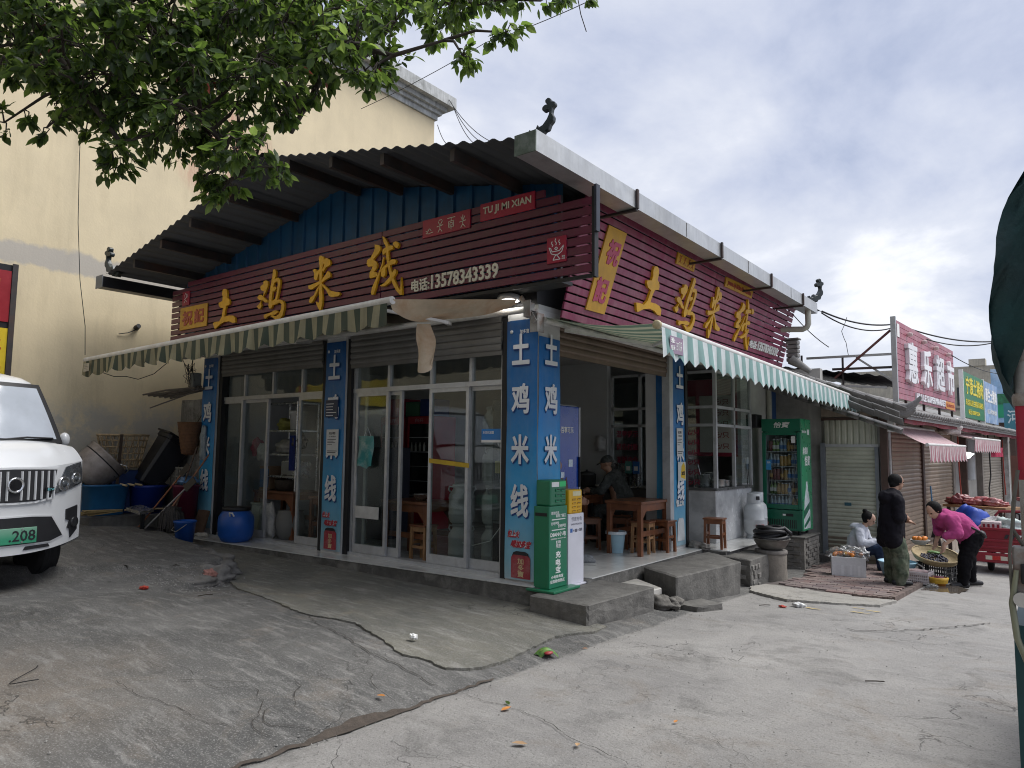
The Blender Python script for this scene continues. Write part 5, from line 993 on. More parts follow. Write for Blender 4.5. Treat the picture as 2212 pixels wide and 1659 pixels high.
for i, (x, h) in enumerate(((-2.35,.18),(-2.0,.2),(-1.98,.0))[:2]): p = thing('lidded_pot', ['dark lidded pot on the counter at the back','second dark lidded pot on the counter at the back'][i], 'pot', (x,4.3,.86)); MB().lathe([(.0,0),(.15,0),(.16,.02),(.16,h),(.17,h+.005),(.12,h+.05),(.02,h+.06),(.02,h+.09),(.0,h+.09)], 20, (x,4.28,.812)).build('shell', M('dark_pot', (.10,.10,.10), .35, .1, 6, metal=.6), p)
bc = thing('back_counter', 'dark counter along the rear wall of the dining room', 'counter', (-2.5,4.3,0)); MB().bbox(-3.3,-1.78,4.1,4.49,0,.81,.01).build('base', M('dark_counter', (.05,.05,.055), .5, .1, 5), bc)
cl_ = lump('hanging_bag', 'clear plastic bag hanging on the wall left of the kitchen window', 'bag', (-1.80,4.38,1.55), (.10,.06,.16), M('clear_film', (.42,.42,.41), .35, .15, 14), 21)
# ---- man in camouflage at the table, in profile facing left
m_camoi = M('camouflage_grey', (.05,.055,.052), .9, .4, 14, dirt=(.15,.155,.15), dirt_amt=.6, dirt_s=13, spec=.2)
pc = thing('person', 'person in grey camouflage jacket and cap bent over a bowl at the rear table', 'person', (-1.0,3.6,0), 0, None)
F = Fig(); hd = Vector((-1.14,3.47,1.23)); fd = Vector((-.80,-.30,-.42)); head(F, hd, fd, (0,0,1)); F.c((-1.09,3.5,1.10),(-1.12,3.48,1.16),.055)
hand(F, (-1.30,3.28,.80), (-.8,-.2,.1), (0,-.3,.9), (0,-.3,-.7), .9); hand(F, (-1.28,3.60,.80), (-.8,-.1,.1), (0,.3,.9), (0,.3,-.7), .9)
F.ch([(-.95,3.62,.5),(-1.0,3.58,.8),(-1.08,3.52,1.05)], [.13,.13,.09]); F.done('body', m_skin, pc, .009)
F = Fig(); F.ch([(-.92,3.66,.52),(-.95,3.63,.75),(-1.05,3.55,1.03)], [.165,.17,.13])
for y0, y1, y2 in ((3.38,3.24,3.28),(3.70,3.74,3.60)): F.ch([(-1.04,y0+.03,1.02),(-1.10,y1,.82),(-1.27,y2,.80)], [.085,.07,.05])
F.done('jacket', m_camoi, pc, .012)
F = Fig(); 
for y0 in (3.52,3.72): F.ch([(-.95,y0,.54),(-1.30,y0-.06,.50),(-1.28,y0-.06,.12)], [.10,.085,.055])
F.done('trousers', m_camoi, pc, .013)
F = Fig(); 
for y0 in (3.46,3.66): F.ch([(-1.27,y0,.05),(-1.40,y0,.04)], [.045,.038])
F.done('shoes', m_black, pc, .01)
F = Fig(); rq_ = Matrix((fd.normalized(), fd.normalized().cross(Z).normalized(), fd.normalized().cross(Z).normalized().cross(fd.normalized()))).transposed(); F.e(hd+Vector((-.0,.0,.055)), (.105,.09,.075), rq_); F.e(hd+fd.normalized()*.12+Vector((0,0,.055)), (.06,.07,.012), rq_); F.done('cap', m_camoi, pc, .008)
bw2 = thing('noodle_bowl', 'steel noodle bowl in front of the man in camouflage', 'bowl', (-1.5,3.4,.74)); MB().lathe([(.0,.004),(.05,.0),(.085,.035),(.105,.075),(.11,.08),(.10,.075),(.0,.03)], 18, (-1.45,3.40,.742)).build('shell', m_steel, bw2)
# ---- man in grey, mostly behind the cabinets
pg = thing('person', 'person in grey top and dark trousers sitting behind the white and yellow cabinet', 'person', (-.6,1.4,0))
fx = Vector((.79,.61,0)).normalized(); sx = Vector((.61,-.79,0)); pv0 = Vector((-.72,1.28,.50))
F = Fig(); F.ch([pv0, pv0+Vector((0,0,.35)), pv0+Vector((.02,.02,.52))], [.12,.12,.07]); hdg = pv0+fx*.06+Vector((0,0,.72)); F.c(pv0+Vector((0,0,.5)), hdg-Vector((0,0,.06)), .05); head(F, hdg, fx+Vector((0,0,-.5)), (0,0,1))
hand(F, pv0+fx*.36-sx*.1+Vector((0,0,.28)), fx, (0,0,1), -sx, .7); hand(F, pv0+fx*.36+sx*.1+Vector((0,0,.28)), fx, (0,0,1), sx, .7)
for k in (-1,1): F.ch([pv0+sx*k*.1, pv0+fx*.36+sx*k*.12-Vector((0,0,.03)), pv0+fx*.34+sx*k*.12-Vector((0,0,.40))], [.08,.06,.04])
F.done('body', m_skin, pg, .010)
F = Fig(); F.ch([pv0+Vector((0,0,.0)), pv0+Vector((0,0,.28)), pv0+Vector((.02,.02,.50))], [.165,.17,.14])
for k in (-1,1): F.ch([pv0+sx*k*.17+Vector((0,0,.48)), pv0+fx*.06+sx*k*.22+Vector((0,0,.22)), pv0+fx*.33+sx*k*.12+Vector((0,0,.28))], [.085,.075,.05])
F.done('top', M('grey_jersey', (.22,.225,.23), .9, .08, 8, bump=.2), pg, .013)
F = Fig()
for k in (-1,1): F.ch([pv0+sx*k*.09, pv0+fx*.37+sx*k*.13-Vector((0,0,.02)), pv0+fx*.36+sx*k*.13-Vector((0,0,.38))], [.11,.09,.07])
F.done('trousers', M('navy_trousers', (.022,.026,.04), .9, .12, 8), pg, .013)
for k in (-1,1):
    F = Fig(); a = pv0+fx*.36+sx*k*.13-Vector((0,0,.44)); F.ch([a, a+fx*.08-Vector((0,0,.005)), a+fx*.19-Vector((0,0,.015))], [.052,.048,.038]); F.c(a+Vector((0,0,.05)), a, .045); F.done('shoe', M('grey_trainer', (.20,.21,.22), .7, .4, 22), pg, .009)
    MB().bar(a+Vector((0,0,-.046))-fx*.05, a+fx*.23+Vector((0,0,-.046)), .085, .022).build('sole', M('pale_sole', (.42,.42,.40), .7, .1, 9), pg)
MB().ell(hdg+Vector((-.03,-.02,.02)), (.10,.095,.10), 16, 10).build('hair', m_hair, pg)
# ================================================================ things in front of the restaurant
# concrete blocks and steps
m_step = M('old_cement_block', (.155,.148,.135), .85, .25, 5, bump=.8, bs=30, dirt=(.055,.052,.048), dirt_amt=.65, dirt_s=2.4, streak=.35)
def worn_block(name, quad, zt, drop, label, cat, mat=None, group=None, sub=8, amp=.008, parent=None):
    """cast block with slightly uneven faces; quad = four top corners (x,y)"""
    mat = mat or m_step; q = MB(); c = [Vector((x, y, 0)) for x, y in quad]
    def pt(a, b): return (c[0]*(1-a)+c[1]*a)*(1-b)+(c[3]*(1-a)+c[2]*a)*b
    bm = bmesh.new(); bmesh.ops.create_cube(bm, size=1); bmesh.ops.bevel(bm, geom=bm.edges[:], offset=.02, segments=1, affect='EDGES'); bmesh.ops.subdivide_edges(bm, edges=[e for e in bm.edges if e.calc_length() > .3], cuts=sub, use_grid_fill=True)
    for v in bm.verts:
        p = pt(v.co.x+.5, v.co.y+.5); zz = zt+(v.co.z-.5)*drop
        n_ = .6*math.sin(p.x*11+p.y*7+zz*13)+.6*math.sin(p.y*17-zz*9)+R.uniform(-.7,.7); v.co = Vector((p.x, p.y, zz))+Vector((n_*amp*.7, n_*amp*.7*(-1 if v.co.y < 0 else 1), n_*amp*.5))
    bmesh.ops.triangulate(bm, faces=bm.faces[:]); me = bpy.data.meshes.new(name); bm.to_mesh(me); bm.free(); me.materials.append(mat)
    return obj(name, me, parent, label=label, cat=cat, group=group)
worn_block('concrete_block', [(.14,-.33),(.86,-.36),(.94,.92),(.16,.92)], -.045, .45, 'long low concrete step under the green cabinet at the building corner', 'concrete block')
worn_block('concrete_block', [(.32,1.86),(.96,1.42),(1.14,3.02),(.44,3.70)], .0, .75, 'tall rough concrete step in front of the open dining room', 'concrete block')
worn_block('concrete_block', [(-.48,-.125),(.13,-.115),(.13,-.02),(-.48,-.02)], -.013, .5, 'dark cement ledge end below the corner banner', 'concrete block')
worn_block('lower_step', [(.26,1.0),(.75,1.0),(.80,1.38),(.28,1.75)], -.14, .4, 'white tiled step between the two concrete blocks', 'step', M('step_tile', (.52,.50,.46), .4, .15, 6, dirt=(.2,.18,.15), dirt_amt=.6, dirt_s=5), sub=3, amp=.002)
for i, (x, y, s) in enumerate(((.90,1.12,.13),(1.0,1.32,.10),(.84,1.30,.11),(1.05,1.18,.07),(.93,1.42,.08))):
    o = lump('stone', ['largest grey stone between the concrete blocks','grey stone against the tall concrete step','rough stone close to the tiled step','smallest grey stone at the road edge','small stone under the tall concrete step'][i], 'stone', (x,y,-.30+s*.3), (s,s*.8,s*.6), M('grey_stone', (.15,.14,.125), .9, .3, 12, bump=.8), 30+i, .22, group='stones between the steps')
worn_block('concrete_fragment', [(1.0,1.30),(1.28,1.26),(1.42,1.66),(1.12,1.72)], -.27, .09, 'broken flat piece of concrete leaning by the tall step', 'concrete piece', sub=3)
worn_block('concrete_sill', [(.44,3.78),(1.05,3.65),(1.05,4.75),(.5,4.75)], -.06, .5, 'low cement sill under the stool by the right pillar', 'concrete block')
for i, (x, y, s) in enumerate(((.12,3.92,.10),(.30,3.86,.07),(.22,4.02,.06))): lump('stone', ['pale stone at the foot of the right pillar','flat stone beside the right pillar banner','little stone behind the pale stone'][i], 'stone', (x,y,.03), (s,s*.7,s*.75), M('pale_stone', (.27,.25,.225), .9, .25, 12, bump=.6), 50+i, .25, group='stones at the right pillar')
# brick pile beside the round pedestal
bp_ = thing('brick_pile', 'small pile of mortared grey bricks left of the round pedestal', 'brick pile', (.95,4.0,-.5))
gb = M('grey_brick', (.19,.18,.165), .9, .3, 9, bump=.8, bs=40, dirt=(.08,.075,.07), dirt_amt=.5); bmm = MB().bbox(-.11,.11,-.055,.055,0,.062,.006).mesh('brick', gb)
for lv in range(5):
    for (x, y, r) in (((.95,3.72,.0),(.95,3.84,.0),(.95,3.96,.0)) if lv % 2 == 0 else ((.895,3.84,1.57),(1.01,3.83,1.57))):
        obj('brick', bmm, bp_, loc=(x+R.uniform(-.012,.012), y+R.uniform(-.01,.01), -.47+lv*.066), rot=(R.uniform(-.02,.02), R.uniform(-.02,.02), r+.12+R.uniform(-.06,.06)))
worn_block('mortar', [(.86,3.70),(1.03,3.68),(1.04,3.98),(.87,4.0)], -.14, .36, None, None, M('mortar', (.24,.225,.20), .95, .25, 9, bump=.8), sub=4, parent=bp_)
# round pedestal, basin and hose
pdx, pdy, pdz = 1.02, 4.62, gz(1.3,4.6)
pe = thing('round_pedestal', 'round rough concrete pedestal carrying the basin', 'pedestal', (pdx,pdy,pdz))
q = MB(); q.lathe([(.225,-.05),(.228,.06),(.222,.20),(.226,.34),(.222,.40)], 28, (pdx,pdy,pdz)); q.build('drum', M('drum_concrete', (.24,.215,.18), .9, .25, 6, bump=.8, bs=30, dirt=(.10,.09,.08), dirt_amt=.5, streak=.3), pe)
MB().lathe([(.228,.401),(.236,.41),(.232,.455),(.15,.462),(.0,.462)], 28, (pdx,pdy,pdz)).build('cap', M('pedestal_cap', (.17,.155,.14), .9, .3, 9, bump=.9, bs=30), pe)
bz0 = pdz+.463
ba = thing('metal_basin', 'wide dull metal basin on the round pedestal', 'basin', (pdx,pdy,bz0))
MB().lathe([(.0,.004),(.13,.0),(.19,.025),(.245,.11),(.262,.155),(.275,.160),(.272,.168),(.255,.162),(.235,.11),(.18,.035),(.0,.02)], 32, (pdx+.01,pdy,bz0)).build('shell', M('dull_basin', (.23,.225,.21), .45, .25, 8, metal=.7, dirt=(.12,.10,.08), dirt_amt=.4), ba)
ho = thing('rubber_hose', 'coils of black rubber hose piled in the metal basin', 'hose', (pdx,pdy,bz0+.1)); m_rub = M('black_rubber', (.022,.022,.025), .55, .2, 14)
pts = []
for i in range(6*26+1):
    t = i/26; a = 2*math.pi*t; r = .215+.035*math.sin(t*2.3)-.006*t; pts.append((pdx+math.cos(a)*r+.025*math.sin(t*1.7), pdy+math.sin(a)*r+.02*math.cos(t*2.1), bz0+.165+.028*t+.016*math.sin(a*2+t)))
MB().tube(pts, .026, 8).build('coil', m_rub, ho)
MB().tube([pts[-1],(pdx+.30,pdy-.02,bz0+.26),(pdx+.26,pdy+.12,bz0+.22)], .026, 8).build('loose_end', m_rub, ho)
# brick plinth under the green cooler
pl = thing('brick_plinth', 'grey brick plinth under the green drinks cooler', 'plinth', (.6,7,-.6)); PX0, PX1, PY0, PY1, PZ0 = .16, 1.02, 6.42, 7.38, -.64
MB().box(PX0+.02,PX1-.02,PY0+.02,PY1-.02,PZ0,-.03).build('core', MATS['mortar'], pl); MB().bbox(PX0-.01,PX1+.01,PY0-.01,PY1+.01,-.03,-.005,.008).build('cement_cap', m_step, pl)
bk_ = MB().bbox(0,.215,0,.05,0,.058,.005).mesh('brick', gb); lv = 0
while PZ0+lv*.066 < -.1:
    z0 = PZ0+lv*.066+.003; o = .11*(lv % 2)
    for i in range(5):
        x = PX0+i*.225-o
        if x > PX0-.01 and x+.215 < PX1+.03: obj('brick', bk_, pl, loc=(x+R.uniform(-.004,.004), PY0+R.uniform(-.012,.004), z0), rot=(0,0,R.uniform(-.02,.02)))
        y = PY0+i*.225-o
        if y > PY0+.04 and y+.215 < PY1+.03: obj('brick', bk_, pl, loc=(PX1+R.uniform(-.004,.012), y, z0), rot=(0,0,math.pi/2+R.uniform(-.02,.02)))
    lv += 1
# ---- power-bank cabinets
m_green = M('cabinet_green', (.012,.16,.075), .38, .08, 5, coat=.15); m_green2 = M('cabinet_green_front', (.010,.185,.095), .35, .06, 5, coat=.15)
g = thing('power_bank_cabinet', 'green power bank rental cabinet with white lettering at the corner pillar', 'cabinet', (.1,.08,-.04), 0); z0 = -.043
MB().bbox(-.02,.34,-.17,.34,z0,z0+.03,.006).build('base_plate', m_green, g); MB().bbox(.03,.22,-.10,.25,z0+.03,.98,.008).build('column', m_green, g); MB().bbox(.215,.228,-.095,.245,z0+.035,.975,.004).build('front_panel', m_green2, g)
MB().bbox(.035,.225,-.075,.235,.98,1.30,.02).build('charger', m_green, g); MB().box(.05,.20,-.105,-.099,.86,.90).build('slot', m_black, g)
for i in range(3):
    for j in range(2): s = MB(); s.bbox(.222,.235,.02+.105*j,.095+.105*j,1.025+.065*i,1.06+.065*i,.006); s.build('power_bank', M('bank_green', (.015,.20,.09), .4, .08, 6), g); MB().box(.2352,.2358,.03+.105*j,.085+.105*j,1.046+.065*i,1.056+.065*i).build('bank_gap', m_black, g)
MB().box(.2255,.2275,-.05,.09,1.215,1.275).build('white_card', m_wht, g); MB().box(.2255,.2275,.10,.22,1.215,1.28).build('lit_card', M('bright_green', (.03,.55,.16), .4, .05, 6), g)
def rl(s, y0, y1, z0, h, bold=.012, mat=m_wht, x=.2285): text(s, mat, g, (x,y0,z0), Y_*(y1-y0), Zv*h, X_, .001, bold)
rl('想你的风',-.06,.09,.875,.042); rl('吹到了丽江',.03,.22,.838,.042); rl('充电更快',-.065,.09,.748,.042); rl('价格更优',.07,.22,.712,.042)
for z_ in (.81,.683): MB().box(.2285,.2295,-.05,.21,z_,z_+.012).build('white_rule', m_wht, g)
rl('DIAN小电',-.075,.22,.605,.06,.02); rl('客服热线: 400-0571-885',-.07,.22,.573,.018,.01); rl('扫码',.03,.12,.52,.038,.02); rl('租借',.03,.12,.478,.038,.02)
MB().box(.2285,.2295,.03,.12,.468,.472).build('white_rule', m_wht, g)
rl('充',.025,.12,.345,.085,.025); rl('电',.025,.12,.25,.085,.025); rl('宝',.025,.12,.165,.08,.025); rl('小电充电宝',-.06,.17,.105,.04,.015); rl('全国随借随还',-.08,.20,.05,.042,.015)
wy = thing('power_bank_cabinet', 'white power bank rental cabinet with a yellow charger box on top', 'cabinet', (.1,.43,-.04)); m_yel = M('charger_yellow', (.72,.42,.015), .4, .08, 6); m_wc = M('cabinet_white', (.66,.66,.72), .45, .05, 6)
MB().bbox(-.0,.26,.265,.615,z0,z0+.02,.005).build('base_plate', m_wc, wy); MB().bbox(.03,.225,.275,.595,z0+.02,.86,.006).build('column', m_wc, wy); MB().bbox(.04,.228,.285,.56,.861,1.165,.018).build('charger', m_yel, wy)
for i in range(4):
    for j in range(2): MB().bbox(.225,.237,.345+.10*j,.42+.10*j,.885+.048*i,.91+.048*i,.006).build('power_bank', M('bank_yellow', (.66,.36,.012), .45, .1, 6), wy); MB().box(.2372,.2378,.355+.10*j,.41+.10*j,.900+.048*i,.906+.048*i).build('bank_gap', m_blk, wy)
MB().box(.2285,.2305,.36,.52,1.085,1.145).build('paper_label', M('cream_label', (.70,.66,.42), .6, .08, 9), wy)
def wl(s, y0, y1, z0_, h, bold=.0, mat=None): text(s, mat or M('grey_ink', (.16,.16,.20), .6, .1, 8), wy, (.2255,y0,z0_), Y_*(y1-y0), Zv*h, X_, .001, bold)
wl('怪兽充电',.34,.55,.765,.055); wl('ENERGY MONSTER',.335,.55,.715,.022); MB().box(.2255,.2265,.315,.36,.625,.675).build('blue_icon', M('icon_blue', (.02,.13,.42), .5, .05, 6), wy); wl('+',.37,.395,.635,.025,.02); MB().box(.2255,.2265,.405,.455,.625,.665).build('cat_icon', MATS['grey_ink'], wy); wl('+',.46,.485,.635,.025,.02); wl('扫码',.49,.56,.63,.04,.02)
g.scale = wy.scale = (1,1,.865)
# ---- green drinks cooler on the plinth, front towards the near end of the street
gc_ = thing('green_cooler', 'tall green glass-door drinks cooler full of bottles on the brick plinth', 'cooler', (.6,6.9,0)); FX0, FX1, FY0, FY1, FZ = .26, .93, 6.62, 7.28, .07
m_cg = M('cooler_green', (.008,.135,.075), .35, .08, 5, coat=.2); m_cg2 = M('cooler_green_side', (.012,.26,.11), .3, .06, 5, coat=.2); m_in = M('cooler_inside', (.50,.52,.54), .5, .05, 6)
q = MB(); q.box(FX0,FX0+.04,FY0+.05,FY1,FZ,2.03); q.box(FX1-.04,FX1-.004,FY0+.05,FY1,FZ,2.03); q.box(FX0+.04,FX1-.04,FY1-.04,FY1,FZ,2.03); q.box(FX0+.04,FX1-.04,FY0+.05,FY1-.04,FZ,.42); q.box(FX0+.04,FX1-.04,FY0+.05,FY1-.04,1.80,2.03); q.build('cabinet', m_cg, gc_)
MB().box(FX1-.0035,FX1,FY0+.05,FY1,FZ,2.03).build('side_print', m_cg2, gc_)
MB().box(FX0+.041,FX1-.041,FY1-.06,FY1-.041,.42,1.80).build('back_lining', m_in, gc_); MB().box(FX0+.041,FX0+.05,FY0+.05,FY1-.06,.421,1.80).build('side_lining', m_in, gc_); MB().box(FX1-.05,FX1-.041,FY0+.05,FY1-.06,.421,1.80).build('side_lining', m_in, gc_)
d = MB(); d.bbox(FX0,FX0+.065,FY0,FY0+.045,.44,1.79,.01); d.bbox(FX1-.065,FX1,FY0,FY0+.045,.44,1.79,.01); d.box(FX0+.065,FX1-.065,FY0+.004,FY0+.041,.44,.52); d.box(FX0+.065,FX1-.065,FY0+.004,FY0+.041,1.74,1.79); d.build('door', m_cg, gc_)
MB().box(FX0+.065,FX1-.065,FY0+.02,FY0+.026,.52,1.74).build('door_glass', Mglass('cooler_glass', (.86,.90,.90), .9, .02, .015), gc_)
h_ = MB(); h_.prism([(0,.03),(.12,.0),(.335,-.02),(.55,.0),(.67,.03),(.67,.24),(0,.24)], (FX0,FY0,1.79), (1,0,0), (0,0,1), (0,.049,0)); h_.build('header', m_cg, gc_)
text('怡寶', m_wht, gc_, (FX0+.20,FY0-.0015,1.87), X_*.27, Zv*.105, -Y_, .002, .02, slant=.12)
MB().bbox(FX0,FX1,FY0+.003,FY0+.049,FZ,.425,.006).build('lower_panel', m_cg, gc_)
for k in range(17): MB().box(FX0+.06+k*.031,FX0+.075+k*.031,FY0+.0008,FY0+.0035,FZ+.04,FZ+.19).build('vent_slot', m_black, gc_)
MB().box(FX0+.40,FX0+.52,FY0+.0005,FY0+.0035,.315,.365).build('thermostat', m_black, gc_); MB().box(FX0+.34,FX0+.39,FY0+.0005,FY0+.0035,.325,.355).build('tag', m_wht, gc_)
for k, z_ in enumerate((.42,.68,.93,1.18,1.44)):
    if k: MB().box(FX0+.052,FX1-.052,FY0+.07,FY1-.07,z_,z_+.012).build('shelf', m_alu, gc_)
BP = {'water': ([(.0,0),(.030,0),(.032,.02),(.030,.09),(.032,.13),(.012,.19),(.012,.215)], (.42,.50,.56)), 'jar': ([(.0,0),(.034,0),(.036,.02),(.036,.13),(.030,.15),(.030,.175)], (.50,.30,.10)), 'tea': ([(.0,0),(.032,0),(.034,.02),(.034,.14),(.014,.19),(.014,.21)], (.13,.065,.03)), 'milk': ([(.0,0),(.030,0),(.031,.10),(.012,.16),(.012,.185)], (.62,.63,.66)), 'green': ([(.0,0),(.030,0),(.032,.12),(.012,.18),(.012,.2)], (.16,.26,.06)), 'red': ([(.0,0),(.036,0),(.036,.17),(.030,.19)], (.20,.05,.05)), 'gold': ([(.0,0),(.03,0),(.032,.12),(.014,.18),(.014,.2)], (.42,.26,.07))}
bmsh = {k: MB().lathe(p, 12).mesh('bottle', M('bottle_'+k, c, .25, .2, 20, spec=.6)) for k, (p, c) in BP.items()}; capm = MB().lathe([(.015,0),(.015,.02),(.0,.022)], 10).mesh('cap', m_wht); labm = {k: MB().lathe([(.0375,.045),(.0375,.11)], 12, cap=False).mesh('bottle_label', M('label_'+k, c, .5, .15, 25)) for k, c in dict(b=(.05,.16,.40), w=(.60,.58,.54), p=(.45,.10,.14), o=(.5,.3,.1)).items()}
ROWS = [(.423,['water']*6+['gold']*2), (.693,['green','green','gold','jar','jar','milk','tea','tea']), (.943,['tea','red','red','tea','jar','milk','milk','water']), (1.193,['water','milk','milk','jar','jar','gold','water','water']), (1.453,['red','green','green','water','water','gold','tea','tea'])]
for z_, row in ROWS:
    for j in range(2):
        for i, k in enumerate(row):
            x = FX0+.115+i*.063; y = FY0+.14+j*.12+R.uniform(-.01,.01); o = obj('bottle', bmsh[k], gc_, loc=(x,y,z_)); hgt = BP[k][0][-1][1]
            obj('cap', capm, o, loc=(x,y,z_+hgt)) if k != 'red' else None
            if j == 0: obj('bottle_label', labm[{'water':'b','milk':'b','jar':'o','tea':'o','red':'w','green':'w','gold':'o'}[k]], o, loc=(x,y,z_), scale=(.93,.93,1))
for i in range(5): obj('bottle', bmsh['red'], gc_, loc=(FX0+.15+i*.09,FY0+.2,1.453+.14), scale=(1,1,.7)) if False else None
text('你我的', m_wht, gc_, (FX1+.0005,FY0+.12,1.40), Y_*.30, Zv*.13, X_, .002, .014, slant=.1); text('怡寶', m_wht, gc_, (FX1+.0005,FY0+.22,1.20), Y_*.32, Zv*.18, X_, .002, .014, slant=.1); text('TEAM CHINA', m_wht, gc_, (FX1+.0005,FY0+.10,1.78), Y_*.28, Zv*.045, X_, .002, .02); MB().bbox(FX1,FX1+.002,FY0+.44,FY0+.56,1.755,1.85,.001).build('white_crest', m_wht, gc_)
bt = [(.0,0),(.02,.30),(.08,.62),(.17,.82),(.20,.95),(.20,1.0),(.30,1.0),(.30,.95),(.34,.80),(.42,.6),(.45,.3),(.44,.0)]
MB().prism([(a*.9+.08, b*.82) for a, b in bt], (FX1+.0003,FY0+.02,.10), (0,1,0), (0,0,1), (.002,0,0)).build('bottle_print', M('printed_bottle_white', (.62,.68,.68), .4, .3, 7, dirt=(.25,.45,.40), dirt_amt=.5, dirt_s=8), gc_)
MB().prism([(.09,.18),(.45,.34),(.45,.46),(.10,.32)], (FX1+.003,FY0+.02,.10), (0,1,0), (0,0,1), (.001,0,0)).build('bottle_band', m_cg, gc_); MB().prism([(.10,.0),(.46,.14),(.46,.22),(.10,.07)], (FX1+.003,FY0+.02,.10), (0,1,0), (0,0,1), (.001,0,0)).build('bottle_band', m_cg, gc_)
s_ = MB().box(FX0+.07,FX0+.16,FY0-.003,FY0-.001,1.12,1.30); s_.build('blue_sticker', M('sticker_blue2', (.05,.30,.60), .4, .08, 8), gc_); MB().box(FX1-.16,FX1-.09,FY0+.016,FY0+.019,1.60,1.72).build('rating_label', m_wht, gc_); text('扫码', m_wht, gc_, (FX0+.085,FY0-.004,1.235), X_*.06, Zv*.035, -Y_, .001, .015)
for x in (FX0+.06,FX1-.08):
    for y in (FY0+.1,FY1-.1): MB().cyl((x,y,-.004),(x,y,FZ),.025,n=10).build('foot', m_black, gc_)
# ---- gas cylinders
m_gas = M('cylinder_white', (.52,.55,.57), .45, .1, 5, dirt=(.30,.30,.28), dirt_amt=.35)
def gas(loc, label, first=[]):
    if first: return dup(first[0], loc, 1.0, label)
    r = thing('gas_cylinder', label, 'gas cylinder', (0,0,0), 0, 'white gas cylinders'); first.append(r)
    MB().lathe([(.125,.0),(.125,.05),(.11,.055),(.15,.09),(.165,.14),(.166,.30),(.169,.305),(.169,.315),(.166,.32),(.165,.46),(.15,.53),(.10,.58),(.06,.60)], 26).build('body', m_gas, r)
    MB().lathe([(.10,.585),(.105,.60),(.105,.74),(.095,.745),(.09,.74),(.09,.60)], 22, cap=False).build('collar', m_gas, r)
    MB().cyl((0,0,.60),(0,0,.68),.022,n=10).build('valve', m_steel, r); MB().bbox(.03,.12,-.02,.04,.64,.70,.004).build('collar_slot', m_black, r)
    text('96MT', M('stencil_red', (.45,.06,.05), .6, .1, 8), r, (.166,-.075,.17), Y_*.16, Zv*.07, X_, .003, .015)
    r.location = loc; r.rotation_euler = (0,0,-.7); return r
gas((.40,5.72,.0), 'white gas cylinder with red number standing in front'); gas((.32,6.12,.0), 'white gas cylinder standing behind the other by the wall')
# speaker box and cables by the cooler
sp = thing('speaker_box', 'small black speaker box on the wall left of the green cooler', 'speaker', (.1,6.6,2.0)); MB().bbox(.003,.2,6.55,6.85,1.88,2.12,.02).build('box', m_black, sp)
ca_ = thing('wall_cables', 'black power cables and sockets looping down the wall beside the cooler', 'cable', (.03,6.5,1.2)); m_cab = M('black_cable', (.015,.015,.016), .6, .1, 9)
MB().tube([(.05,6.7,1.9),(.06,6.5,1.6),(.05,6.55,1.2),(.06,6.4,.9),(.08,6.5,.6),(.16,6.7,.45)], .008, 6).build('cable', m_cab, ca_); MB().tube([(.05,6.75,1.9),(.04,6.62,1.5),(.05,6.6,1.0)], .007, 6).build('cable', m_cab, ca_); MB().bbox(.003,.05,6.45,6.55,1.22,1.34,.006).build('socket', m_wht, ca_); MB().bbox(.05,.10,6.47,6.54,1.10,1.22,.01).build('plug', m_black, ca_)
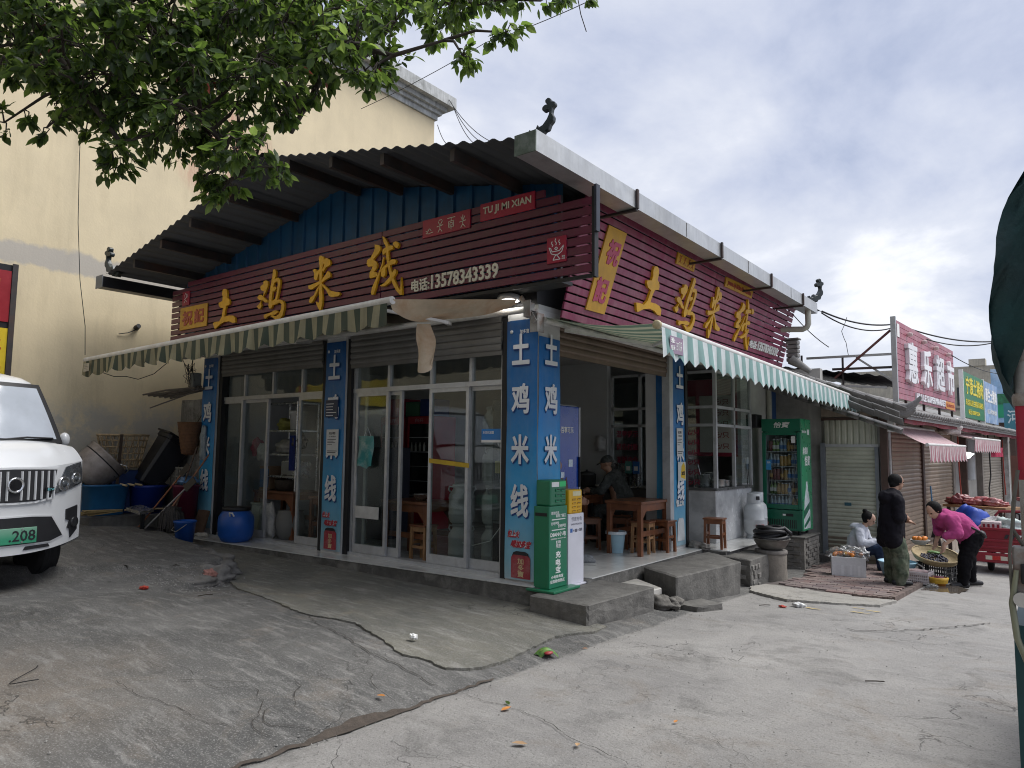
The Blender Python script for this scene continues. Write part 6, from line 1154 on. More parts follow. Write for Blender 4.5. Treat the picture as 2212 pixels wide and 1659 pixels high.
# ================================================================ yellow building and the corner beside it
def Mwall():
    mt = M('yellow_render', (.80,.675,.45), .85, .07, 1.5, bump=.25, bs=25); t = mt.node_tree; L = t.links.new; b = t.nodes[mt['b']]; cur = b.inputs['Base Color'].links[0].from_socket
    g = nd(t, 'ShaderNodeNewGeometry'); P = g.outputs['Position']; sp = nd(t, 'ShaderNodeSeparateXYZ'); L(P, sp.inputs[0]); zc, yc = sp.outputs[2], sp.outputs[1]
    def noise(s, d=7.0, r=.65, sc=None):
        n = nd(t, 'ShaderNodeTexNoise', Scale=s, Detail=d, Roughness=r)
        if sc: mp = nd(t, 'ShaderNodeMapping'); mp.inputs['Scale'].default_value = sc; L(P, mp.inputs[0]); L(mp.outputs[0], n.inputs['Vector'])
        else: L(P, n.inputs['Vector'])
        return n.outputs[0]
    def rng(s, a, c, lo=0.0, hi=1.0): r = nd(t, 'ShaderNodeMapRange'); r.inputs[1].default_value = a; r.inputs[2].default_value = c; r.inputs[3].default_value = lo; r.inputs[4].default_value = hi; L(s, r.inputs[0]); return r.outputs[0]
    def op(o, a, c): m_ = nd(t, 'ShaderNodeMath', operation=o); [L(q, m_.inputs[i]) if not isinstance(q, (int, float)) else setattr(m_.inputs[i], 'default_value', q) for i, q in enumerate((a, c))]; return m_.outputs[0]
    def mix(f, a, c): x = nd(t, 'ShaderNodeMix', data_type='RGBA'); L(f, x.inputs[0]); L(a, x.inputs[6]); x.inputs[7].default_value = (*c, 1); return x.outputs[2]
    # faint damp streaks, grey plaster patch at band height, bare mouldy plaster near the foot, remains of red paint
    cur = mix(op('MULTIPLY', rng(noise(1, 6, .7, (3, 3, .5)), .5, .74, 0, .4), rng(zc, 11, 2, .2, 1)), cur, (.42,.34,.21))
    band = op('ADD', zc, op('MULTIPLY', noise(1.6, 5), .45)); cur = mix(op('MULTIPLY', op('MULTIPLY', rng(band, 4.50, 4.56), rng(band, 4.93, 4.86)), rng(yc, 1.4, .4, 0, .75)), cur, (.44,.42,.40))
    foot = op('ADD', zc, op('MULTIPLY', noise(1.1, 8, .7), 1.6)); cur = mix(op('MULTIPLY', rng(foot, 3.0, 2.6, 0, .8), rng(noise(3, 8, .75), .36, .52)), cur, (.46,.45,.42))
    cur = mix(op('MULTIPLY', rng(foot, 2.1, 1.6, 0, .5), rng(noise(6, 9, .8), .5, .64)), cur, (.20,.19,.175))
    cur = mix(op('MULTIPLY', rng(zc, 1.8, .2, 0, .5), rng(noise(1.5, 7, .7), .3, .6)), cur, (.30,.25,.20))
    dv = nd(t, 'ShaderNodeVectorMath', operation='DISTANCE'); L(P, dv.inputs[0]); dv.inputs[1].default_value = (-8.6,1.15,7.3); cur = mix(op('MULTIPLY', rng(dv.outputs['Value'], 1.25, .7), rng(noise(1, 9, .8, (4, 4, .8)), .44, .56, 0, .8)), cur, (.50,.16,.12))
    L(cur, b.inputs['Base Color']); return mt
YB = thing('yellow_building', 'tall plain yellow rendered building with white cornice behind the restaurant', 'building', (-10,-2,0))
MB().box(-18,-8.6,-16,7.1,-.5,10.4).build('wall', Mwall(), YB)
q = MB()
for (o, z0, z1) in ((.06,10.36,10.5),(.14,10.5,10.60),(.24,10.60,10.72),(.42,10.72,11.02)): q.box(-18-o, -8.6+o, -16-o, 7.1+o, z0, z1)
q.build('cornice', M('cornice_plaster', (.52,.53,.52), .85, .15, 2, bump=.3, dirt=(.12,.125,.11), dirt_amt=.55, dirt_s=2.5, streak=.45), YB)
# patches: plaster hole with a stub of pipe and hanging wire
h = MB(); h.cyl((-8.6,-.45,3.55),(-8.50,-.45,3.58),.05,.04,10); h.build('wall_hole', m_black, YB); MB().tube([(-8.58,-.45,3.52),(-8.56,-.6,3.44),(-8.58,-.75,3.40)], .008, 5).build('wire_stub', m_cab, YB)
hw = thing('hanging_wire', 'thin wire hanging down the yellow wall to the awning', 'wire', (-8.5,-1.4,4)); MB().tube([(-8.57,-1.62,10.3),(-8.56,-1.6,8),(-8.55,-1.58,6.4),(-8.5,-1.55,5.2),(-8.4,-1.5,4.2),(-8.2,-1.45,3.4),(-8.0,-1.5,2.9)], .006, 5).build('wire', m_cab, hw)
# neighbouring shop sign at the frame edge
ns = thing('neighbour_sign', 'red and yellow shop sign on the yellow wall at the left edge', 'sign', (-8.5,-3,2.4))
MB().box(-8.6,-8.30,-5.2,-2.44,2.40,4.22).build('housing', m_black, ns); MB().box(-8.299,-8.285,-5.2,-2.51,3.32,4.12).build('red_panel', M('panel_red', (.30,.012,.02), .4, .1, 5), ns); MB().box(-8.284,-8.275,-3.7,-2.66,3.42,3.98).build('orange_square', M('panel_orange', (.52,.25,.03), .4, .1, 5), ns)
text('线', M('panel_darkred', (.25,.02,.02), .5, .1, 5), ns, (-8.2745,-3.14,3.46), Y_*.46, Zv*.46, X_, .003, .04); MB().box(-8.299,-8.285,-5.2,-2.51,2.42,3.22).build('yellow_panel', M('panel_yellow', (.62,.45,.02), .4, .1, 5), ns)
text('土', M('panel_redletter', (.42,.03,.02), .5, .1, 5), ns, (-8.2845,-2.82,2.88), Y_*.24, Zv*.25, X_, .003, .03); text('鸡', MATS['panel_redletter'], ns, (-8.2845,-2.84,2.50), Y_*.27, Zv*.27, X_, .003, .015); MB().box(-8.30,-8.27,-2.505,-2.43,2.38,4.24).build('edge_post', m_purlin, ns)
# cement ledge and rough post next to the shop
worn_block('cement_ledge', [(-8.58,-1.6),(-7.55,-1.45),(-7.45,.6),(-8.58,.6)], .30, .5, 'low cracked cement ledge along the foot of the yellow wall', 'ledge', sub=5)
worn_block('peeling_post', [(-7.95,.12),(-7.05,.12),(-7.05,.42),(-7.95,.42)], 2.25, 2.4, 'short wall end with peeling white paint beside the far left pillar', 'wall', M('peeling_paint', (.16,.157,.147), .9, .3, 5, bump=.8, bs=25, dirt=(.46,.455,.44), dirt_amt=.8, dirt_s=3, streak=.5), sub=6, amp=.006)
m_rim = M('broken_concrete', (.19,.18,.165), .9, .3, 7, bump=.9, bs=25, dirt=(.07,.066,.06), dirt_amt=.6, dirt_s=4)
for i, (x, y, a, b_, h_, z_) in enumerate(((-3.05,-2.15,.22,.26,.10,.0),(-3.2,-1.85,.24,.22,.15,.0),(-3.55,-1.58,.28,.20,.17,-.01),(-4.0,-1.36,.32,.18,.16,.0),(-4.6,-1.2,.36,.16,.15,.0),(-3.0,-2.0,.12,.12,.06,-.04))): lump('concrete_lump', ['low broken piece at the front of the raised concrete rim','rounded broken tip of the raised concrete','second rounded piece along the raised concrete rim','third piece of the raised concrete rim','long piece of the raised rim nearest the blue bucket','small chip lying below the broken tip'][i], 'concrete', (x,y,z_-.05), (a,b_,h_*.85), m_rim, 60+i, .2, sc=5, group='broken rim of the raised concrete')
# ---- pots, tubs and bins
tbm = M('tub_blue', (.016,.13,.30), .45, .15, 5, dirt=(.03,.06,.10), dirt_amt=.4)
t1 = thing('blue_tub', 'long blue plastic tub on the cement ledge nearest the van', 'tub', (-8.05,-1.12,.3))
q = MB()
def tubwall(sx, sy, z): return [(-8.05+sx*c, -1.08+sy*s_, z) for c, s_ in ((math.copysign(abs(math.cos(a))**.45, math.cos(a)), math.copysign(abs(math.sin(a))**.45, math.sin(a))) for a in np.linspace(0, 2*math.pi, 33)[:-1])]
rings = [tubwall(.30,.26,.305), tubwall(.34,.33,.76), tubwall(.38,.37,.77), tubwall(.38,.37,.80), tubwall(.33,.32,.80), tubwall(.28,.25,.33)]
q.add([p for r in rings for p in r], [(k*32+i, k*32+(i+1)%32, (k+1)*32+(i+1)%32, (k+1)*32+i) for k in range(5) for i in range(32)], True); q.add(rings[0], [tuple(reversed(range(32)))]); q.add(rings[5], [tuple(range(32))]); q.build('tub', tbm, t1)
for k in range(3): MB().cyl((-7.72,-.95+.12*k,.80),(-7.60,-.90+.12*k,.78),.018,n=8).build('peg', M('pale_peg', (.45,.35,.2), .6, .1, 8), t1)
t2 = thing('blue_bin', 'deep blue round bin under the tilted black bin', 'bin', (-7.85,-.5,.1)); MB().lathe([(.0,.0),(.24,.0),(.29,.62),(.31,.63),(.31,.67),(.28,.67),(.23,.03),(.0,.03)], 26, (-7.86,-.42,.302-.2)).build('shell', M('bin_deep_blue', (.008,.03,.22), .4, .12, 5), t2)
po = thing('big_pot', 'big tilted aluminium pot resting on the blue tub', 'pot', (-8.1,-1.12,.8)); pc_ = Vector((-8.12,-1.28,.98)); pa_ = Vector((.18,.62,.62)).normalized()
MB().lathe([(.0,.0),(.22,.005),(.31,.05),(.345,.16),(.355,.40),(.35,.50),(.365,.52),(.37,.55),(.355,.555),(.33,.50),(.0,.35)], 32, pc_-pa_*.16, pa_).build('body', M('grimy_aluminium', (.34,.30,.275), .5, .25, 5, metal=.45, dirt=(.10,.075,.06), dirt_amt=.6, dirt_s=3), po)
MB().lathe([(.356,.42),(.361,.425),(.361,.435),(.356,.44)], 32, pc_-pa_*.16, pa_, cap=False).build('band', m_black, po)
MB().tube([(-7.83,-.92,1.12),(-7.76,-.86,1.10),(-7.76,-.82,1.02),(-7.83,-.84,.97)], .012, 6).build('handle', m_steel, po); MB().bar((-8.0,-1.55,1.30),(-7.80,-1.0,.92),.02,.01).build('strap', m_black, po)
# open-weave bamboo basket behind the pot: strips wound on a tapering shape
bs_ = thing('bamboo_basket', 'open-weave bamboo carrying basket behind the big pot', 'basket', (-8.2,-.8,1.0)); bc0 = Vector((-8.2,-.74,1.06)); m_bam = M('dry_bamboo', (.44,.33,.20), .7, .3, 14, dirt=(.14,.09,.05), dirt_amt=.5, dirt_s=9)
def bask(a, hgt): r = .27+.12*hgt/.55; return bc0+Vector((math.cos(a)*r, math.sin(a)*r, hgt))
for k in range(22):
    a = 2*math.pi*k/22; s = 1 if k % 2 else -1; MB().tube([bask(a+s*.35*t, .55*t) for t in np.linspace(0, 1, 6)], .011, 4).build('strip', m_bam, bs_)
for hh in (.02,.13,.24,.35,.46,.55): MB().tube([bask(a, hh) for a in np.linspace(0, 2*math.pi, 25)], .011 if hh < .5 else .018, 5).build('hoop', m_bam, bs_)
MB().lathe([(.0,0),(.24,0),(.24,.02),(.0,.02)], 20, bc0).build('bottom', m_bam, bs_); MB().bar(bask(-.5,.56)+Vector((.03,0,0)), bask(-.7,.0)+Vector((.04,0,-.62)), .05, .008).build('strap', M('brown_strap', (.085,.06,.045), .85, .2, 9), bs_)
bst = thing('blue_crate', 'blue crate carrying the bamboo basket against the wall', 'crate', (-8.25,-.72,.3)); MB().bbox(-8.5,-7.95,-.98,-.45,.302,1.015,.02).build('shell', M('crate_blue_dark', (.010,.035,.13), .5, .12, 5), bst)
# tilted wheelie bin
wbn = thing('wheelie_bin', 'black wheeled rubbish bin tilted upside on the blue bin', 'bin', (-7.9,-.2,.8)); ax_ = Vector((.16,.48,.86)).normalized(); o_ = Vector((-7.88,-.46,.79)); u_ = Vector((1,0,0)).cross(ax_).normalized()*-1; v_ = ax_.cross(u_).normalized(); m_bin = M('bin_black', (.012,.013,.018), .42, .1, 6)
def ring(s, hgt, w=.23, d=.24): return [o_+ax_*hgt+u_*(x*d*s)+v_*(y*w*s) for x, y in ((-.5-.3,-1),(.8-.0,-1),(1,-.8),(1,.8),(.8,1),(-.8,1),(-1,.8),(-1,-.8))]
rr_ = [ring(.78,0), ring(.80,.03), ring(1.0,.80), ring(1.08,.81), ring(1.08,.88)]; q = MB(); q.add([p for r in rr_ for p in r], [(k*8+i, k*8+(i+1)%8, (k+1)*8+(i+1)%8, (k+1)*8+i) for k in range(4) for i in range(8)]); q.add(rr_[0], [tuple(reversed(range(8)))]); q.add(rr_[-1], [tuple(range(8))]); q.build('body', m_bin, wbn)
for s in (-1,1): MB().cyl(o_+ax_*.05+u_*.16+v_*(s*.20), o_+ax_*.05+u_*.16+v_*(s*.25), .10, n=18).build('wheel', m_bin, wbn)
MB().bar(o_+ax_*.84+u_*.30-v_*.2, o_+ax_*.84+u_*.30+v_*.2, .03).build('handle_bar', m_bin, wbn); MB().obox(o_+ax_*.885-u_*.28-v_*.26, u_*.58, v_*.52, ax_*.03).build('lid', m_bin, wbn)
cr_ = thing('white_crate', 'small white slatted plastic crate behind the mop handles', 'crate', (-8.0,.1,.75)); m_crw = M('crate_white', (.30,.29,.26), .6, .15, 7)
for k in range(10): MB().box(-7.78+.06*k,-7.755+.06*k,-.10,-.09,.76,1.06).build('slat', m_crw, cr_)
for z0 in (.745,.9,1.05): MB().box(-7.80,-7.18,-.112,-.101,z0,z0+.025).build('rail', m_crw, cr_)
MB().box(-7.79,-7.19,-.088,.1,.745,.76).build('bottom', m_crw, cr_)
stand = thing('stone_shelf', 'rough stone slab shelf under the white crate', 'shelf', (-7.5,0,.6)); MB().bbox(-7.9,-7.05,-.13,.11,.02,.74,.02).build('slab', M('dark_stone', (.05,.048,.045), .9, .2, 7), stand)
rb = thing('wine_red_bin', 'wine red plastic bin beside the far left pillar', 'bin', (-6.85,-.25,0)); MB().lathe([(.0,.0),(.16,.0),(.20,.66),(.215,.67),(.215,.70),(.19,.70),(.15,.03),(.0,.03)], 22, (-6.92,-.26,.10)).build('shell', M('wine_red_plastic', (.11,.012,.035), .45, .12, 6), rb)
lump('blue_bag', 'blue and clear plastic bag lying on the wine red bin', 'bag', (-6.92,-.26,.86), (.16,.15,.08), M('blue_clear_film', (.10,.20,.36), .35, .35, 12), 41, .25)
wk = thing('wicker_basket', 'long brown wicker basket hanging by the far left pillar', 'basket', (-7.15,-.1,1.3)); m_wk = M('brown_wicker', (.15,.072,.034), .7, .3, 22, bump=.9, bs=70)
MB().lathe([(.05,.0),(.12,.03),(.15,.2),(.19,.48),(.205,.56),(.19,.56),(.14,.2),(.0,.03)], 22, (-7.15,-.12,1.28)).build('bowl', m_wk, wk)
for k in range(9): zz = 1.33+.056*k; rr0 = np.interp(zz-1.28, [.03,.2,.48,.56], [.12,.15,.19,.205])+.002; MB().lathe([(rr0,.0),(rr0+.006,.012),(rr0,.024)], 22, (-7.15,-.12,zz), cap=False).build('weave_ring', m_wk, wk)
MB().tube([(-7.05,-.05,1.84),(-7.03,.0,1.95),(-7.02,.03,1.98)], .006, 5).build('cord', m_cab, wk)
lump('clear_sheet', 'clear plastic sheet hanging right of the wicker basket', 'plastic sheet', (-6.82,-.06,1.45), (.07,.05,.30), M('clear_blue_film', (.28,.33,.36), .3, .2, 14), 44, .2)
# mop, sticks, buckets, broom
mp_ = thing('string_mop', 'grey string mop leaning handle-up by the blue bucket', 'mop', (-6.7,-.55,.1)); m_mop = M('mop_grey', (.055,.05,.048), .95, .4, 30, bump=.8, bs=90)
for k in range(90):
    a = R.uniform(0, 2*math.pi); r0 = R.uniform(.0,.14); r1 = R.uniform(.16,.27); x0, y0 = -6.72, -.58
    MB().tube([(x0+math.cos(a)*r0, y0+math.sin(a)*r0*.5, .45+R.uniform(-.02,.03)), (x0+math.cos(a)*r1*.9, y0+math.sin(a)*r1*.5, .38), (x0+math.cos(a)*r1*1.05, y0+math.sin(a)*r1*.6, R.uniform(.08,.22))], R.uniform(.010,.017), 5).build('strand', m_mop, mp_)
MB().bar((-6.98,-.58,.46),(-6.46,-.58,.46),.05,.03).build('clamp', m_black, mp_); MB().tube([(-6.72,-.58,.47),(-6.60,-.35,.9),(-6.50,-.13,1.30)], .014, 8).build('handle', M('mop_handle', (.30,.14,.08), .6, .2, 9), mp_)
st_ = thing('brown_stick', 'thin brown stick leaning behind the mop', 'stick', (-6.9,-.5,.1)); MB().tube([(-6.86,-.55,.12),(-6.75,-.20,1.42)], .014, 6).build('shaft', M('stick_brown', (.10,.065,.045), .7, .2, 9), st_)
for i, (a, b_, l_) in enumerate((((-7.35,-.85,.05),(-6.95,-.35,.95),'orange handled shovel leaning against the blue bin'),((-7.15,-.85,.05),(-6.6,-.45,.75),'pale handled shovel leaning right of the orange one'))):
    o = thing('shovel', l_, 'shovel', a); MB().tube([a, b_], .014, 6).build('handle', M('shovel_handle_%d' % i, [(.32,.12,.05),(.36,.34,.33)][i], .6, .2, 9), o); v = (Vector(b_)-Vector(a)).normalized(); MB().bar(Vector(b_), Vector(b_)+v*.22, .14, .015, (0,1,0)).build('blade', M('blade_dark', (.06,.055,.05), .6, .2, 9, metal=.4), o)
bu = thing('blue_bucket', 'small bright blue bucket at the edge of the ledge', 'bucket', (-6.0,-.72,-.05)); MB().lathe([(.0,.0),(.12,.0),(.155,.30),(.165,.305),(.165,.335),(.15,.335),(.115,.02),(.0,.02)], 24, (-6.03,-.72,-.02)).build('shell', m_bluep, bu); MB().tube([(-6.18,-.76,.28),(-6.10,-.89,.18),(-5.97,-.89,.16),(-5.88,-.78,.27)], .005, 5).build('bail', m_steel, bu)
br = thing('straw_broom', 'straw broom lying along the cement ledge', 'broom', (-7.6,-1.0,.4)); MB().tube([(-7.52,-.95,.395),(-7.40,-.28,.39)], .016, 8).build('handle', m_bam, br)
for k in range(46): dx_, dz_ = R.uniform(-.06,.06), R.uniform(-.035,.05); MB().tube([(-7.53+dx_*.2,-.98,.39+dz_*.3),(-7.58+dx_,-1.5+R.uniform(-.08,.05),.37+dz_)], .006, 4).build('straw', M('straw_gold', (.42,.31,.14), .7, .3, 14), br)
sc_ = thing('platform_scale', 'platform scale with a steel tray on a black post', 'scale', (-7.0,-.95,.0)); MB().obox((-7.35,-1.0,.40), (.36,.05,-.05), (-.05,.24,.03), (0,0,.05)).build('tray', m_steel, sc_); MB().bar((-7.05,-.88,.02),(-7.05,-.88,.40),.05).build('post', m_black, sc_); MB().bbox(-7.25,-6.75,-1.0,-.62,.03,.12,.02).build('base', m_black, sc_)
ws_ = thing('white_slab', 'white cracked board lying in front of the blue bucket', 'board', (-6.3,-.9,0)); MB().obox((-6.9,-1.05,.08), (.75,.10,-.06), (-.05,.24,.0), (0,0,.03)).build('board', M('board_white', (.42,.41,.38), .8, .15, 8), ws_)
for i in range(2): o = thing('cutting_board', ['wooden cutting board leaning on the far left pillar','second cutting board behind the first at the pillar'][i], 'cutting board', (-6.75+.1*i,-.15,0)); MB().obox((-6.78+.13*i,-.22,.0), (.16,.02,0), (.02,.10,.40), (0,.03,-.01)).build('board', M('board_dark', (.10,.06,.04), .7, .2, 9), o)
pb = thing('pole_bundle', 'bundle of grey poles tied to the far left pillar under the awning', 'poles', (-7.8,-.2,2.3))
for k in range(6): y = -.25+.05*k; MB().tube([(-6.9,y+.05,2.42+R.uniform(-.02,.03)),(-7.8,y,2.39-.012*k+R.uniform(-.015,.015)),(-8.55+.1*k,y-.03,2.35-.012*k)], .022 if k else .017, 8).build('pole', M('pole_grey', (.16,.145,.13), .6, .3, 9, dirt=(.06,.045,.035), dirt_amt=.5), pb)
MB().tube([(-6.92,-.12,2.38),(-7.3,-.35,2.22),(-7.8,-.5,2.08)], .012, 6).build('pole', MATS['pole_grey'], pb)
jb = thing('junction_box', 'grey junction box with tangled wires beside the far left pillar', 'junction box', (-7.1,-.1,2.5)); MB().bbox(-7.16,-7.03,-.18,-.02,2.38,2.68,.02).build('box', M('box_grey', (.20,.21,.20), .6, .15, 8), jb)
for k in range(12): MB().tube([(-7.12+R.uniform(-.05,.1),-.15+R.uniform(-.1,.05),2.70), (-7.12+R.uniform(-.2,.3),-.2+R.uniform(-.1,.1),2.80+R.uniform(-.1,.15)), (-7.1+R.uniform(-.25,.2),-.2,2.62+R.uniform(-.25,.2)), (-7.08,-.12,2.45)], .005, 4).build('wire', m_cab, jb)
sw = thing('slack_wire', 'slack black wire drooping below the olive awning', 'wire', (-7.5,-.8,2.5)); MB().tube([(-7.9,-1.35,2.65),(-7.6,-1.2,2.55),(-7.4,-1.1,2.55),(-7.2,-1.0,2.50),(-6.9,-.9,2.58),(-6.7,-.8,2.75)], .006, 5).build('wire', m_cab, sw)
# ================================================================ white electric van
VN = thing('electric_van', 'white electric minivan with chrome ringed grille and green number plate', 'van', (0,0,0))
m_vw = M('van_white_paint', (.74,.75,.76), .22, .03, 2, coat=.6); m_vb = M('van_black_plastic', (.022,.022,.025), .5, .15, 12); m_chr = M('chrome_trim', (.72,.72,.73), .15, .05, 5, metal=.9)
def xf(w, z): return .05-.20*(abs(w)/.8)**2.6-.05*max(0, (z-.95))**1.5-.03*max(0, .5-z)
def fp(w, z, d=0): return Vector((xf(w, z)+d, w, z))
def zb(w): return .35+.10*(abs(w)/.8)**2
def zt(w): return 1.20+.07*(abs(w)/.8)**2
q = MB(); NW = 32
q.grid(lambda a, b: fp(-.8+1.6*a, zb(-.8+1.6*a)+(zt(-.8+1.6*a)-zb(-.8+1.6*a))*b), NW, 20)
def hood(a, b):
    w = (-.8+1.6*a)*(1-.03*b); c = fp(w, zt(-.8+1.6*a)); t = b; cr_h = 1-(abs(w)/.8)**3
    return Vector((c.x*(1-t)+t*(-.40+.05*(abs(w)/.8)**2), w, c.z+(1.42+.07*cr_h-c.z)*(1-(1-t)**1.5)+.02*math.exp(-((abs(w)-.48)/.06)**2)*math.sin(math.pi*min(1, t*1.1))))
q.grid(hood, NW, 12)
for s in (-1, 1):
    q.grid(lambda a, b: Vector((xf(.8, .43+.85*b)*(1-a)-4.2*a, s*.8*(1+.012*math.sin(math.pi*b)), (.43-.15*min(1, a*9))*(1-b)+b*(1.27+.2*min(1, a*7)))), 30, 10, flip=s < 0)
q.build('body', m_vw, VN)
def cab(a, b):                                  # cabin rings from belt line to roof
    z = 1.40+.86*b; t = b; hw = .79-.13*t**1.4-.30*max(0, t-.85)**2*12; xfr = -.36-.46*t-.9*max(0, t-.88)**1.3*6; ang = 2*math.pi*a; e = .28
    cx, sx = math.cos(ang), math.sin(ang); X = math.copysign(abs(cx)**e, cx); Y = math.copysign(abs(sx)**e, sx); L_ = (4.2+xfr)/2; xc = (xfr-4.2)/2
    return Vector((xc+L_*X, hw*Y, z-.03*max(0, t-.9)*abs(Y)**2*4))
c = MB(); c.grid(cab, 64, 14); c.add([cab(i/64, 1) for i in range(64)], [tuple(range(64))]); c.build('cabin', m_vw, VN)
def wsf(a, b, d=.012):                          # windscreen surface
    t = .075+.76*b; z = 1.40+.86*t; hw = (.745-.13*t**1.4); y = (-1+2*a)*hw; return Vector((-.36-.46*t+.02-.075*(abs(y)/hw)**2.5+d, y, z))
MB().grid(lambda a, b: wsf(a, b, .006), 24, 8).build('windscreen_border', m_vb, VN)
MB().grid(lambda a, b: wsf(.045+.91*a, .06+.87*b, .014), 24, 8).build('windscreen', M('windscreen_glass', (.50,.54,.60), .12, .12, 2, spec=.8, coat=1.0), VN)
for s in (0, 1): p0, p1 = wsf(.5+.02*(1-2*s), .03, .03), wsf(.08 if s else .92, .07, .03); MB().tube([p0, (p0+p1)/2+Vector((.02,0,.02)), p1], .010, 5).build('wiper', m_vb, VN)
for s in (-1,1): pm = MB(); pm.ell((-.62,s*.86,1.50),(.06,.06,.085),14,8); pm.build('mirror', m_vw, VN); MB().bar((-.60,s*.77,1.46),(-.61,s*.84,1.47),.04,.06).build('mirror_arm', m_vb, VN)
def patch(poly, d, th, mat, name, par=VN):
    """moulded panel following the curved nose"""
    bm = bmesh.new(); f = bm.faces.new([bm.verts.new((0, w, z)) for w, z in poly])
    for k in range(-15, 16): bmesh.ops.bisect_plane(bm, geom=bm.verts[:]+bm.edges[:]+bm.faces[:], plane_co=(0,k*.05,0), plane_no=(0,1,0))
    for k in range(7): bmesh.ops.bisect_plane(bm, geom=bm.verts[:]+bm.edges[:]+bm.faces[:], plane_co=(0,0,.45+k*.12), plane_no=(0,0,1))
    r = bmesh.ops.extrude_edge_only(bm, edges=[e for e in bm.edges if e.is_boundary]); low = {v for v in r['geom'] if isinstance(v, bmesh.types.BMVert)}
    for v in bm.verts: v.co = fp(v.co.y, v.co.z, d-.02 if v in low else d+th)
    bmesh.ops.recalc_face_normals(bm, faces=bm.faces); me = bpy.data.meshes.new(name); bm.to_mesh(me); bm.free(); me.materials.append(mat); return obj(name, me, par)
mir = lambda P: [(-w, z) for w, z in P]
gr = [(-.43,1.18),(-.25,1.185),(0,1.19),(.25,1.185),(.43,1.18),(.37,.90),(.2,.87),(0,.865),(-.2,.87),(-.37,.90)]
patch([(w*1.07, 1.03+(z-1.03)*1.13) for w, z in gr], .0, .022, m_vw, 'grille_surround'); patch(gr, .012, .014, m_vb, 'grille')
for k in range(-6, 7):
    if k == 0: continue
    w = .066*k; MB().grid(lambda a, b: fp(w-.012+.024*a, .885+.285*b, .030+.02*math.sin(math.pi*a)*(1)), 4, 6).build('grille_bar', m_vw, VN)
MB().lathe([(.0,.0),(.075,.0),(.078,.012),(.066,.018),(.06,.012),(.0,.012)], 24, fp(0, 1.035, .045), (1,0,0)).build('round_badge', m_chr, VN); MB().lathe([(.0,.013),(.055,.013)], 20, fp(0,1.035,.046), (1,0,0)).build('badge_field', m_vb, VN)
patch([(.30,1.0),(.40,1.0),(.40,.965),(.30,.965)], .034, .012, m_vb, 'ev_badge'); text('EV', M('badge_cyan', (.15,.45,.48), .4, .05, 8), VN, fp(.315,.97,.05), (Vector((0,.07,0))), Zv*.024, X_, .003, .02)
for s in (1, -1):
    P = [(.55,1.205),(.66,1.235),(.765,1.255),(.79,1.15),(.785,1.03),(.62,.975),(.40,.925),(.45,1.02)]; P = P if s > 0 else mir(P)
    patch([(w, z) for w, z in P], .004, .012, M('lamp_housing', (.32,.33,.35), .25, .3, 14, metal=.8), 'headlight')
    for (w, z, r) in ((.52,1.03,.075),(.685,1.08,.062)): MB().lathe([(r,.0),(r,.02),(r*.85,.024),(r*.7,.010),(.0,.02)], 22, fp(s*w, z, .010), (1,s*.35,0)).build('headlight_ring', m_chr, VN); MB().ell(fp(s*w, z, .018), (.02,r*.5,r*.5), 14, 8).build('headlight_lens', M('lens_dark', (.08,.09,.10), .05, .1, 8, spec=.8), VN)
    fo = [(.575,.76),(.735,.795),(.745,.54),(.65,.46),(.635,.55),(.60,.57),(.63,.64),(.58,.655)]; fo = fo if s > 0 else mir(fo)
    patch(fo, .004, .012, m_vb, 'fog_panel'); MB().lathe([(.055,.0),(.055,.02),(.045,.024),(.0,.02)], 18, fp(s*.685,.62,.012), (1,s*.45,0)).build('fog_light', M('fog_lens', (.03,.03,.033), .15, .1, 8), VN)
ink = [(-.40,.70),(-.2,.715),(.2,.715),(.40,.70),(.54,.50),(.40,.455),(.1,.45),(-.1,.45),(-.40,.455),(-.54,.50)]
patch([(w*1.04, .57+(z-.57)*1.1) for w, z in ink], .0, .008, m_vw, 'intake_surround'); patch(ink, .004, .008, m_vb, 'air_intake')
patch([(.15,.425),(.38,.43),(.40,.40),(.13,.39)], .0, .010, m_vb, 'lower_slot'); patch([(-.15,.425),(-.38,.43),(-.40,.40),(-.13,.39)], .0, .010, m_vb, 'lower_slot')
pt_ = MB(); pt_.grid(lambda a, b: Vector((.075,-.24+.48*a,.46+.155*b)), 1, 1); pl_ = MB().bbox(.062,.075,-.24,.24,.46,.615,.004).build('number_plate', Mgrad('plate_green', [(0,(.05,.34,.19)),(1,(.36,.56,.44))], (0,0,1), .48, .64, .35), VN)
text('.208', m_blk, VN, (.0755,-.02,.485), Vector((0,.245,0)), Zv*.105, X_, .003, .01); 
for z_ in (.475,.60): MB().cyl((.07,.0+.10,z_),(.08,.10,z_),.009,n=8).build('plate_bolt', m_steel, VN)
for s in (-1, 1):
    MB().lathe([(.0,-.11),(.22,-.11),(.29,-.095),(.315,-.06),(.315,.06),(.29,.095),(.22,.11),(.0,.11)], 36, (-.68,s*.66,.315), (0,1,0)).build('wheel', M('tyre_rubber', (.018,.018,.019), .8, .2, 18, bump=.6, bs=40), VN)
    for k in range(4): MB().lathe([(.317,-.075+.05*k-.006),(.3165,-.075+.05*k+.006)], 36, (-.68,s*.66,.315), (0,1,0), cap=False).build('tread_groove', m_black, VN)
    MB().lathe([(.0,-.11),(.30,-.11),(.315,-.08),(.315,.08),(.30,.11),(.0,.11)], 28, (-3.3,s*.66,.315), (0,1,0)).build('wheel', MATS['tyre_rubber'], VN)
MB().box(-4.15,-1.1,-.50,.50,.26,.46).build('underbody', m_black, VN); MB().box(-4.23,-4.19,-.79,.79,.3,1.5).build('tailgate', m_vw, VN); MB().box(-.6,-.25,-.72,.72,.48,1.15).build('engine_bay', m_black, VN)
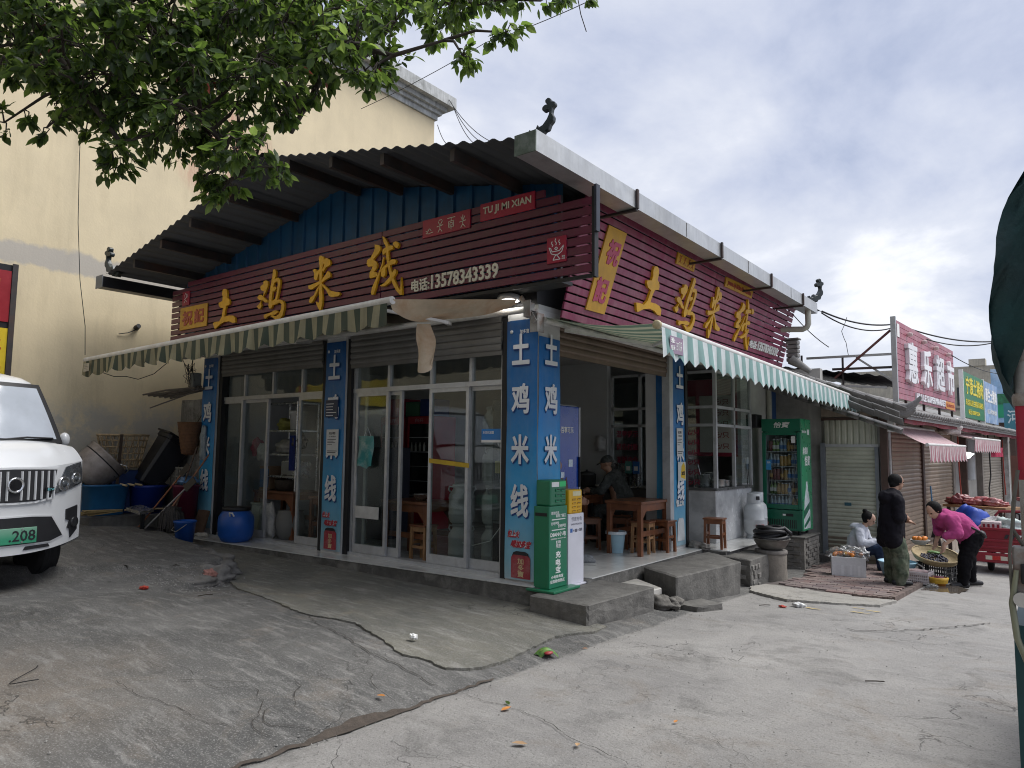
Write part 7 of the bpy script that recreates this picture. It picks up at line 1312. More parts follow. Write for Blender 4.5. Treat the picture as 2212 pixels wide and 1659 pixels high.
VN.scale = (1.04,1.04,1.04); VN.location = (-4.02,-3.66,gz(-4.6,-3.5)+.02); VN.rotation_euler = (0,math.radians(-.8),math.radians(10))
# ================================================================ row of shops along the road
RA = math.atan(.067); RSV = Vector((math.sin(RA), math.cos(RA), 0)); RTV = Vector((math.cos(RA), -math.sin(RA), 0)); RO = Vector((2.0,8.3,0))
def rw(s, t, z): return RO + RSV*s + RTV*t + Zv*z
def rbox(mb, s0, s1, t0, t1, z0, z1): return mb.obox(rw(s0,t0,z0), RSV*(s1-s0), RTV*(t1-t0), Zv*(z1-z0))
SR = thing('shop_row', 'low row of market shops with grey tiled roof and brown roller shutters', 'building', (1,14,-.6))
m_rowwall = M('row_wall', (.50,.49,.46), .85, .15, 2, dirt=(.18,.165,.145), dirt_amt=.5, streak=.3); m_rowpost = M('brown_post', (.075,.045,.035), .6, .25, 7); m_cream = M('cream_shutter', (.52,.53,.43), .5, .08, 5, dirt=(.20,.195,.155), dirt_amt=.35, metal=.1)
m_bsh = M('bronze_shutter', (.33,.25,.185), .38, .12, 5, dirt=(.13,.09,.06), dirt_amt=.45, metal=.35); m_tilegrey = M('grey_roof_tile', (.24,.235,.23), .85, .25, 8, bump=.6, bs=40, dirt=(.32,.31,.30), dirt_amt=.6, dirt_s=5); m_plinth = M('tan_plinth', (.42,.35,.29), .8, .12, 5, dirt=(.22,.17,.13), dirt_amt=.5)
q = MB(); rbox(q, .06, 16, -5, -.12, -1.0, 2.25); q.build('core_wall', m_rowwall, SR)
# end wall facing up the street
MB().box(-.45,.84,8.42,8.6,-.8,3.1).build('end_wall', m_rowwall, SR); MB().box(.86,1.9,8.40,8.55,-.8,2.45).build('end_wall', m_rowwall, SR)
es = shutter(SR, (.93,8.33,0), (.86,0,0), -.55, 1.55, (0,-1,0), m_cream, .078)
shutter(SR, (.93,8.329,0), (.86,0,0), -.55, -.14, (0,-1,0), M('worn_brown_shutter', (.20,.165,.12), .5, .2, 6, dirt=(.09,.07,.05), dirt_amt=.5), .082)
text('联系', M('sticker_teal', (.05,.14,.18), .5, .1, 8), SR, (1.26,8.308,.46), X_*.07, Zv*.03, -Y_, .002, .01); MB().box(1.24,1.36,8.309,8.313,.44,.50).build('sticker', MATS['sticker_teal'], SR)
for k in range(9): x = .90+k*.104; MB().prism([(0,0),(.02,.02),(.07,.02),(.09,0),(.104,0),(.104,-.01),(0,-.01)], (x,8.345,1.60), (1,0,0), (0,-1,0), (0,0,.46)).build('ribbed_sheet', m_cream, SR)
MB().box(.86,1.86,8.31,8.40,1.55,1.60).build('head_rail', m_alu, SR); MB().box(.86,1.86,8.30,8.40,2.06,2.11).build('head_rail', m_rowpost, SR); MB().box(.86,1.95,8.32,8.40,2.12,2.32).build('bare_board', M('bare_timber', (.36,.30,.24), .8, .15, 6, streak=.4), SR)
MB().box(.84,.925,8.27,8.40,-.7,1.62).build('guide_rail', M('blue_grey_rail', (.22,.24,.26), .5, .15, 6), SR); MB().box(1.795,1.86,8.27,8.40,-.7,1.55).build('guide_rail', MATS['blue_grey_rail'], SR)
q = MB(); rbox(q, -.10,.0, -.09,.03, -.75, 2.3); q.build('corner_post', m_rowpost, SR); q = MB(); rbox(q, .005,.09, -.06,.05, -.75, 2.3); q.build('corner_post', M('peeling_white_post', (.46,.46,.45), .8, .2, 8, dirt=(.10,.07,.06), dirt_amt=.5, dirt_s=7, streak=.3), SR); q = MB(); rbox(q, .10,.18, -.06,.04, -.75, 2.3); q.build('corner_post', m_rowpost, SR)
worn_block('low_wall', [(.75,8.05),(1.45,8.0),(1.45,8.32),(.75,8.32)], -.48, .35, 'low cement kerb in front of the cream shutter', 'kerb', sub=4)
# street side: brown shutters between posts
for (a, b, z0) in ((.18,2.62,-.42),(2.78,5.85,-.46),(10.3,14.1,-.55)): shutter(SR, rw(a,.0,0), RSV*(b-a), z0, 2.16, RTV, m_bsh if a < 9 else M('grey_bronze_shutter', (.27,.24,.20), .5, .1, 5, metal=.2), .085)
for a, b, mt_ in ((2.62,2.78,m_rowpost),(5.85,6.1,M('grey_timber', (.20,.175,.155), .8, .2, 7, streak=.4)),(7.6,7.75,m_rowpost),(10.1,10.3,MATS['grey_timber']),(14.1,14.4,m_rowpost),(15.6,15.9,MATS['peeling_white_post'])): q = MB(); rbox(q, a, b, -.1,.05, -.95, 2.3); q.build('post', mt_, SR)
for (a, b) in ((.18,2.62),(2.78,5.85)): q = MB(); rbox(q, a, b, -.1,.12, -.95, -.47); q.build('plinth', m_plinth, SR)
q = MB(); rbox(q, 6.1,10.1, -.2,-.1, -.95, 2.2); q.build('recess_wall', M('grey_recess', (.28,.27,.255), .8, .15, 3, dirt=(.14,.13,.12), dirt_amt=.4), SR)
text('猪', M('faded_red_letter', (.26,.05,.06), .7, .2, 8), SR, rw(6.6,-.098,1.28), RSV*.5, Zv*.32, RTV, .003, .02)
# tiled roof: slope towards the road, verge towards the camera
TS0, TS1, TT0, TT1, TZ0, TZ1 = -.48, 15.8, -2.2, .46, 3.10, 2.10
def rt_(s, f, dz=0): return rw(s, TT1+(TT0-TT1)*f, TZ0*f+TZ1*(1-f)+dz)
q = MB(); a, b, c, d_ = rt_(TS0,0), rt_(TS1,0), rt_(TS1,1), rt_(TS0,1); q.add([a,b,c,d_]+[p-Zv*.06 for p in (a,b,c,d_)], [(0,1,2,3),(7,6,5,4),(0,4,5,1),(1,5,6,2),(2,6,7,3),(3,7,4,0)]); tr_ = q.build('tiled_roof', m_tilegrey, SR)
ct_ = MB(); ct_.add([Vector((x, .075*math.cos(t), .075*math.sin(t))) for x in (0,.26) for t in np.linspace(0, math.pi, 8)], [(i, i+1, 9+i, 8+i) for i in range(7)], True); capt = evalmesh(ct_.mesh('tile', m_tilegrey), [('SOLIDIFY', dict(thickness=.014))])
flat = MB().bbox(0,.24,-.10,.10,0,.018,.004).mesh('tile', m_tilegrey)
sl_ang = math.atan2(TZ0-TZ1, TT1-TT0); tz = math.atan2(-RTV.y, -RTV.x)
for k in range(72):                              # cap tiles along the eave
    s = -.38+k*.225; p = rt_(s,0,.02); obj('tile', capt, tr_, loc=p+RTV*.05, rot=(R.uniform(-.08,.08), -sl_ang+R.uniform(-.08,.05), tz+R.uniform(-.05,.05)))
    obj('tile', flat, tr_, loc=rt_(s+.11,0,-.005)+RTV*.03, rot=(0, -sl_ang+R.uniform(-.06,.04), tz+R.uniform(-.06,.06)))
for k in range(12):                              # verge: barrel row and a stepped row of flat tiles
    f0 = k/12; obj('tile', capt, tr_, loc=rt_(TS0+.06, f0, .10), rot=(0, -sl_ang-.03, tz)); obj('tile', capt, tr_, loc=rt_(TS0-.44, f0, -.30), rot=(.5, -sl_ang, tz))
    for j in range(3): obj('tile', flat, tr_, loc=rt_(TS0-.06-.13*j, f0+.03*(j%2), .065-.10*j)+Zv*R.uniform(0,.012), rot=(.62+R.uniform(-.06,.06), -sl_ang-.06+R.uniform(-.03,.03), tz+R.uniform(-.05,.05)))
hc = [rt_(TS0+.1,.22,.08), rt_(TS0+.05,.08,.10), rt_(TS0,-.0,.15), rt_(TS0-.03,-.05,.27), rt_(TS0-.05,-.09,.42)]
for k, dz in enumerate((0,-.05,-.10,-.16)): MB().tube([p+Vector((0,0,dz*(1-.12*i))) for i, p in enumerate(hc)][:5-(k>1)], [.075,.075,.065,.045,.02][:5-(k>1)], 8).build('upturned_corner', m_tilegrey, tr_)
for k in range(5): MB().bbox(.36,.58,7.86,8.04,3.20+k*.085,3.275+k*.085,.015).build('ridge_stub', m_tilegrey, tr_)
MB().bbox(.34,.60,7.84,8.06,3.63,3.66,.005).build('ridge_stub', m_tilegrey, tr_); MB().tube([(.45,7.9,3.25),(.62,7.9,3.12),(.8,7.9,2.98)], [.11,.07,.05], 8).build('ridge_stub', m_tilegrey, tr_)
q = MB(); q.grid(lambda a, b: rw(-.42+15.9*a, .40+.015*math.sin(a*90), 2.15-.02*a-(.17+.015*math.sin(a*37))*b), 80, 3); q.build('red_fascia', M('red_fascia', (.25,.035,.05), .7, .2, 4, dirt=(.14,.05,.05), dirt_amt=.5), SR)
q = MB(); q.add([rw(-.2,.35,2.0),rw(15.6,.35,2.0),rw(15.6,-1.9,3.0),rw(-.2,-1.9,3.0)], [(0,3,2,1)]); q.build('soffit', m_rowpost, SR)
# loose corrugated sheets on a steel frame behind the tiled slope
rs_ = thing('sheet_roof', 'dark corrugated sheet roof on thin steel frame behind the tiled slope', 'roof', (0,11,3))
q = MB(); n = 90; q.add([p for i in range(n+1) for p in (Vector((-3.4+5.2*i/n, 9.0, 3.75-.17*(5.2*i/n)/1.0*.9+.02*math.sin(i*1.4))), Vector((-3.4+5.2*i/n, 14.5, 3.85-.17*(5.2*i/n)*.9+.02*math.sin(i*1.4))))], [(2*i, 2*i+2, 2*i+3, 2*i+1) for i in range(n)], True); q.build('corrugated_sheet', m_roofu, rs_)
for z0, x0, x1 in ((3.38,.4,2.02),(3.12,.9,2.02)): MB().bar((x0,9.15,z0+.02),(x1,9.15,z0),.045).build('rail', m_gutter if z0 > 3.3 else m_purlin, rs_)
MB().bar((.95,9.12,2.95),(2.0,9.12,3.85),.04).build('brace', M('rust_red_steel', (.12,.035,.03), .6, .2, 8), rs_); MB().bar((1.35,9.18,3.36),(2.0,9.18,2.85),.04).build('brace', m_gutter, rs_); MB().bar((-.2,9.1,2.9),(1.9,9.1,2.72),.04).build('rail', m_gutter, rs_)
for x in (.3,1.1): MB().bar((x,9.15,2.4),(x,9.15,3.5-.1*x),.035).build('upright', m_purlin, rs_)
# ---- supermarket sign
m_pinkb = M('pink_maroon_board', (.34,.085,.125), .4, .14, 4, dirt=(.50,.26,.28), dirt_amt=.5, dirt_s=2.5, streak=.2)
SM = thing('supermarket_sign', 'pink slatted sign with four big white characters on the shop roof', 'sign', rw(3.6,0,2.4)); sm_ = None
for k in range(14):
    z0 = 2.50+.111*k
    if sm_ is None: q = MB(); q.bbox(0,.022,0,5.72,0,.104,.004); sm_ = q.mesh('board', m_pinkb)
    obj('board', sm_, SM, loc=rw(.77,.02,z0), rot=(0,0,-RA))
q = MB(); rbox(q, .70,.765, -.03,.06, 2.3, 4.10); q.build('edge_post', m_gutter, SM)
for s in (1.6,3.2,4.8,6.3): q = MB(); rbox(q, s-.02,s+.02, -.03,.018, 2.2, 4.0); q.build('upright', m_purlin, SM)
for c_, s0, s1 in (('惠',1.39,2.21),('乐',2.72,3.56),('超',4.0,4.92),('市',5.25,6.1)): text(c_, M('bright_white_letter', (.82,.82,.84), .4, .03, 5), SM, rw(s0,.045,2.86), RSV*(s1-s0), Zv*.84, RTV, .07, .022)
text('HUI LE SUPERMARKET', MATS['bright_white_letter'], SM, rw(2.18,.045,2.55), RSV*2.98, Zv*.15, RTV, .03, .03)
q = MB(); q.prism([(.05,0),(1.02,0),(1.08,.05),(1.08,.13),(1.02,.18),(.05,.18),(0,.13),(0,.05)], rw(5.23,.045,2.52), RSV, Zv, RTV*.015); q.build('phone_plaque', M('phone_orange', (.70,.28,.03), .45, .1, 6), SM); text('电话:18869252855', m_redl, SM, rw(5.3,.061,2.56), RSV*.95, Zv*.10, RTV, .003, .01)
q = MB(); rbox(q, .85,1.03, .045,.055, 3.72, 3.98); q.build('white_card', m_wht, SM)
for s in (1.7,3.0,4.2,5.6): q = MB(); q.lathe([(.03,0),(.05,.05),(.03,.10)], 10, rw(s,.045,3.86), RTV); q.build('spot_lamp', M('lamp_pale', (.55,.45,.43), .5, .1, 8), SM)
# ---- further signs
def flat_sign(name, label, s0, s1, z0, z1, mat, rows, t=.1):
    r = thing(name, label, 'sign', rw((s0+s1)/2,t,z0)); q = MB(); rbox(q, s0,s1, t-.06,t, z0,z1); q.build('panel', mat, r); q = MB(); rbox(q, s0-.05,s0, t-.08,t+.02, z0-.05,z1+.03); q.build('frame', m_wht, r)
    for s_, a, b, c0, c1, mt_, bd in rows: text(s_, mt_, r, rw(s0+(s1-s0)*a,t+.003,z0+(z1-z0)*c0), RSV*((s1-s0)*(b-a)), Zv*((z1-z0)*(c1-c0)), RTV, .004, bd)
    for s in (s0+.3, s1-.3): MB().bar(rw(s,t-.1,1.95), rw(s,t-.1,z0+.2), .05).build('leg', m_purlin, r)
    return r
m_yl = M('sign_yellow_letter', (.75,.62,.05), .5, .05, 6)
flat_sign('pork_sign', 'green shop sign with yellow characters right of the pink sign', 7.3,10.55, 2.40,3.62, M('sign_green', (.012,.17,.055), .4, .15, 4), [('宁蒗土猪肉',.12,.97,.52,.92,m_yl,.02),('来自高山的生态猪 风味独特',.10,.95,.27,.42,m_yl,.01),('电话:15008757254',.20,.75,.08,.2,m_yl,.01)])
flat_sign('blue_sign', 'blue and white shop sign beyond the green sign', 10.6,13.3, 2.38,3.62, M('sign_paleblue', (.20,.32,.52), .4, .3, 3, dirt=(.60,.66,.74), dirt_amt=.7, dirt_s=2.5), [('原生土猪肉',.10,.92,.5,.85,m_wht,.03),('电话 零售批发',.2,.9,.22,.34,m_wht,.01)])
fs_ = thing('hanging_sign', 'big blue and green sign with character facing up the street at the row end', 'sign', (3.2,29.5,3)); MB().box(2.35,6.2,29.6,29.75,2.75,5.0).build('panel', M('sign_sky', (.28,.45,.66), .4, .3, 1.5, dirt=(.68,.72,.76), dirt_amt=.6, dirt_s=1.2), fs_); MB().box(2.4,6.2,29.58,29.599,2.95,3.5).build('green_band', M('band_green', (.02,.30,.15), .4, .15, 3), fs_); MB().box(2.4,6.2,29.58,29.599,3.5,3.95).build('hill_print', M('hill_print', (.03,.17,.08), .6, .5, 6), fs_)
text('土', M('deep_green_letter', (.01,.10,.08), .5, .05, 6), fs_, (2.75,29.595,3.98), X_*.55, Zv*.5, -Y_, .01, .03); text('菜', MATS['deep_green_letter'], fs_, (3.6,29.595,3.98), X_*.5, Zv*.5, -Y_, .01, .02); text('电话:', m_wht, fs_, (2.75,29.575,3.05), X_*.8, Zv*.33, -Y_, .005, .02); MB().box(2.55,2.8,29.8,30.05,-1.2,2.8).build('pole', m_rowpost, fs_); MB().box(5.6,5.85,29.8,30.05,-1.2,2.8).build('pole', m_rowpost, fs_)
fs2 = thing('teal_sign', 'small teal sign below the big one at the row end', 'sign', (3.3,25.4,2)); MB().box(2.95,5.2,25.4,25.5,2.05,3.3).build('panel', M('sign_teal', (.05,.20,.26), .4, .15, 3), fs2); text('河山平', M('sign_teal_letter', (.50,.60,.62), .5, .1, 5), fs2, (3.05,25.395,2.55), X_*1.2, Zv*.5, -Y_, .005, .015); MB().box(3.1,3.25,25.5,25.65,-1.2,3.2).build('pole', m_rowpost, fs2); MB().box(4.8,4.95,25.5,25.65,-1.2,3.2).build('pole', m_rowpost, fs2)
# ---- pink awnings
def pink_awning(label, s0, s1, zb_, zf, k):
    r = thing('pink_awning', label, 'awning', rw(s0,.3,zf), 0, 'pink striped awnings'); mt_ = Mstripe('pink_white_stripe_%d' % k, (.70,.62,.62), (.50,.22,.26), tuple(RSV), .11, .5, .85, 0, dirt=(.4,.32,.31), dirt_amt=.3, trans=.25)
    MB().grid(lambda a, b: rw(s0+(s1-s0)*a, .06+.56*b, zb_+(zf-zb_)*b-.03*math.sin(math.pi*b)), 30, 6).build('canopy', mt_, r); MB().cyl(rw(s0-.05,.64,zf), rw(s1+.05,.64,zf), .03, n=10).build('front_tube', m_tube, r)
    def fr(a, b): s = s0+(s1-s0)*a; return rw(s, .665+.02*math.sin(s*19)*b, zf-.02-(.26+.05*abs(math.sin(s*math.pi/.11)))*b)
    MB().grid(fr, 200, 4).build('fringe', mt_, r); MB().cyl(rw(s0,.06,zb_), rw(s1,.06,zb_), .035, n=10).build('roller_tube', m_tube, r)
    for s in (s0+.25, s1-.25): MB().bar(rw(s,.08,zb_-.08), rw(s+.2,.60,zf-.02), .03).build('arm', m_tube, r)
    q = MB(); rbox(q, s0-.16,s0-.02, .0,.14, zb_-.12,zb_+.12); q.build('housing', m_wht, r); return r
pink_awning('pink striped fringed awning over the nearest brown shutter', .12,3.7, 1.95,1.60, 1); pink_awning('pink striped fringed awning further down the row', 4.9,8.9, 2.0,1.80, 2)
rc = thing('red_cloth', 'crimson cloth strip hanging under the farther pink awning', 'cloth', rw(8,.5,1.5)); MB().grid(lambda a, b: rw(8.0+2.2*a, .55+.03*math.sin(a*30)*b, 1.62-.26*b), 30, 4).build('cloth', M('crimson_cloth', (.42,.02,.07), .8, .15, 6), rc)
rc2 = thing('red_cloth', 'second crimson cloth strip at the far end of the row', 'cloth', rw(14,.5,1.7)); MB().grid(lambda a, b: rw(13.6+2.5*a, .6+.03*math.sin(a*30)*b, 1.95-.38*b), 30, 4).build('cloth', MATS['crimson_cloth'], rc2)
lump('wrapped_sign_box', 'light box wrapped in torn white plastic above the nearest pink awning', 'light box', rw(4.5,.25,2.05), (.22,.35,.20), M('torn_white_film', (.50,.44,.43), .6, .15, 9), 71, .18)
bl = thing('street_lamp_bulb', 'lit white bulb under the nearest pink awning', 'lamp', rw(5.6,.4,1.4)); MB().lathe([(.0,-.05),(.05,-.04),(.07,0),(.14,.06),(.03,.10)], 14, rw(5.6,.4,1.38)).build('shade', Memit('bulb_glow', (.9,1,.95), 2.5), bl); MB().bar(rw(5.6,.4,1.47), rw(5.6,.4,1.75), .01).build('cord', m_cab, bl)
gb_ = thing('wall_cylinder', 'white cylinder water heater on the grey recess wall', 'water heater', rw(8.2,-.1,1.1)); MB().lathe([(.0,0),(.11,.02),(.12,.06),(.12,.62),(.11,.66),(.0,.68)], 16, rw(8.2,.03,.72)).build('tank', m_gas, gb_); MB().bar(rw(8.2,-.1,.9), rw(8.2,-.02,.9), .05).build('bracket', m_steel, gb_)
hk = thing('black_hook_pole', 'bent black shutter hook hanging in front of the grey shutter', 'hook', rw(10.8,.1,1)); MB().tube([rw(10.6,.15,2.0),rw(10.75,.15,1.4),rw(10.8,.15,.8),rw(10.4,.15,.45),rw(10.45,.15,.2)], .02, 6).build('rod', m_cab, hk)
for i, s in enumerate((6.25,13.9)): ro_ = thing('red_rope', ['red rope hanging beside the recess wall','red rope hanging beyond the grey shutter'][i], 'rope', rw(s,.1,1)); MB().tube([rw(s,.1,1.9),rw(s+.02,.1,1.0),rw(s+.06,.12,.1)], .018, 6).build('rope', M('red_rope', (.40,.07,.05), .8, .2, 12), ro_)
# ---- meat stall
ms = thing('meat_stall', 'wooden market table covered with cuts of meat', 'stall', (3,11.6,-.8)); MB().obox((2.45,11.75,.30), (1.15,-.45,0), (.28,.66,0), (0,0,.05)).build('table_top', m_wood2, ms)
for x, y in ((2.55,11.85),(3.5,11.5),(2.75,12.3),(3.7,11.9)): MB().bar((x,y,gz(x,y)),(x,y,.30),.07).build('leg', m_rowpost, ms)
m_meat = M('red_meat', (.30,.06,.065), .35, .4, 14, dirt=(.55,.36,.33), dirt_amt=.7, dirt_s=10); m_meat2 = M('dark_meat', (.17,.03,.035), .35, .35, 14, dirt=(.40,.22,.20), dirt_amt=.4, dirt_s=12)
for i, (x, y, r0, r1, h_) in enumerate(((2.66,11.88,.16,.12,.09),(2.80,12.02,.18,.14,.12),(2.98,11.78,.15,.11,.07),(3.14,11.85,.20,.13,.10),(3.36,11.72,.19,.12,.09),(3.50,11.78,.13,.10,.06),(2.9,12.2,.14,.1,.08),(2.72,11.80,.11,.08,.12))):
    lump('meat_cut', ['dark cut of meat at the left end of the stall','large dark joint at the back of the stall','flat red cut in the middle of the stall','broad marbled joint in the middle of the stall','fatty joint right of the middle of the stall','small cut at the right end of the stall','pale cut behind the dark joint','narrow dark cut at the left front of the stall'][i], 'meat', (x,y,.35+h_*.8), (r0,r1,h_), m_meat if i in (2,3,4,5,6) else m_meat2, 80+i, .22, group='cuts of meat on the stall')
br2 = thing('stall_broom', 'dark bristle broom leaning at the left of the meat stall', 'broom', (2.42,11.3,-.7)); MB().tube([(2.35,11.2,-.2),(2.30,11.25,.75)], .016, 6).build('handle', M('blue_handle', (.10,.25,.42), .5, .1, 8), br2); MB().prism([(0,0),(.22,0),(.16,.40),(.05,.40)], (2.28,11.15,gz(2.4,11.2)+.02), RTV, Zv, RSV*.08).build('bristles', M('bristle', (.06,.05,.045), .9, .3, 30), br2); MB().prism([(0,0),(.22,0),(.16,.40),(.05,.40)], (2.28,11.15,gz(2.4,11.2)+.42), RTV, Zv*.5, RSV*.06).build('bristle_cap', m_black, br2)
ms2 = thing('far_stall', 'far butcher stall with hanging rack under the red cloth', 'stall', (4.0,18,-.9)); MB().box(3.5,5.2,17.6,18.4,-1.05,.15).build('counter', M('stall_grey', (.35,.34,.33), .8, .1, 3), ms2); MB().box(3.4,5.3,18.4,18.5,-1.0,1.4).build('back_board', M('stall_brown', (.15,.07,.05), .7, .2, 4), ms2); MB().box(3.6,5.0,18.38,18.399,.7,1.3).build('green_shutter', M('stall_green', (.03,.18,.10), .6, .15, 4), ms2)
for i, x in enumerate((3.7,4.1,4.5)): lump('far_meat', ['left cut of meat on the far stall','middle cut of meat on the far stall','right cut of meat on the far stall'][i], 'meat', (x,17.8,.22), (.18,.14,.07), m_meat, 95+i, .25, group='meat on the far stall')
# ================================================================ cargo tricycle
TR = thing('cargo_tricycle', 'dark red cargo tricycle loaded with bags parked beyond the fruit sellers', 'tricycle', (3.9,9.6,-.7)); m_tr = M('tricycle_red', (.24,.012,.025), .35, .1, 4, dirt=(.16,.03,.03), dirt_amt=.4); g0 = gz(3.8,9.3)
q = MB(); tx0, tx1, ty0, ty1, tz0, tz1 = 3.28, 4.28, 8.95, 10.5, -.28, .13
q.box(tx0,tx1,ty0,ty0+.03,tz0,tz1); q.box(tx0,tx0+.03,ty0+.03,ty1,tz0,tz1); q.box(tx1-.03,tx1,ty0+.03,ty1,tz0,tz1); q.box(tx0+.03,tx1-.03,ty1-.03,ty1,tz0,tz1); q.build('cargo_bed', m_tr, TR); MB().box(tx0+.03,tx1-.03,ty0+.03,ty1-.03,tz0,tz0+.03).build('bed_floor', m_tr, TR)
for z0 in (tz0+.06,tz0+.18,tz1-.03): MB().bbox(tx0-.01,tx1+.01,ty0-.02,ty0-.001,z0,z0+.045,.008).build('pressed_rib', m_tr, TR)
MB().bbox(tx0-.02,tx1+.02,ty0-.05,ty0+.01,tz0-.18,tz0-.01,.012).build('tail_bumper', m_tr, TR)
MB().box(tx0+.12,tx0+.44,ty0-.056,ty0-.0505,tz0-.13,tz0-.06).build('reflector', M('reflector_cream', (.6,.55,.45), .3, .1, 8), TR); MB().box(tx0+.22,tx0+.34,ty0-.058,ty0-.0565,tz0-.13,tz0-.06).build('reflector_red', M('reflector_red', (.5,.02,.02), .3, .1, 8), TR)
for k in range(3): MB().prism([(0,0),(.05,0),(.08,.07),(.03,.07)], (tx0+.40+.09*k,ty0-.022,tz0+.25), X_, Zv, -Y_*.003).build('stripe', m_blk if k < 2 else m_wht, TR)
text('三轮', m_wht, TR, (tx0+.72,ty0-.022,tz0+.24), X_*.2, Zv*.08, -Y_, .002, .02)
for x in (tx0+.16,tx1-.16): MB().lathe([(.0,-.05),(.12,-.05),(.21,-.045),(.235,-.02),(.235,.02),(.21,.045),(.12,.05),(.0,.05)], 26, (x,9.45,g0+.235), (1,0,0)).build('wheel', MATS['tyre_rubber'], TR); MB().lathe([(.0,-.052),(.11,-.052),(.12,-.045)], 18, (x,9.45,g0+.235), (1,0,0)).build('rim', m_steel, TR)
MB().cyl((tx0+.16,9.45,g0+.235),(tx1-.16,9.45,g0+.235),.03,n=10).build('axle', m_black, TR)
for x in (tx0+.2,tx1-.2): MB().bar((x,9.2,tz0-.1),(x,9.8,tz0-.1),.05).build('leaf_spring', m_black, TR)
MB().tube([(tx0+.20,10.45,.1),(tx0+.20,10.45,.26),(tx0+.26,10.45,.34),(tx1-.1,10.45,.36)], .025, 8).build('hoop_rail', m_tr, TR); MB().bbox(3.5,4.1,11.2,11.6,g0+.45,g0+.75,.05).build('saddle', m_black, TR); MB().bar((3.8,10.5,-.3),(3.8,12.0,-.25),.08).build('frame_tube', m_tr, TR); MB().lathe([(.0,-.04),(.20,-.04),(.23,-.015),(.23,.015),(.20,.04),(.0,.04)], 22, (3.8,12.1,gz(3.8,12.1)+.23), (1,0,0)).build('wheel', MATS['tyre_rubber'], TR); MB().tube([(3.8,12.05,-.3),(3.8,11.9,.2),(3.5,11.8,.35)], .02, 6).build('handlebar', m_black, TR); MB().tube([(4.1,11.8,.2),(4.08,11.7,.48)], .012, 5).build('mirror_stem', m_black, TR); MB().ell((4.08,11.68,.56), (.07,.03,.08), 12, 8).build('mirror', m_steel, TR)
lump('blue_tarp', 'crumpled blue tarpaulin heaped behind the tricycle', 'tarpaulin', (3.1,10.15,.02), (.33,.33,.40), M('tarp_blue', (.018,.06,.36), .45, .2, 6), 101, .15); lump('green_bags', 'heap of pale green plastic bags on the tricycle bed', 'bags', (3.78,9.35,.12), (.28,.25,.16), M('pale_green_film', (.48,.56,.53), .35, .2, 12), 102, .28); lump('white_bags', 'white plastic bags behind the pale green ones on the tricycle', 'bags', (3.5,10.0,.12), (.2,.3,.14), M('white_film', (.45,.44,.42)), 103, .25)
cb2 = thing('tricycle_crate', 'white and pink plastic crate on the tricycle bed', 'crate', (3.45,9.15,.0)); MB().bbox(tx0+.06,tx0+.36,ty0+.08,ty0+.34,tz0+.031,.24,.012).build('box', M('crate_pinkwhite', (.50,.42,.42), .5, .3, 14), cb2)
for k in range(4): MB().box(tx0+.09+.07*k,tx0+.125+.07*k,ty0+.076,ty0+.0795,.10,.20).build('slot', m_tr, cb2)
# ================================================================ fruit sellers' goods
gp_ = lambda x, y: gz(x, y)+.05
fb = thing('foam_box', 'white foam box heaped with bagged tangerines', 'foam box', (1.85,5.95,-.5)); FO = Vector((1.62,5.66,gp_(1.8,5.9))); fu, fv = Vector((.46,.16,0)), Vector((-.10,.36,0)); m_foam = M('white_foam', (.72,.73,.74), .75, .05, 30, bump=.2, bs=150); hF = .27
q = MB(); q.obox(FO, fu, fv, Zv*.03)
for a, b, c_ in ((FO, fu, fv*.07), (FO+fv*.93, fu, fv*.07), (FO+fv*.07, fu*.05, fv*.86), (FO+fu*.95+fv*.07, fu*.05, fv*.86)): q.obox(a+Zv*.031, b, c_, Zv*hF)
q.build('box', m_foam, fb)
for k in range(8): MB().obox(FO+fu*(.04+.12*k)-fv*.012+Zv*.03, fu*.07, fv*.011, Zv*.15).build('moulded_rib', m_foam, fb)
m_or = M('tangerine_orange', (.68,.22,.03), .4, .15, 20); orm = MB().ell((0,0,0),(.034,.034,.03),12,8).mesh('tangerine', m_or); orn2 = MB().ell((0,0,0),(.03,.03,.028),10,7).mesh('tangerine', M('yellow_tangerine', (.66,.36,.05), .4, .15, 20))
for k in range(26): a, b = R.uniform(.1,.9), R.uniform(.12,.88); o = obj('tangerine', orm if k % 3 else orn2, None, loc=FO+fu*a+fv*b+Zv*(hF+.04+.05*math.sin(a*3.1)*math.sin(b*3.1)), label='tangerine in the bagged heap on the white foam box', cat='tangerine', group='tangerines on the foam box')
m_film = Mglass('clear_bag_film', (.93,.94,.95), 1.6, .12, .22)
for i, (a, b, r_) in enumerate(((.25,.45,.16),(.65,.5,.18),(.88,.4,.12),(.45,.75,.14))): o = lump('produce_bag', ['clear produce bag at the left of the foam box','clear produce bag in the middle of the foam box','clear produce bag at the right of the foam box','clear produce bag at the back of the foam box'][i], 'bag', FO+fu*a+fv*b+Zv*(hF+.06), (r_,r_*.8,.10), m_film, 120+i, .3, sc=6, group='bags of produce on the foam box')
def crate(root, O, U, V, h, mat, nu, nv, nz=3, bar=.014):
    O, U, V = Vector(O), Vector(U), Vector(V); MB().obox(O, U, V, Zv*.015).build('bottom', mat, root)
    for a, b, n in ((O, U, nu), (O+V, U, nu), (O, V, nv), (O+U, V, nv)):
        d = b.normalized(); nrm = Zv.cross(d)
        for k in range(n+1): p = a+b*(k/n); MB().obox(p-d*bar/2-nrm*.006, d*bar, nrm*.012, Zv*h).build('upright_bar', mat, root)
        for z0 in [h*j/nz for j in range(1, nz)]+[h-.02, .0]: MB().obox(a-nrm*.007+Zv*(z0+.0005), b, nrm*.014, Zv*(.022 if z0 > h-.03 else .012)).build('rail', mat, root)
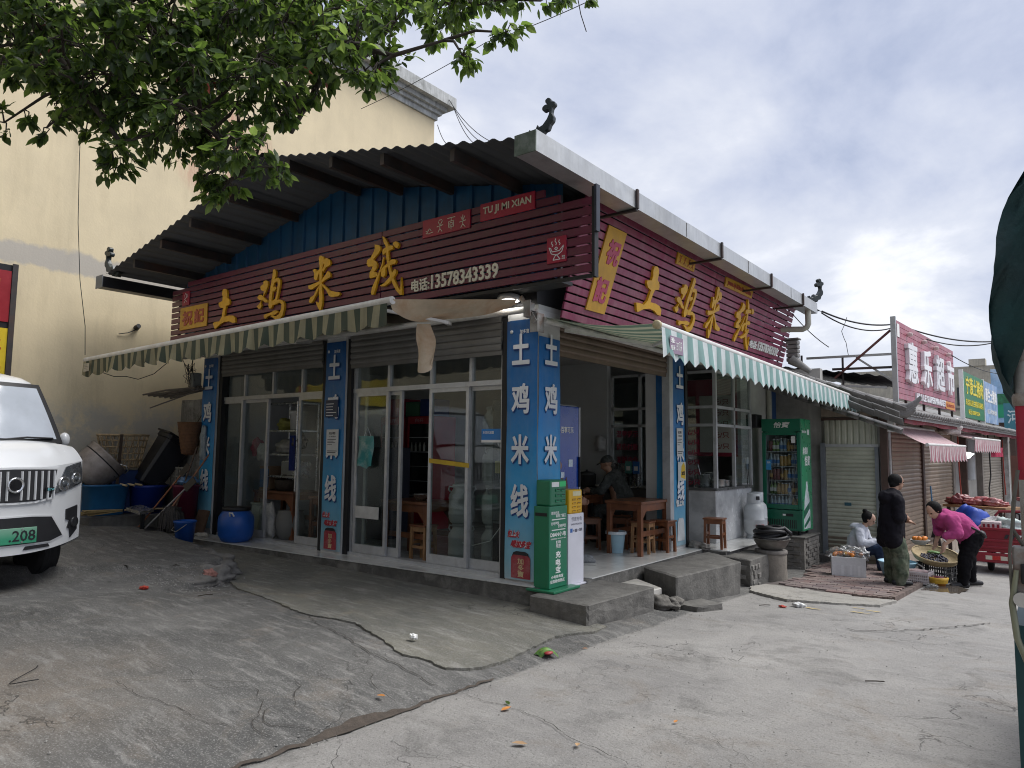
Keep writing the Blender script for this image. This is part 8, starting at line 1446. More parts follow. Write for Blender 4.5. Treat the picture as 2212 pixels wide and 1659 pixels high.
bc_ = thing('black_crate', 'black slatted plastic crate under the woven tray', 'crate', (2.85,6.8,-.5)); BO = Vector((2.62,6.86,gz(2.9,6.8)+.01)); bU, bV = Vector((.40,-.20,0)), Vector((.15,.28,0)); m_bcr = M('crate_black', (.018,.018,.02), .45, .1, 8); crate(bc_, BO, bU, bV, .27, m_bcr, 12, 8, 4)
tr2 = thing('woven_tray', 'round woven bamboo tray of dark grapes tilted on the black crate', 'tray', BO+bU*.5+bV*.5+Zv*.3); tn = Vector((.16,-.24,.95)).normalized(); tcn = BO+bU*.45+bV*.5+Zv*.335; m_tray = M('woven_bamboo', (.40,.31,.17), .7, .2, 25, bump=.8, bs=90)
MB().lathe([(.0,-.03),(.22,-.03),(.30,.02),(.325,.07),(.335,.07),(.335,.05),(.31,.0),(.23,-.045),(.0,-.045)], 32, tcn, tn).build('tray', m_tray, tr2); MB().lathe([(.325,.055),(.345,.062),(.345,.085),(.325,.085)], 32, tcn, tn, cap=False).build('rim', m_tray, tr2)
gm = M('grape_black', (.018,.015,.035), .35, .3, 25); gmesh = MB().ell((0,0,0),(.017,.017,.017),8,6).mesh('grape', gm); tx_ = tn.cross(Y_).normalized(); ty_ = tn.cross(tx_); gsm = []
q = MB()
for k in range(170): a, r0 = R.uniform(0, 6.28), .19*math.sqrt(R.random()); q.ell(tcn+tx_*(math.cos(a)*r0+.02)+ty_*(math.sin(a)*r0)+tn*(-.01+R.uniform(0,.025)), (.016,.016,.016), 7, 5)
g_ = q.build('grapes', gm); tag(g_, 'heap of small black grapes in the woven tray', 'grapes', None, 'stuff')
lump('green_leaves', 'green leaves beside the grapes in the woven tray', 'leaves', tcn+tx_*.05-ty_*.22+tn*.0, (.10,.07,.03), M('salad_green', (.12,.22,.08), .6, .3, 20), 130, .35)
wb_ = thing('white_basket', 'white slatted plastic basket covered with clear film', 'basket', (2.72,6.1,-.5)); WO = Vector((2.50,6.03,gp_(2.6,6.1)-.02)); wU, wV = Vector((.38,-.02,0)), Vector((.04,.30,0)); m_wcr = M('basket_white', (.66,.60,.60), .45, .08, 8); crate(wb_, WO, wU, wV, .17, m_wcr, 14, 10, 4, .012)
lump('basket_fruit', 'pale wrapped fruit filling the white basket', 'fruit', WO+wU*.5+wV*.5+Zv*.13, (.16,.12,.06), M('pale_pink_fruit', (.50,.36,.34), .5, .3, 20), 131, .2)
yb_ = thing('yellow_basket', 'small red and yellow round basket at the paving edge', 'basket', (2.98,6.15,-.5)); MB().lathe([(.0,0),(.09,0),(.115,.12),(.125,.125),(.12,.13),(.105,.115),(.085,.01),(.0,.01)], 22, (3.0,6.12,gz(3.0,6.12)+.012)).build('basket', M('basket_orange', (.55,.20,.03), .5, .2, 12), yb_); MB().lathe([(.118,.05),(.13,.10),(.14,.13),(.118,.135)], 22, (3.0,6.12,gz(3.0,6.12)+.012), cap=False).build('yellow_liner', M('liner_yellow', (.70,.42,.05), .4, .2, 14), yb_); lump('red_fruit', 'dark red fruit in the small yellow basket', 'fruit', (3.0,6.12,gz(3.0,6.12)+.12), (.09,.09,.035), M('dark_red_fruit', (.16,.03,.05), .4, .4, 30), 132, .25)
bb_ = thing('blue_basin', 'pale blue plastic tub with a white handle behind the standing man', 'basin', (2.35,6.7,-.5)); bx0 = Vector((2.38,6.62,gp_(2.38,6.6)-.01)); MB().lathe([(.0,0),(.21,0),(.27,.22),(.285,.225),(.285,.24),(.262,.24),(.205,.015),(.0,.015)], 26, bx0).build('tub', M('basin_blue', (.30,.50,.62), .4, .08, 8), bb_); MB().tube([bx0+Vector((.26,.09,.22)), bx0+Vector((.35,.12,.16)), bx0+Vector((.34,.11,.06)), bx0+Vector((.24,.06,.03))], .012, 6).build('handle', m_wht, bb_)
# bowl of oranges held out by the standing man
ob = thing('orange_bowl', 'grey woven bowl of tangerines held by the standing man', 'bowl', (2.86,5.62,.0)); oc = Vector((2.85,5.62,.12)); MB().lathe([(.0,0),(.07,0),(.125,.06),(.135,.065),(.13,.07),(.115,.06),(.065,.01),(.0,.01)], 22, oc).build('bowl', M('bowl_grey', (.33,.34,.32), .6, .2, 25, bump=.5, bs=80), ob)
for k in range(9): a = k*2.4; obj('tangerine', orm, None, loc=oc+Vector((math.cos(a)*.07*(k>0), math.sin(a)*.07*(k>0), .075+.01*(k%3))), label='tangerine lying in the grey bowl held by the standing man', cat='tangerine', group='tangerines in the held bowl')
lump('plastic_litter', 'torn clear plastic film on the ground beside the white basket', 'plastic', (2.95,5.86,gz(2.95,5.86)+.03), (.07,.10,.03), m_film, 133, .4, sc=7)
# ================================================================ people on the street
# ---- standing man seen from behind, head turned right
rgt, aw = Vector((.79,.61,0)), Vector((-.61,.79,0))          # image right, away from the camera
SMn = thing('person', 'person standing in long black hooded coat and camouflage trousers, head turned right', 'person', (2.55,5.5,-.5)); gzm = gz(2.52,5.48)+.045
def P(r, a, z): return Vector((2.53,5.47,0))+rgt*r+aw*a+Zv*(gzm+z)
hd = P(.09,.02,1.485); fd = (rgt*.95+aw*.15-Zv*.08).normalized()
F = Fig(); head(F, hd, fd, Zv, 1.02); F.ch([P(.0,.0,1.30), P(.05,.01,1.40)], [.065,.058]); F.ch([P(0,0,.85), P(0,0,1.1), P(0,0,1.28)], [.15,.16,.12])
hand(F, P(.22,.10,.97), rgt*.7+aw*.2-Zv*.3, Zv, aw, .9); hand(F, P(.30,.22,.90), rgt*.8-Zv*.15, -aw, -Zv, .35)
for k in (-1,1): F.ch([P(.0,k*.09,.84), P(.03,k*.10,.46), P(.0,k*.11,.08)], [.09,.065,.045])
F.done('body', m_skin, SMn, .009)
m_coat = M('black_coat', (.010,.009,.013), .8, .3, 9, bump=.4, bs=14, spec=.15)
F = Fig(); F.ch([P(-.02,0,.70), P(-.02,0,.85), P(-.01,.0,1.05), P(.0,.0,1.25)], [.18,.175,.175,.15]); F.ch([P(-.05,-.10,.64), P(-.03,-.09,.95)], [.13,.12]); F.ch([P(-.06,.10,.64), P(-.03,.09,.95)], [.13,.12])
F.ch([P(.0,-.16,1.22), P(-.02,-.21,.98), P(.19,.06,.965)], [.095,.08,.06]); F.ch([P(.02,.17,1.22), P(.06,.25,.98), P(.25,.20,.92)], [.10,.085,.065]); F.e(P(-.03,0,1.30), (.15,.16,.075)); F.e(P(-.09,-.02,1.25), (.11,.13,.09)); F.done('coat', m_coat, SMn, .013)
m_camo = M('camouflage_green', (.055,.072,.045), .9, .5, 9, dirt=(.20,.21,.15), dirt_amt=.8, dirt_s=7)
F = Fig()
for k in (-1,1): F.ch([P(.0,k*.085,.62), P(.035,k*.10,.42), P(.03,k*.11,.20), P(.0,k*.11,.06)], [.125,.12,.115,.085])
F.done('trousers', m_camo, SMn, .013)
for k in (-1,1): F = Fig(); F.ch([P(-.06,k*.11,.045), P(.05,k*.11,.045), P(.17,k*.105,.035)], [.045,.045,.036]); F.done('shoe', m_black, SMn, .009)
F = Fig(); F.e(hd-fd*.026+Zv*.026, (.099,.099,.096)); F.e(hd-fd*.055-Zv*.03, (.06,.08,.07)); F.done('hair', m_hair, SMn, .008)
eyes(SMn, hd, fd, Zv, 1.02)
# ---- seated woman in white
WW = thing('person', 'person in white jacket and dark jeans sitting on a low stool, looking down', 'person', (1.75,7.2,-.5)); gzw = gz(1.8,7.2)+.03
st2 = thing('low_stool', 'low dark stool under the woman in white', 'stool', (1.66,7.25,gzw)); MB().bbox(1.50,1.80,7.10,7.40,gzw+.22,gzw+.25,.008).build('seat', m_rowpost, st2)
for x in (1.53,1.77):
    for y in (7.13,7.37): MB().bar((x,y,gzw),(x,y,gzw+.22),.03).build('leg', m_rowpost, st2)
tw = (rgt*.75-aw*.65).normalized(); sdw = Vector((-tw.y, tw.x, 0))
def Pw(f_, s_, z): return Vector((1.67,7.24,0))+tw*f_+sdw*s_+Zv*(gzw+z)
hd = Pw(.20,.0,.86); fd = (tw*.8+rgt*.25-Zv*.55).normalized()
F = Fig(); head(F, hd, fd, Zv, .98); F.ch([Pw(.08,0,.68), Pw(.15,0,.79)], [.055,.052]); F.ch([Pw(0,0,.32), Pw(.03,0,.5), Pw(.07,0,.66)], [.13,.13,.09])
hand(F, Pw(.42,.09,.48), tw-Zv*.5, Zv, sdw*-1, .6); hand(F, Pw(.42,-.09,.48), tw-Zv*.5, Zv, sdw, .6)
for k in (-1,1): F.ch([Pw(.0,k*.1,.32), Pw(.38,k*.12,.40), Pw(.40,k*.12,.06)], [.09,.065,.045])
F.done('body', m_skin2, WW, .009)
m_wj = M('white_jacket', (.62,.64,.70), .8, .08, 8, bump=.45, bs=12)
F = Fig(); F.ch([Pw(-.02,0,.28), Pw(.0,0,.48), Pw(.06,0,.66)], [.175,.17,.125]); F.e(Pw(.0,0,.72), (.12,.13,.06))
for k in (-1,1): F.ch([Pw(.07,k*.14,.64), Pw(.12,k*.22,.45), Pw(.38,k*.10,.49)], [.085,.075,.055])
F.done('jacket', m_wj, WW, .012)
F = Fig(); F.ch([Pw(-.06,-.1,.27), Pw(-.06,.1,.27)], [.13,.13])
for k in (-1,1): F.ch([Pw(.0,k*.1,.29), Pw(.38,k*.13,.40), Pw(.40,k*.13,.08)], [.115,.095,.065])
F.done('jeans', M('dark_jeans', (.018,.035,.075), .9, .12, 10, bump=.3), WW, .012)
for k in (-1,1): F = Fig(); F.ch([Pw(.37,k*.13,.045), Pw(.53,k*.14,.035)], [.042,.036]); F.done('shoe', M('olive_shoe', (.20,.19,.10), .8, .2, 14), WW, .009)
F = Fig(); F.e(hd-fd*.028+Zv*.026, (.098,.094,.096)); F.e(hd-fd*.055-Zv*.03, (.06,.08,.075)); F.e(hd-fd*.07+Zv*.105, (.042,.042,.036)); F.done('hair', m_hair, WW, .008); eyes(WW, hd, fd, Zv, .98)
rr1 = fd.cross(Zv).normalized(); uu1 = rr1.cross(fd)
for k in (-1,1): MB().tube([hd+fd*.098+rr1*(k*.032+.022*math.cos(a))+uu1*(.018*math.sin(a)) for a in np.linspace(0, 6.28, 13)], .0025, 4).build('glasses', m_steel, WW)
MB().tube([Pw(.02,-.17,.30), Pw(.14,-.10,.42), Pw(.18,.02,.52)], .016, 6).build('bag_strap', m_black, WW)
# ---- bending woman in pink
PW = thing('person', 'person in magenta sweater and black trousers bending over the tray', 'person', (3.33,6.55,-.55)); gzp = gz(3.33,6.5)
def Pp(r, a, z): return Vector((3.33,6.52,0))+rgt*r+aw*a+Zv*(gzp+z)
hip = Pp(.06,.02,.74); sh_ = Pp(-.34,-.02,1.02); hd = Pp(-.50,-.05,1.14); fd = (-rgt*.75-aw*.2-Zv*.55).normalized(); upv = (-rgt*.35+Zv*.9).normalized()
F = Fig(); head(F, hd, fd, upv, 1.0); F.ch([sh_, Pp(-.43,-.04,1.09)], [.06,.055]); F.ch([hip, Pp(-.12,0,.92), Pp(-.30,-.01,1.0)], [.12,.11,.08]); F.c(Pp(-.30,-.01,1.0), sh_, .07)
hA, hB = Pp(-.44,-.20,.66), Pp(-.38,.10,.68)
hand(F, hA, -Zv+(-rgt*.25), aw, -rgt, .35); hand(F, hB, -Zv+(-rgt*.3), -aw, -rgt, .35)
F.ch([Pp(-.29,-.15,.98), Pp(-.27,-.24,.80), hA], [.05,.042,.032]); F.ch([Pp(-.29,.14,.98), Pp(-.28,.18,.80), hB], [.05,.042,.032])
FA, FB = Pp(-.14,-.12,0), Pp(.12,.10,0)
F.ch([hip-aw*.09, FA+rgt*.02+Zv*.40, FA+Zv*.08], [.1,.065,.045]); F.ch([hip+aw*.09, FB-rgt*.02+Zv*.40, FB+Zv*.08], [.1,.065,.045]); F.done('body', m_skin2, PW, .009)
m_pk = M('magenta_fleece', (.42,.055,.20), .95, .1, 12, bump=.35, bs=16)
F = Fig(); F.ch([Pp(.08,.02,.76), Pp(-.10,.0,.93), Pp(-.30,-.01,1.01)], [.175,.185,.155]); F.ch([Pp(.07,.0,.70), Pp(.0,.0,.80)], [.15,.16]); F.e(Pp(-.36,-.03,1.05), (.11,.12,.08)); F.ch([Pp(-.28,-.15,.99), Pp(-.28,.14,.99)], [.12,.12])
F.ch([Pp(-.30,-.16,1.0), Pp(-.27,-.25,.82), hA+Zv*.12+rgt*.03], [.105,.085,.062]); F.ch([Pp(-.30,.15,1.0), Pp(-.28,.19,.82), hB+Zv*.12+rgt*.02], [.10,.08,.06]); F.done('sweater', m_pk, PW, .012)
F = Fig(); m_btr = M('black_trousers', (.008,.0075,.009), .9, .2, 10, bump=.3, spec=.1); F.ch([hip-aw*.08+rgt*.02, FA+rgt*.05+Zv*.42, FA+Zv*.10], [.145,.105,.075]); F.ch([hip+aw*.08+rgt*.03, FB-rgt*.02+Zv*.42, FB+Zv*.10], [.145,.105,.075]); F.done('trousers', m_btr, PW, .012)
for f_ in (FA, FB): F = Fig(); F.ch([f_+rgt*.05+Zv*.05, f_-rgt*.06+Zv*.05, f_-rgt*.17+Zv*.038], [.048,.048,.038]) if f_ is FA else F.ch([f_-rgt*.05+Zv*.05, f_+rgt*.06+Zv*.05, f_+rgt*.15+Zv*.04], [.048,.048,.038]); F.done('shoe', m_black, PW, .009)
F = Fig(); F.e(hd-fd*.028+upv*.03, (.104,.10,.10)); F.e(hd-fd*.065-upv*.02, (.075,.088,.085)); F.done('hair', m_hair, PW, .008); eyes(PW, hd, fd, upv, 1.0)
MB().tube([Pp(.10+.19*math.cos(a)*.9, .0+.20*math.sin(a), .84-.10*math.cos(a)) for a in np.linspace(0, 6.28, 22)], .017, 6).build('waist_belt', m_black, PW); MB().ell(Pp(.27,.05,.78), (.07,.10,.06), 12, 8).build('waist_pouch', m_black, PW); MB().lathe([(.036,-.006),(.039,0),(.036,.006)], 18, hA+Zv*.05, (hA-Pp(-.30,-.24,.80)), cap=False).build('bracelet', m_wht, PW)
# ================================================================ parked truck at the right edge
TK = thing('parked_truck', 'rear corner of a truck with dark green tarpaulin and red and white striped post', 'truck', (5.3,-2.6,-.15)); K = Vector((4.458,-3.605,0)); m_tarp = M('tarp_green', (.005,.034,.036), .7, .4, 5, bump=.9, bs=14); m_post = M('post_white', (.42,.42,.40), .6, .2, 9, dirt=(.16,.10,.07), dirt_amt=.5, dirt_s=8); m_postr = M('post_red', (.36,.012,.04), .5, .15, 9, dirt=(.2,.05,.05), dirt_amt=.4)
zz_ = [-.05,.42,.93,1.02,1.10,1.28,1.42,1.56,1.80]; seq = [m_postr,m_post,m_postr,m_post,m_postr,m_post,m_postr,m_post]
for z0, z1, mt_ in ((.20,.92,M('teal_panel', (.010,.055,.060), .5, .2, 5)),(.92,1.16,m_postr),(1.16,1.37,m_post),(1.37,1.60,m_postr),(1.60,1.97,m_post)): MB().cyl((K.x,K.y,z0),(K.x,K.y,z1),.031,n=16).build('striped_post', mt_, TK)
for z0 in (1.60,1.74,1.78): MB().lathe([(.033,0),(.038,.01),(.038,.03),(.033,.04)], 16, (K.x,K.y,z0), cap=False).build('post_collar', m_rust, TK)
MB().box(K.x-.062,K.x+1.5,K.y-.045,K.y+1.8,-.05,.93).build('side_board', MATS['teal_panel'], TK); MB().box(K.x+.05,K.x+1.45,K.y+.1,K.y+3.4,.42,.60).build('chassis', m_black, TK)
def tarp(a, b):
    t = b; z = 1.66+.78*t; bl_ = float(np.interp(t, [0,.06,.18,.36,.6,.8,.9,1], [.05,.075,.09,.088,.064,.022,-.02,-.11])); x = K.x+.01-bl_+.006*math.sin(t*16+a*14); y = K.y-.05+1.8*a+.015*math.sin(t*9)
    return Vector((x+.012*math.sin(a*40), y, z-.05*math.sin(a*25)*(1-t)*(1 if a > .02 else .4)))
MB().grid(tarp, 40, 18).build('tarpaulin', m_tarp, TK)
def tarp2(a, b): t = b; p = tarp(0, t); z = 1.66+.30*min(1, a*14)*(1-t)+.78*t; return Vector((p.x+(K.x+1.5-p.x)*a, p.y-.02*math.sin(a*9)*(1-t)+.02*math.sin(a*70+t*9)+.012*math.sin(t*23-a*40), z+.10*math.sin(a*math.pi)*t))
MB().grid(tarp2, 30, 18, flip=True).build('tarpaulin', m_tarp, TK)
MB().grid(lambda a, b: Vector((K.x+.11+1.4*a, K.y-.05+1.8*b, 2.44+.12*math.sin(math.pi*a))), 12, 12).build('tarpaulin', m_tarp, TK)
q = MB(); q.bbox(K.x-.055,K.x+.012,K.y-.075,K.y-.036,1.0,1.17,.006); q.build('latch_plate', m_rust, TK); q = MB(); q.bbox(K.x-.035,K.x+.0,K.y-.085,K.y-.076,1.06,1.12,.004); q.build('latch_slot', m_black, TK); MB().cyl((K.x-.035,K.y-.10,1.015),(K.x-.035,K.y-.06,1.015),.022,n=14).build('latch_pivot', m_steel, TK)
MB().tube([(K.x-.045,K.y-.085,1.10),(K.x-.060,K.y-.088,1.0),(K.x-.052,K.y-.09,.90),(K.x-.02,K.y-.09,.80),(K.x+.005,K.y-.09,.76)], [.007,.009,.009,.008,.005], 8).build('latch_lever', M('worn_lever', (.26,.27,.19), .45, .2, 9, metal=.4), TK)
MB().tube([(K.x-.03,K.y-.05,1.40),(K.x-.045,K.y-.07,1.30),(K.x-.05,K.y-.07,1.22),(K.x-.02,K.y-.05,1.16)], .006, 6).build('tie_rope', M('rope_grey', (.13,.12,.10), .9, .2, 12), TK); MB().tube([(K.x-.04,K.y-.07,1.32),(K.x-.06,K.y-.08,1.15),(K.x-.06,K.y-.08,1.02)], .005, 6).build('tie_rope', MATS['rope_grey'], TK)
for y in (K.y+1.0,K.y+1.45): MB().lathe([(.0,-.12),(.25,-.12),(.40,-.10),(.43,-.05),(.43,.05),(.40,.10),(.25,.12),(.0,.12)], 28, (K.x+.25,y+.3,gz(4.7,-2.5)+.43), (1,0,0)).build('wheel', MATS['tyre_rubber'], TK); MB().lathe([(.0,-.12),(.40,-.10),(.43,0),(.40,.10),(.0,.12)], 24, (K.x+1.3,y+.3,gz(5.9,-2.5)+.43), (1,0,0)).build('wheel', MATS['tyre_rubber'], TK)
# ================================================================ far background
fbd = thing('far_building', 'weathered cream building far down the street', 'building', (0,55,-1)); MB().box(-9,4,54,64,-2,7.7).build('wall', M('far_cream', (.48,.44,.35), .85, .12, 1, dirt=(.20,.19,.17), dirt_amt=.6, dirt_s=.8, streak=.5), fbd); MB().box(-.4,.6,53.9,55,7.7,8.2).build('roof_tank', M('far_cream', (.48,.44,.35)), fbd)
for z0 in (2.2,4.6): MB().box(-9,4,53.93,53.999,z0,z0+.12).build('floor_line', M('far_line', (.16,.15,.14), .9, .1, 2), fbd)
for k, x in enumerate((-1.2,.4,2.0)): MB().box(x,x+.9,53.96,53.998,4.9,6.2).build('window', m_dkglass, fbd)
fb2 = thing('far_shop', 'dark far shopfront closing the end of the street', 'building', (6,36,-1.3)); MB().box(2.6,14,36,44,-2,2.6).build('wall', m_rowpost, fb2); MB().box(2.5,14.2,35.6,44.2,2.6,2.9).build('roof_slab', m_tilegrey, fb2)
ob_ = thing('opposite_building', 'plain grey building across the road behind the viewer', 'building', (3,-17,0)); MB().box(-7,16,-22,-15.5,-.5,9).build('wall', M('opposite_wall', (.30,.29,.27), .85, .15, 1, dirt=(.18,.17,.16), dirt_amt=.4), ob_)  # added out of view to hold back sky light from the left shopfront
for k in range(8): MB().box(-5.5+2.6*k,-4+2.6*k,-15.499,-15.46,4.2,5.9).build('window', m_dkglass, ob_); MB().box(-6+2.6*k,-3.8+2.6*k,-15.499,-15.44,.0,2.8).build('shop_shutter', m_shut, ob_)
# ================================================================ tree over the forecourt, wires, litter
m_bark = M('dark_bark', (.045,.036,.028), .9, .3, 10, bump=.7, bs=30)
def Mleaf(name, col, tcol):
    mt = M(name, col, .38, .35, 6, spec=.5); t = mt.node_tree; b = t.nodes[mt['b']]; out = [n for n in t.nodes if n.type == 'OUTPUT_MATERIAL'][0]
    tr = nd(t, 'ShaderNodeBsdfTranslucent'); tr.inputs[0].default_value = (*tcol, 1); ms = nd(t, 'ShaderNodeMixShader'); ms.inputs[0].default_value = .5; t.links.new(b.outputs[0], ms.inputs[1]); t.links.new(tr.outputs[0], ms.inputs[2]); t.links.new(ms.outputs[0], out.inputs[0]); return mt
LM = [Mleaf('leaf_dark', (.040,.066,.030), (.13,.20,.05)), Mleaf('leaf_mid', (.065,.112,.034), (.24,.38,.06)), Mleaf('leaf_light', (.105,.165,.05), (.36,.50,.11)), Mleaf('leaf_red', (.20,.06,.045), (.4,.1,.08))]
TRE = thing('camphor_tree', 'leafy broadleaf tree whose drooping branches hang over the forecourt', 'tree', (-3.6,-9.4,.1))
rt = random.Random(11)
root = Vector((-2.6,-8.6,0)); trunk = [root+Vector((0,0,gz(-2.6,-8.6)-.1)), root+Vector((.05,.1,1.5)), root+Vector((.15,.25,3.0)), root+Vector((.3,.5,4.6)), root+Vector((.6,.9,6.2))]
MB().tube(trunk, [.26,.22,.19,.15,.09], 12).build('trunk', m_bark, TRE)
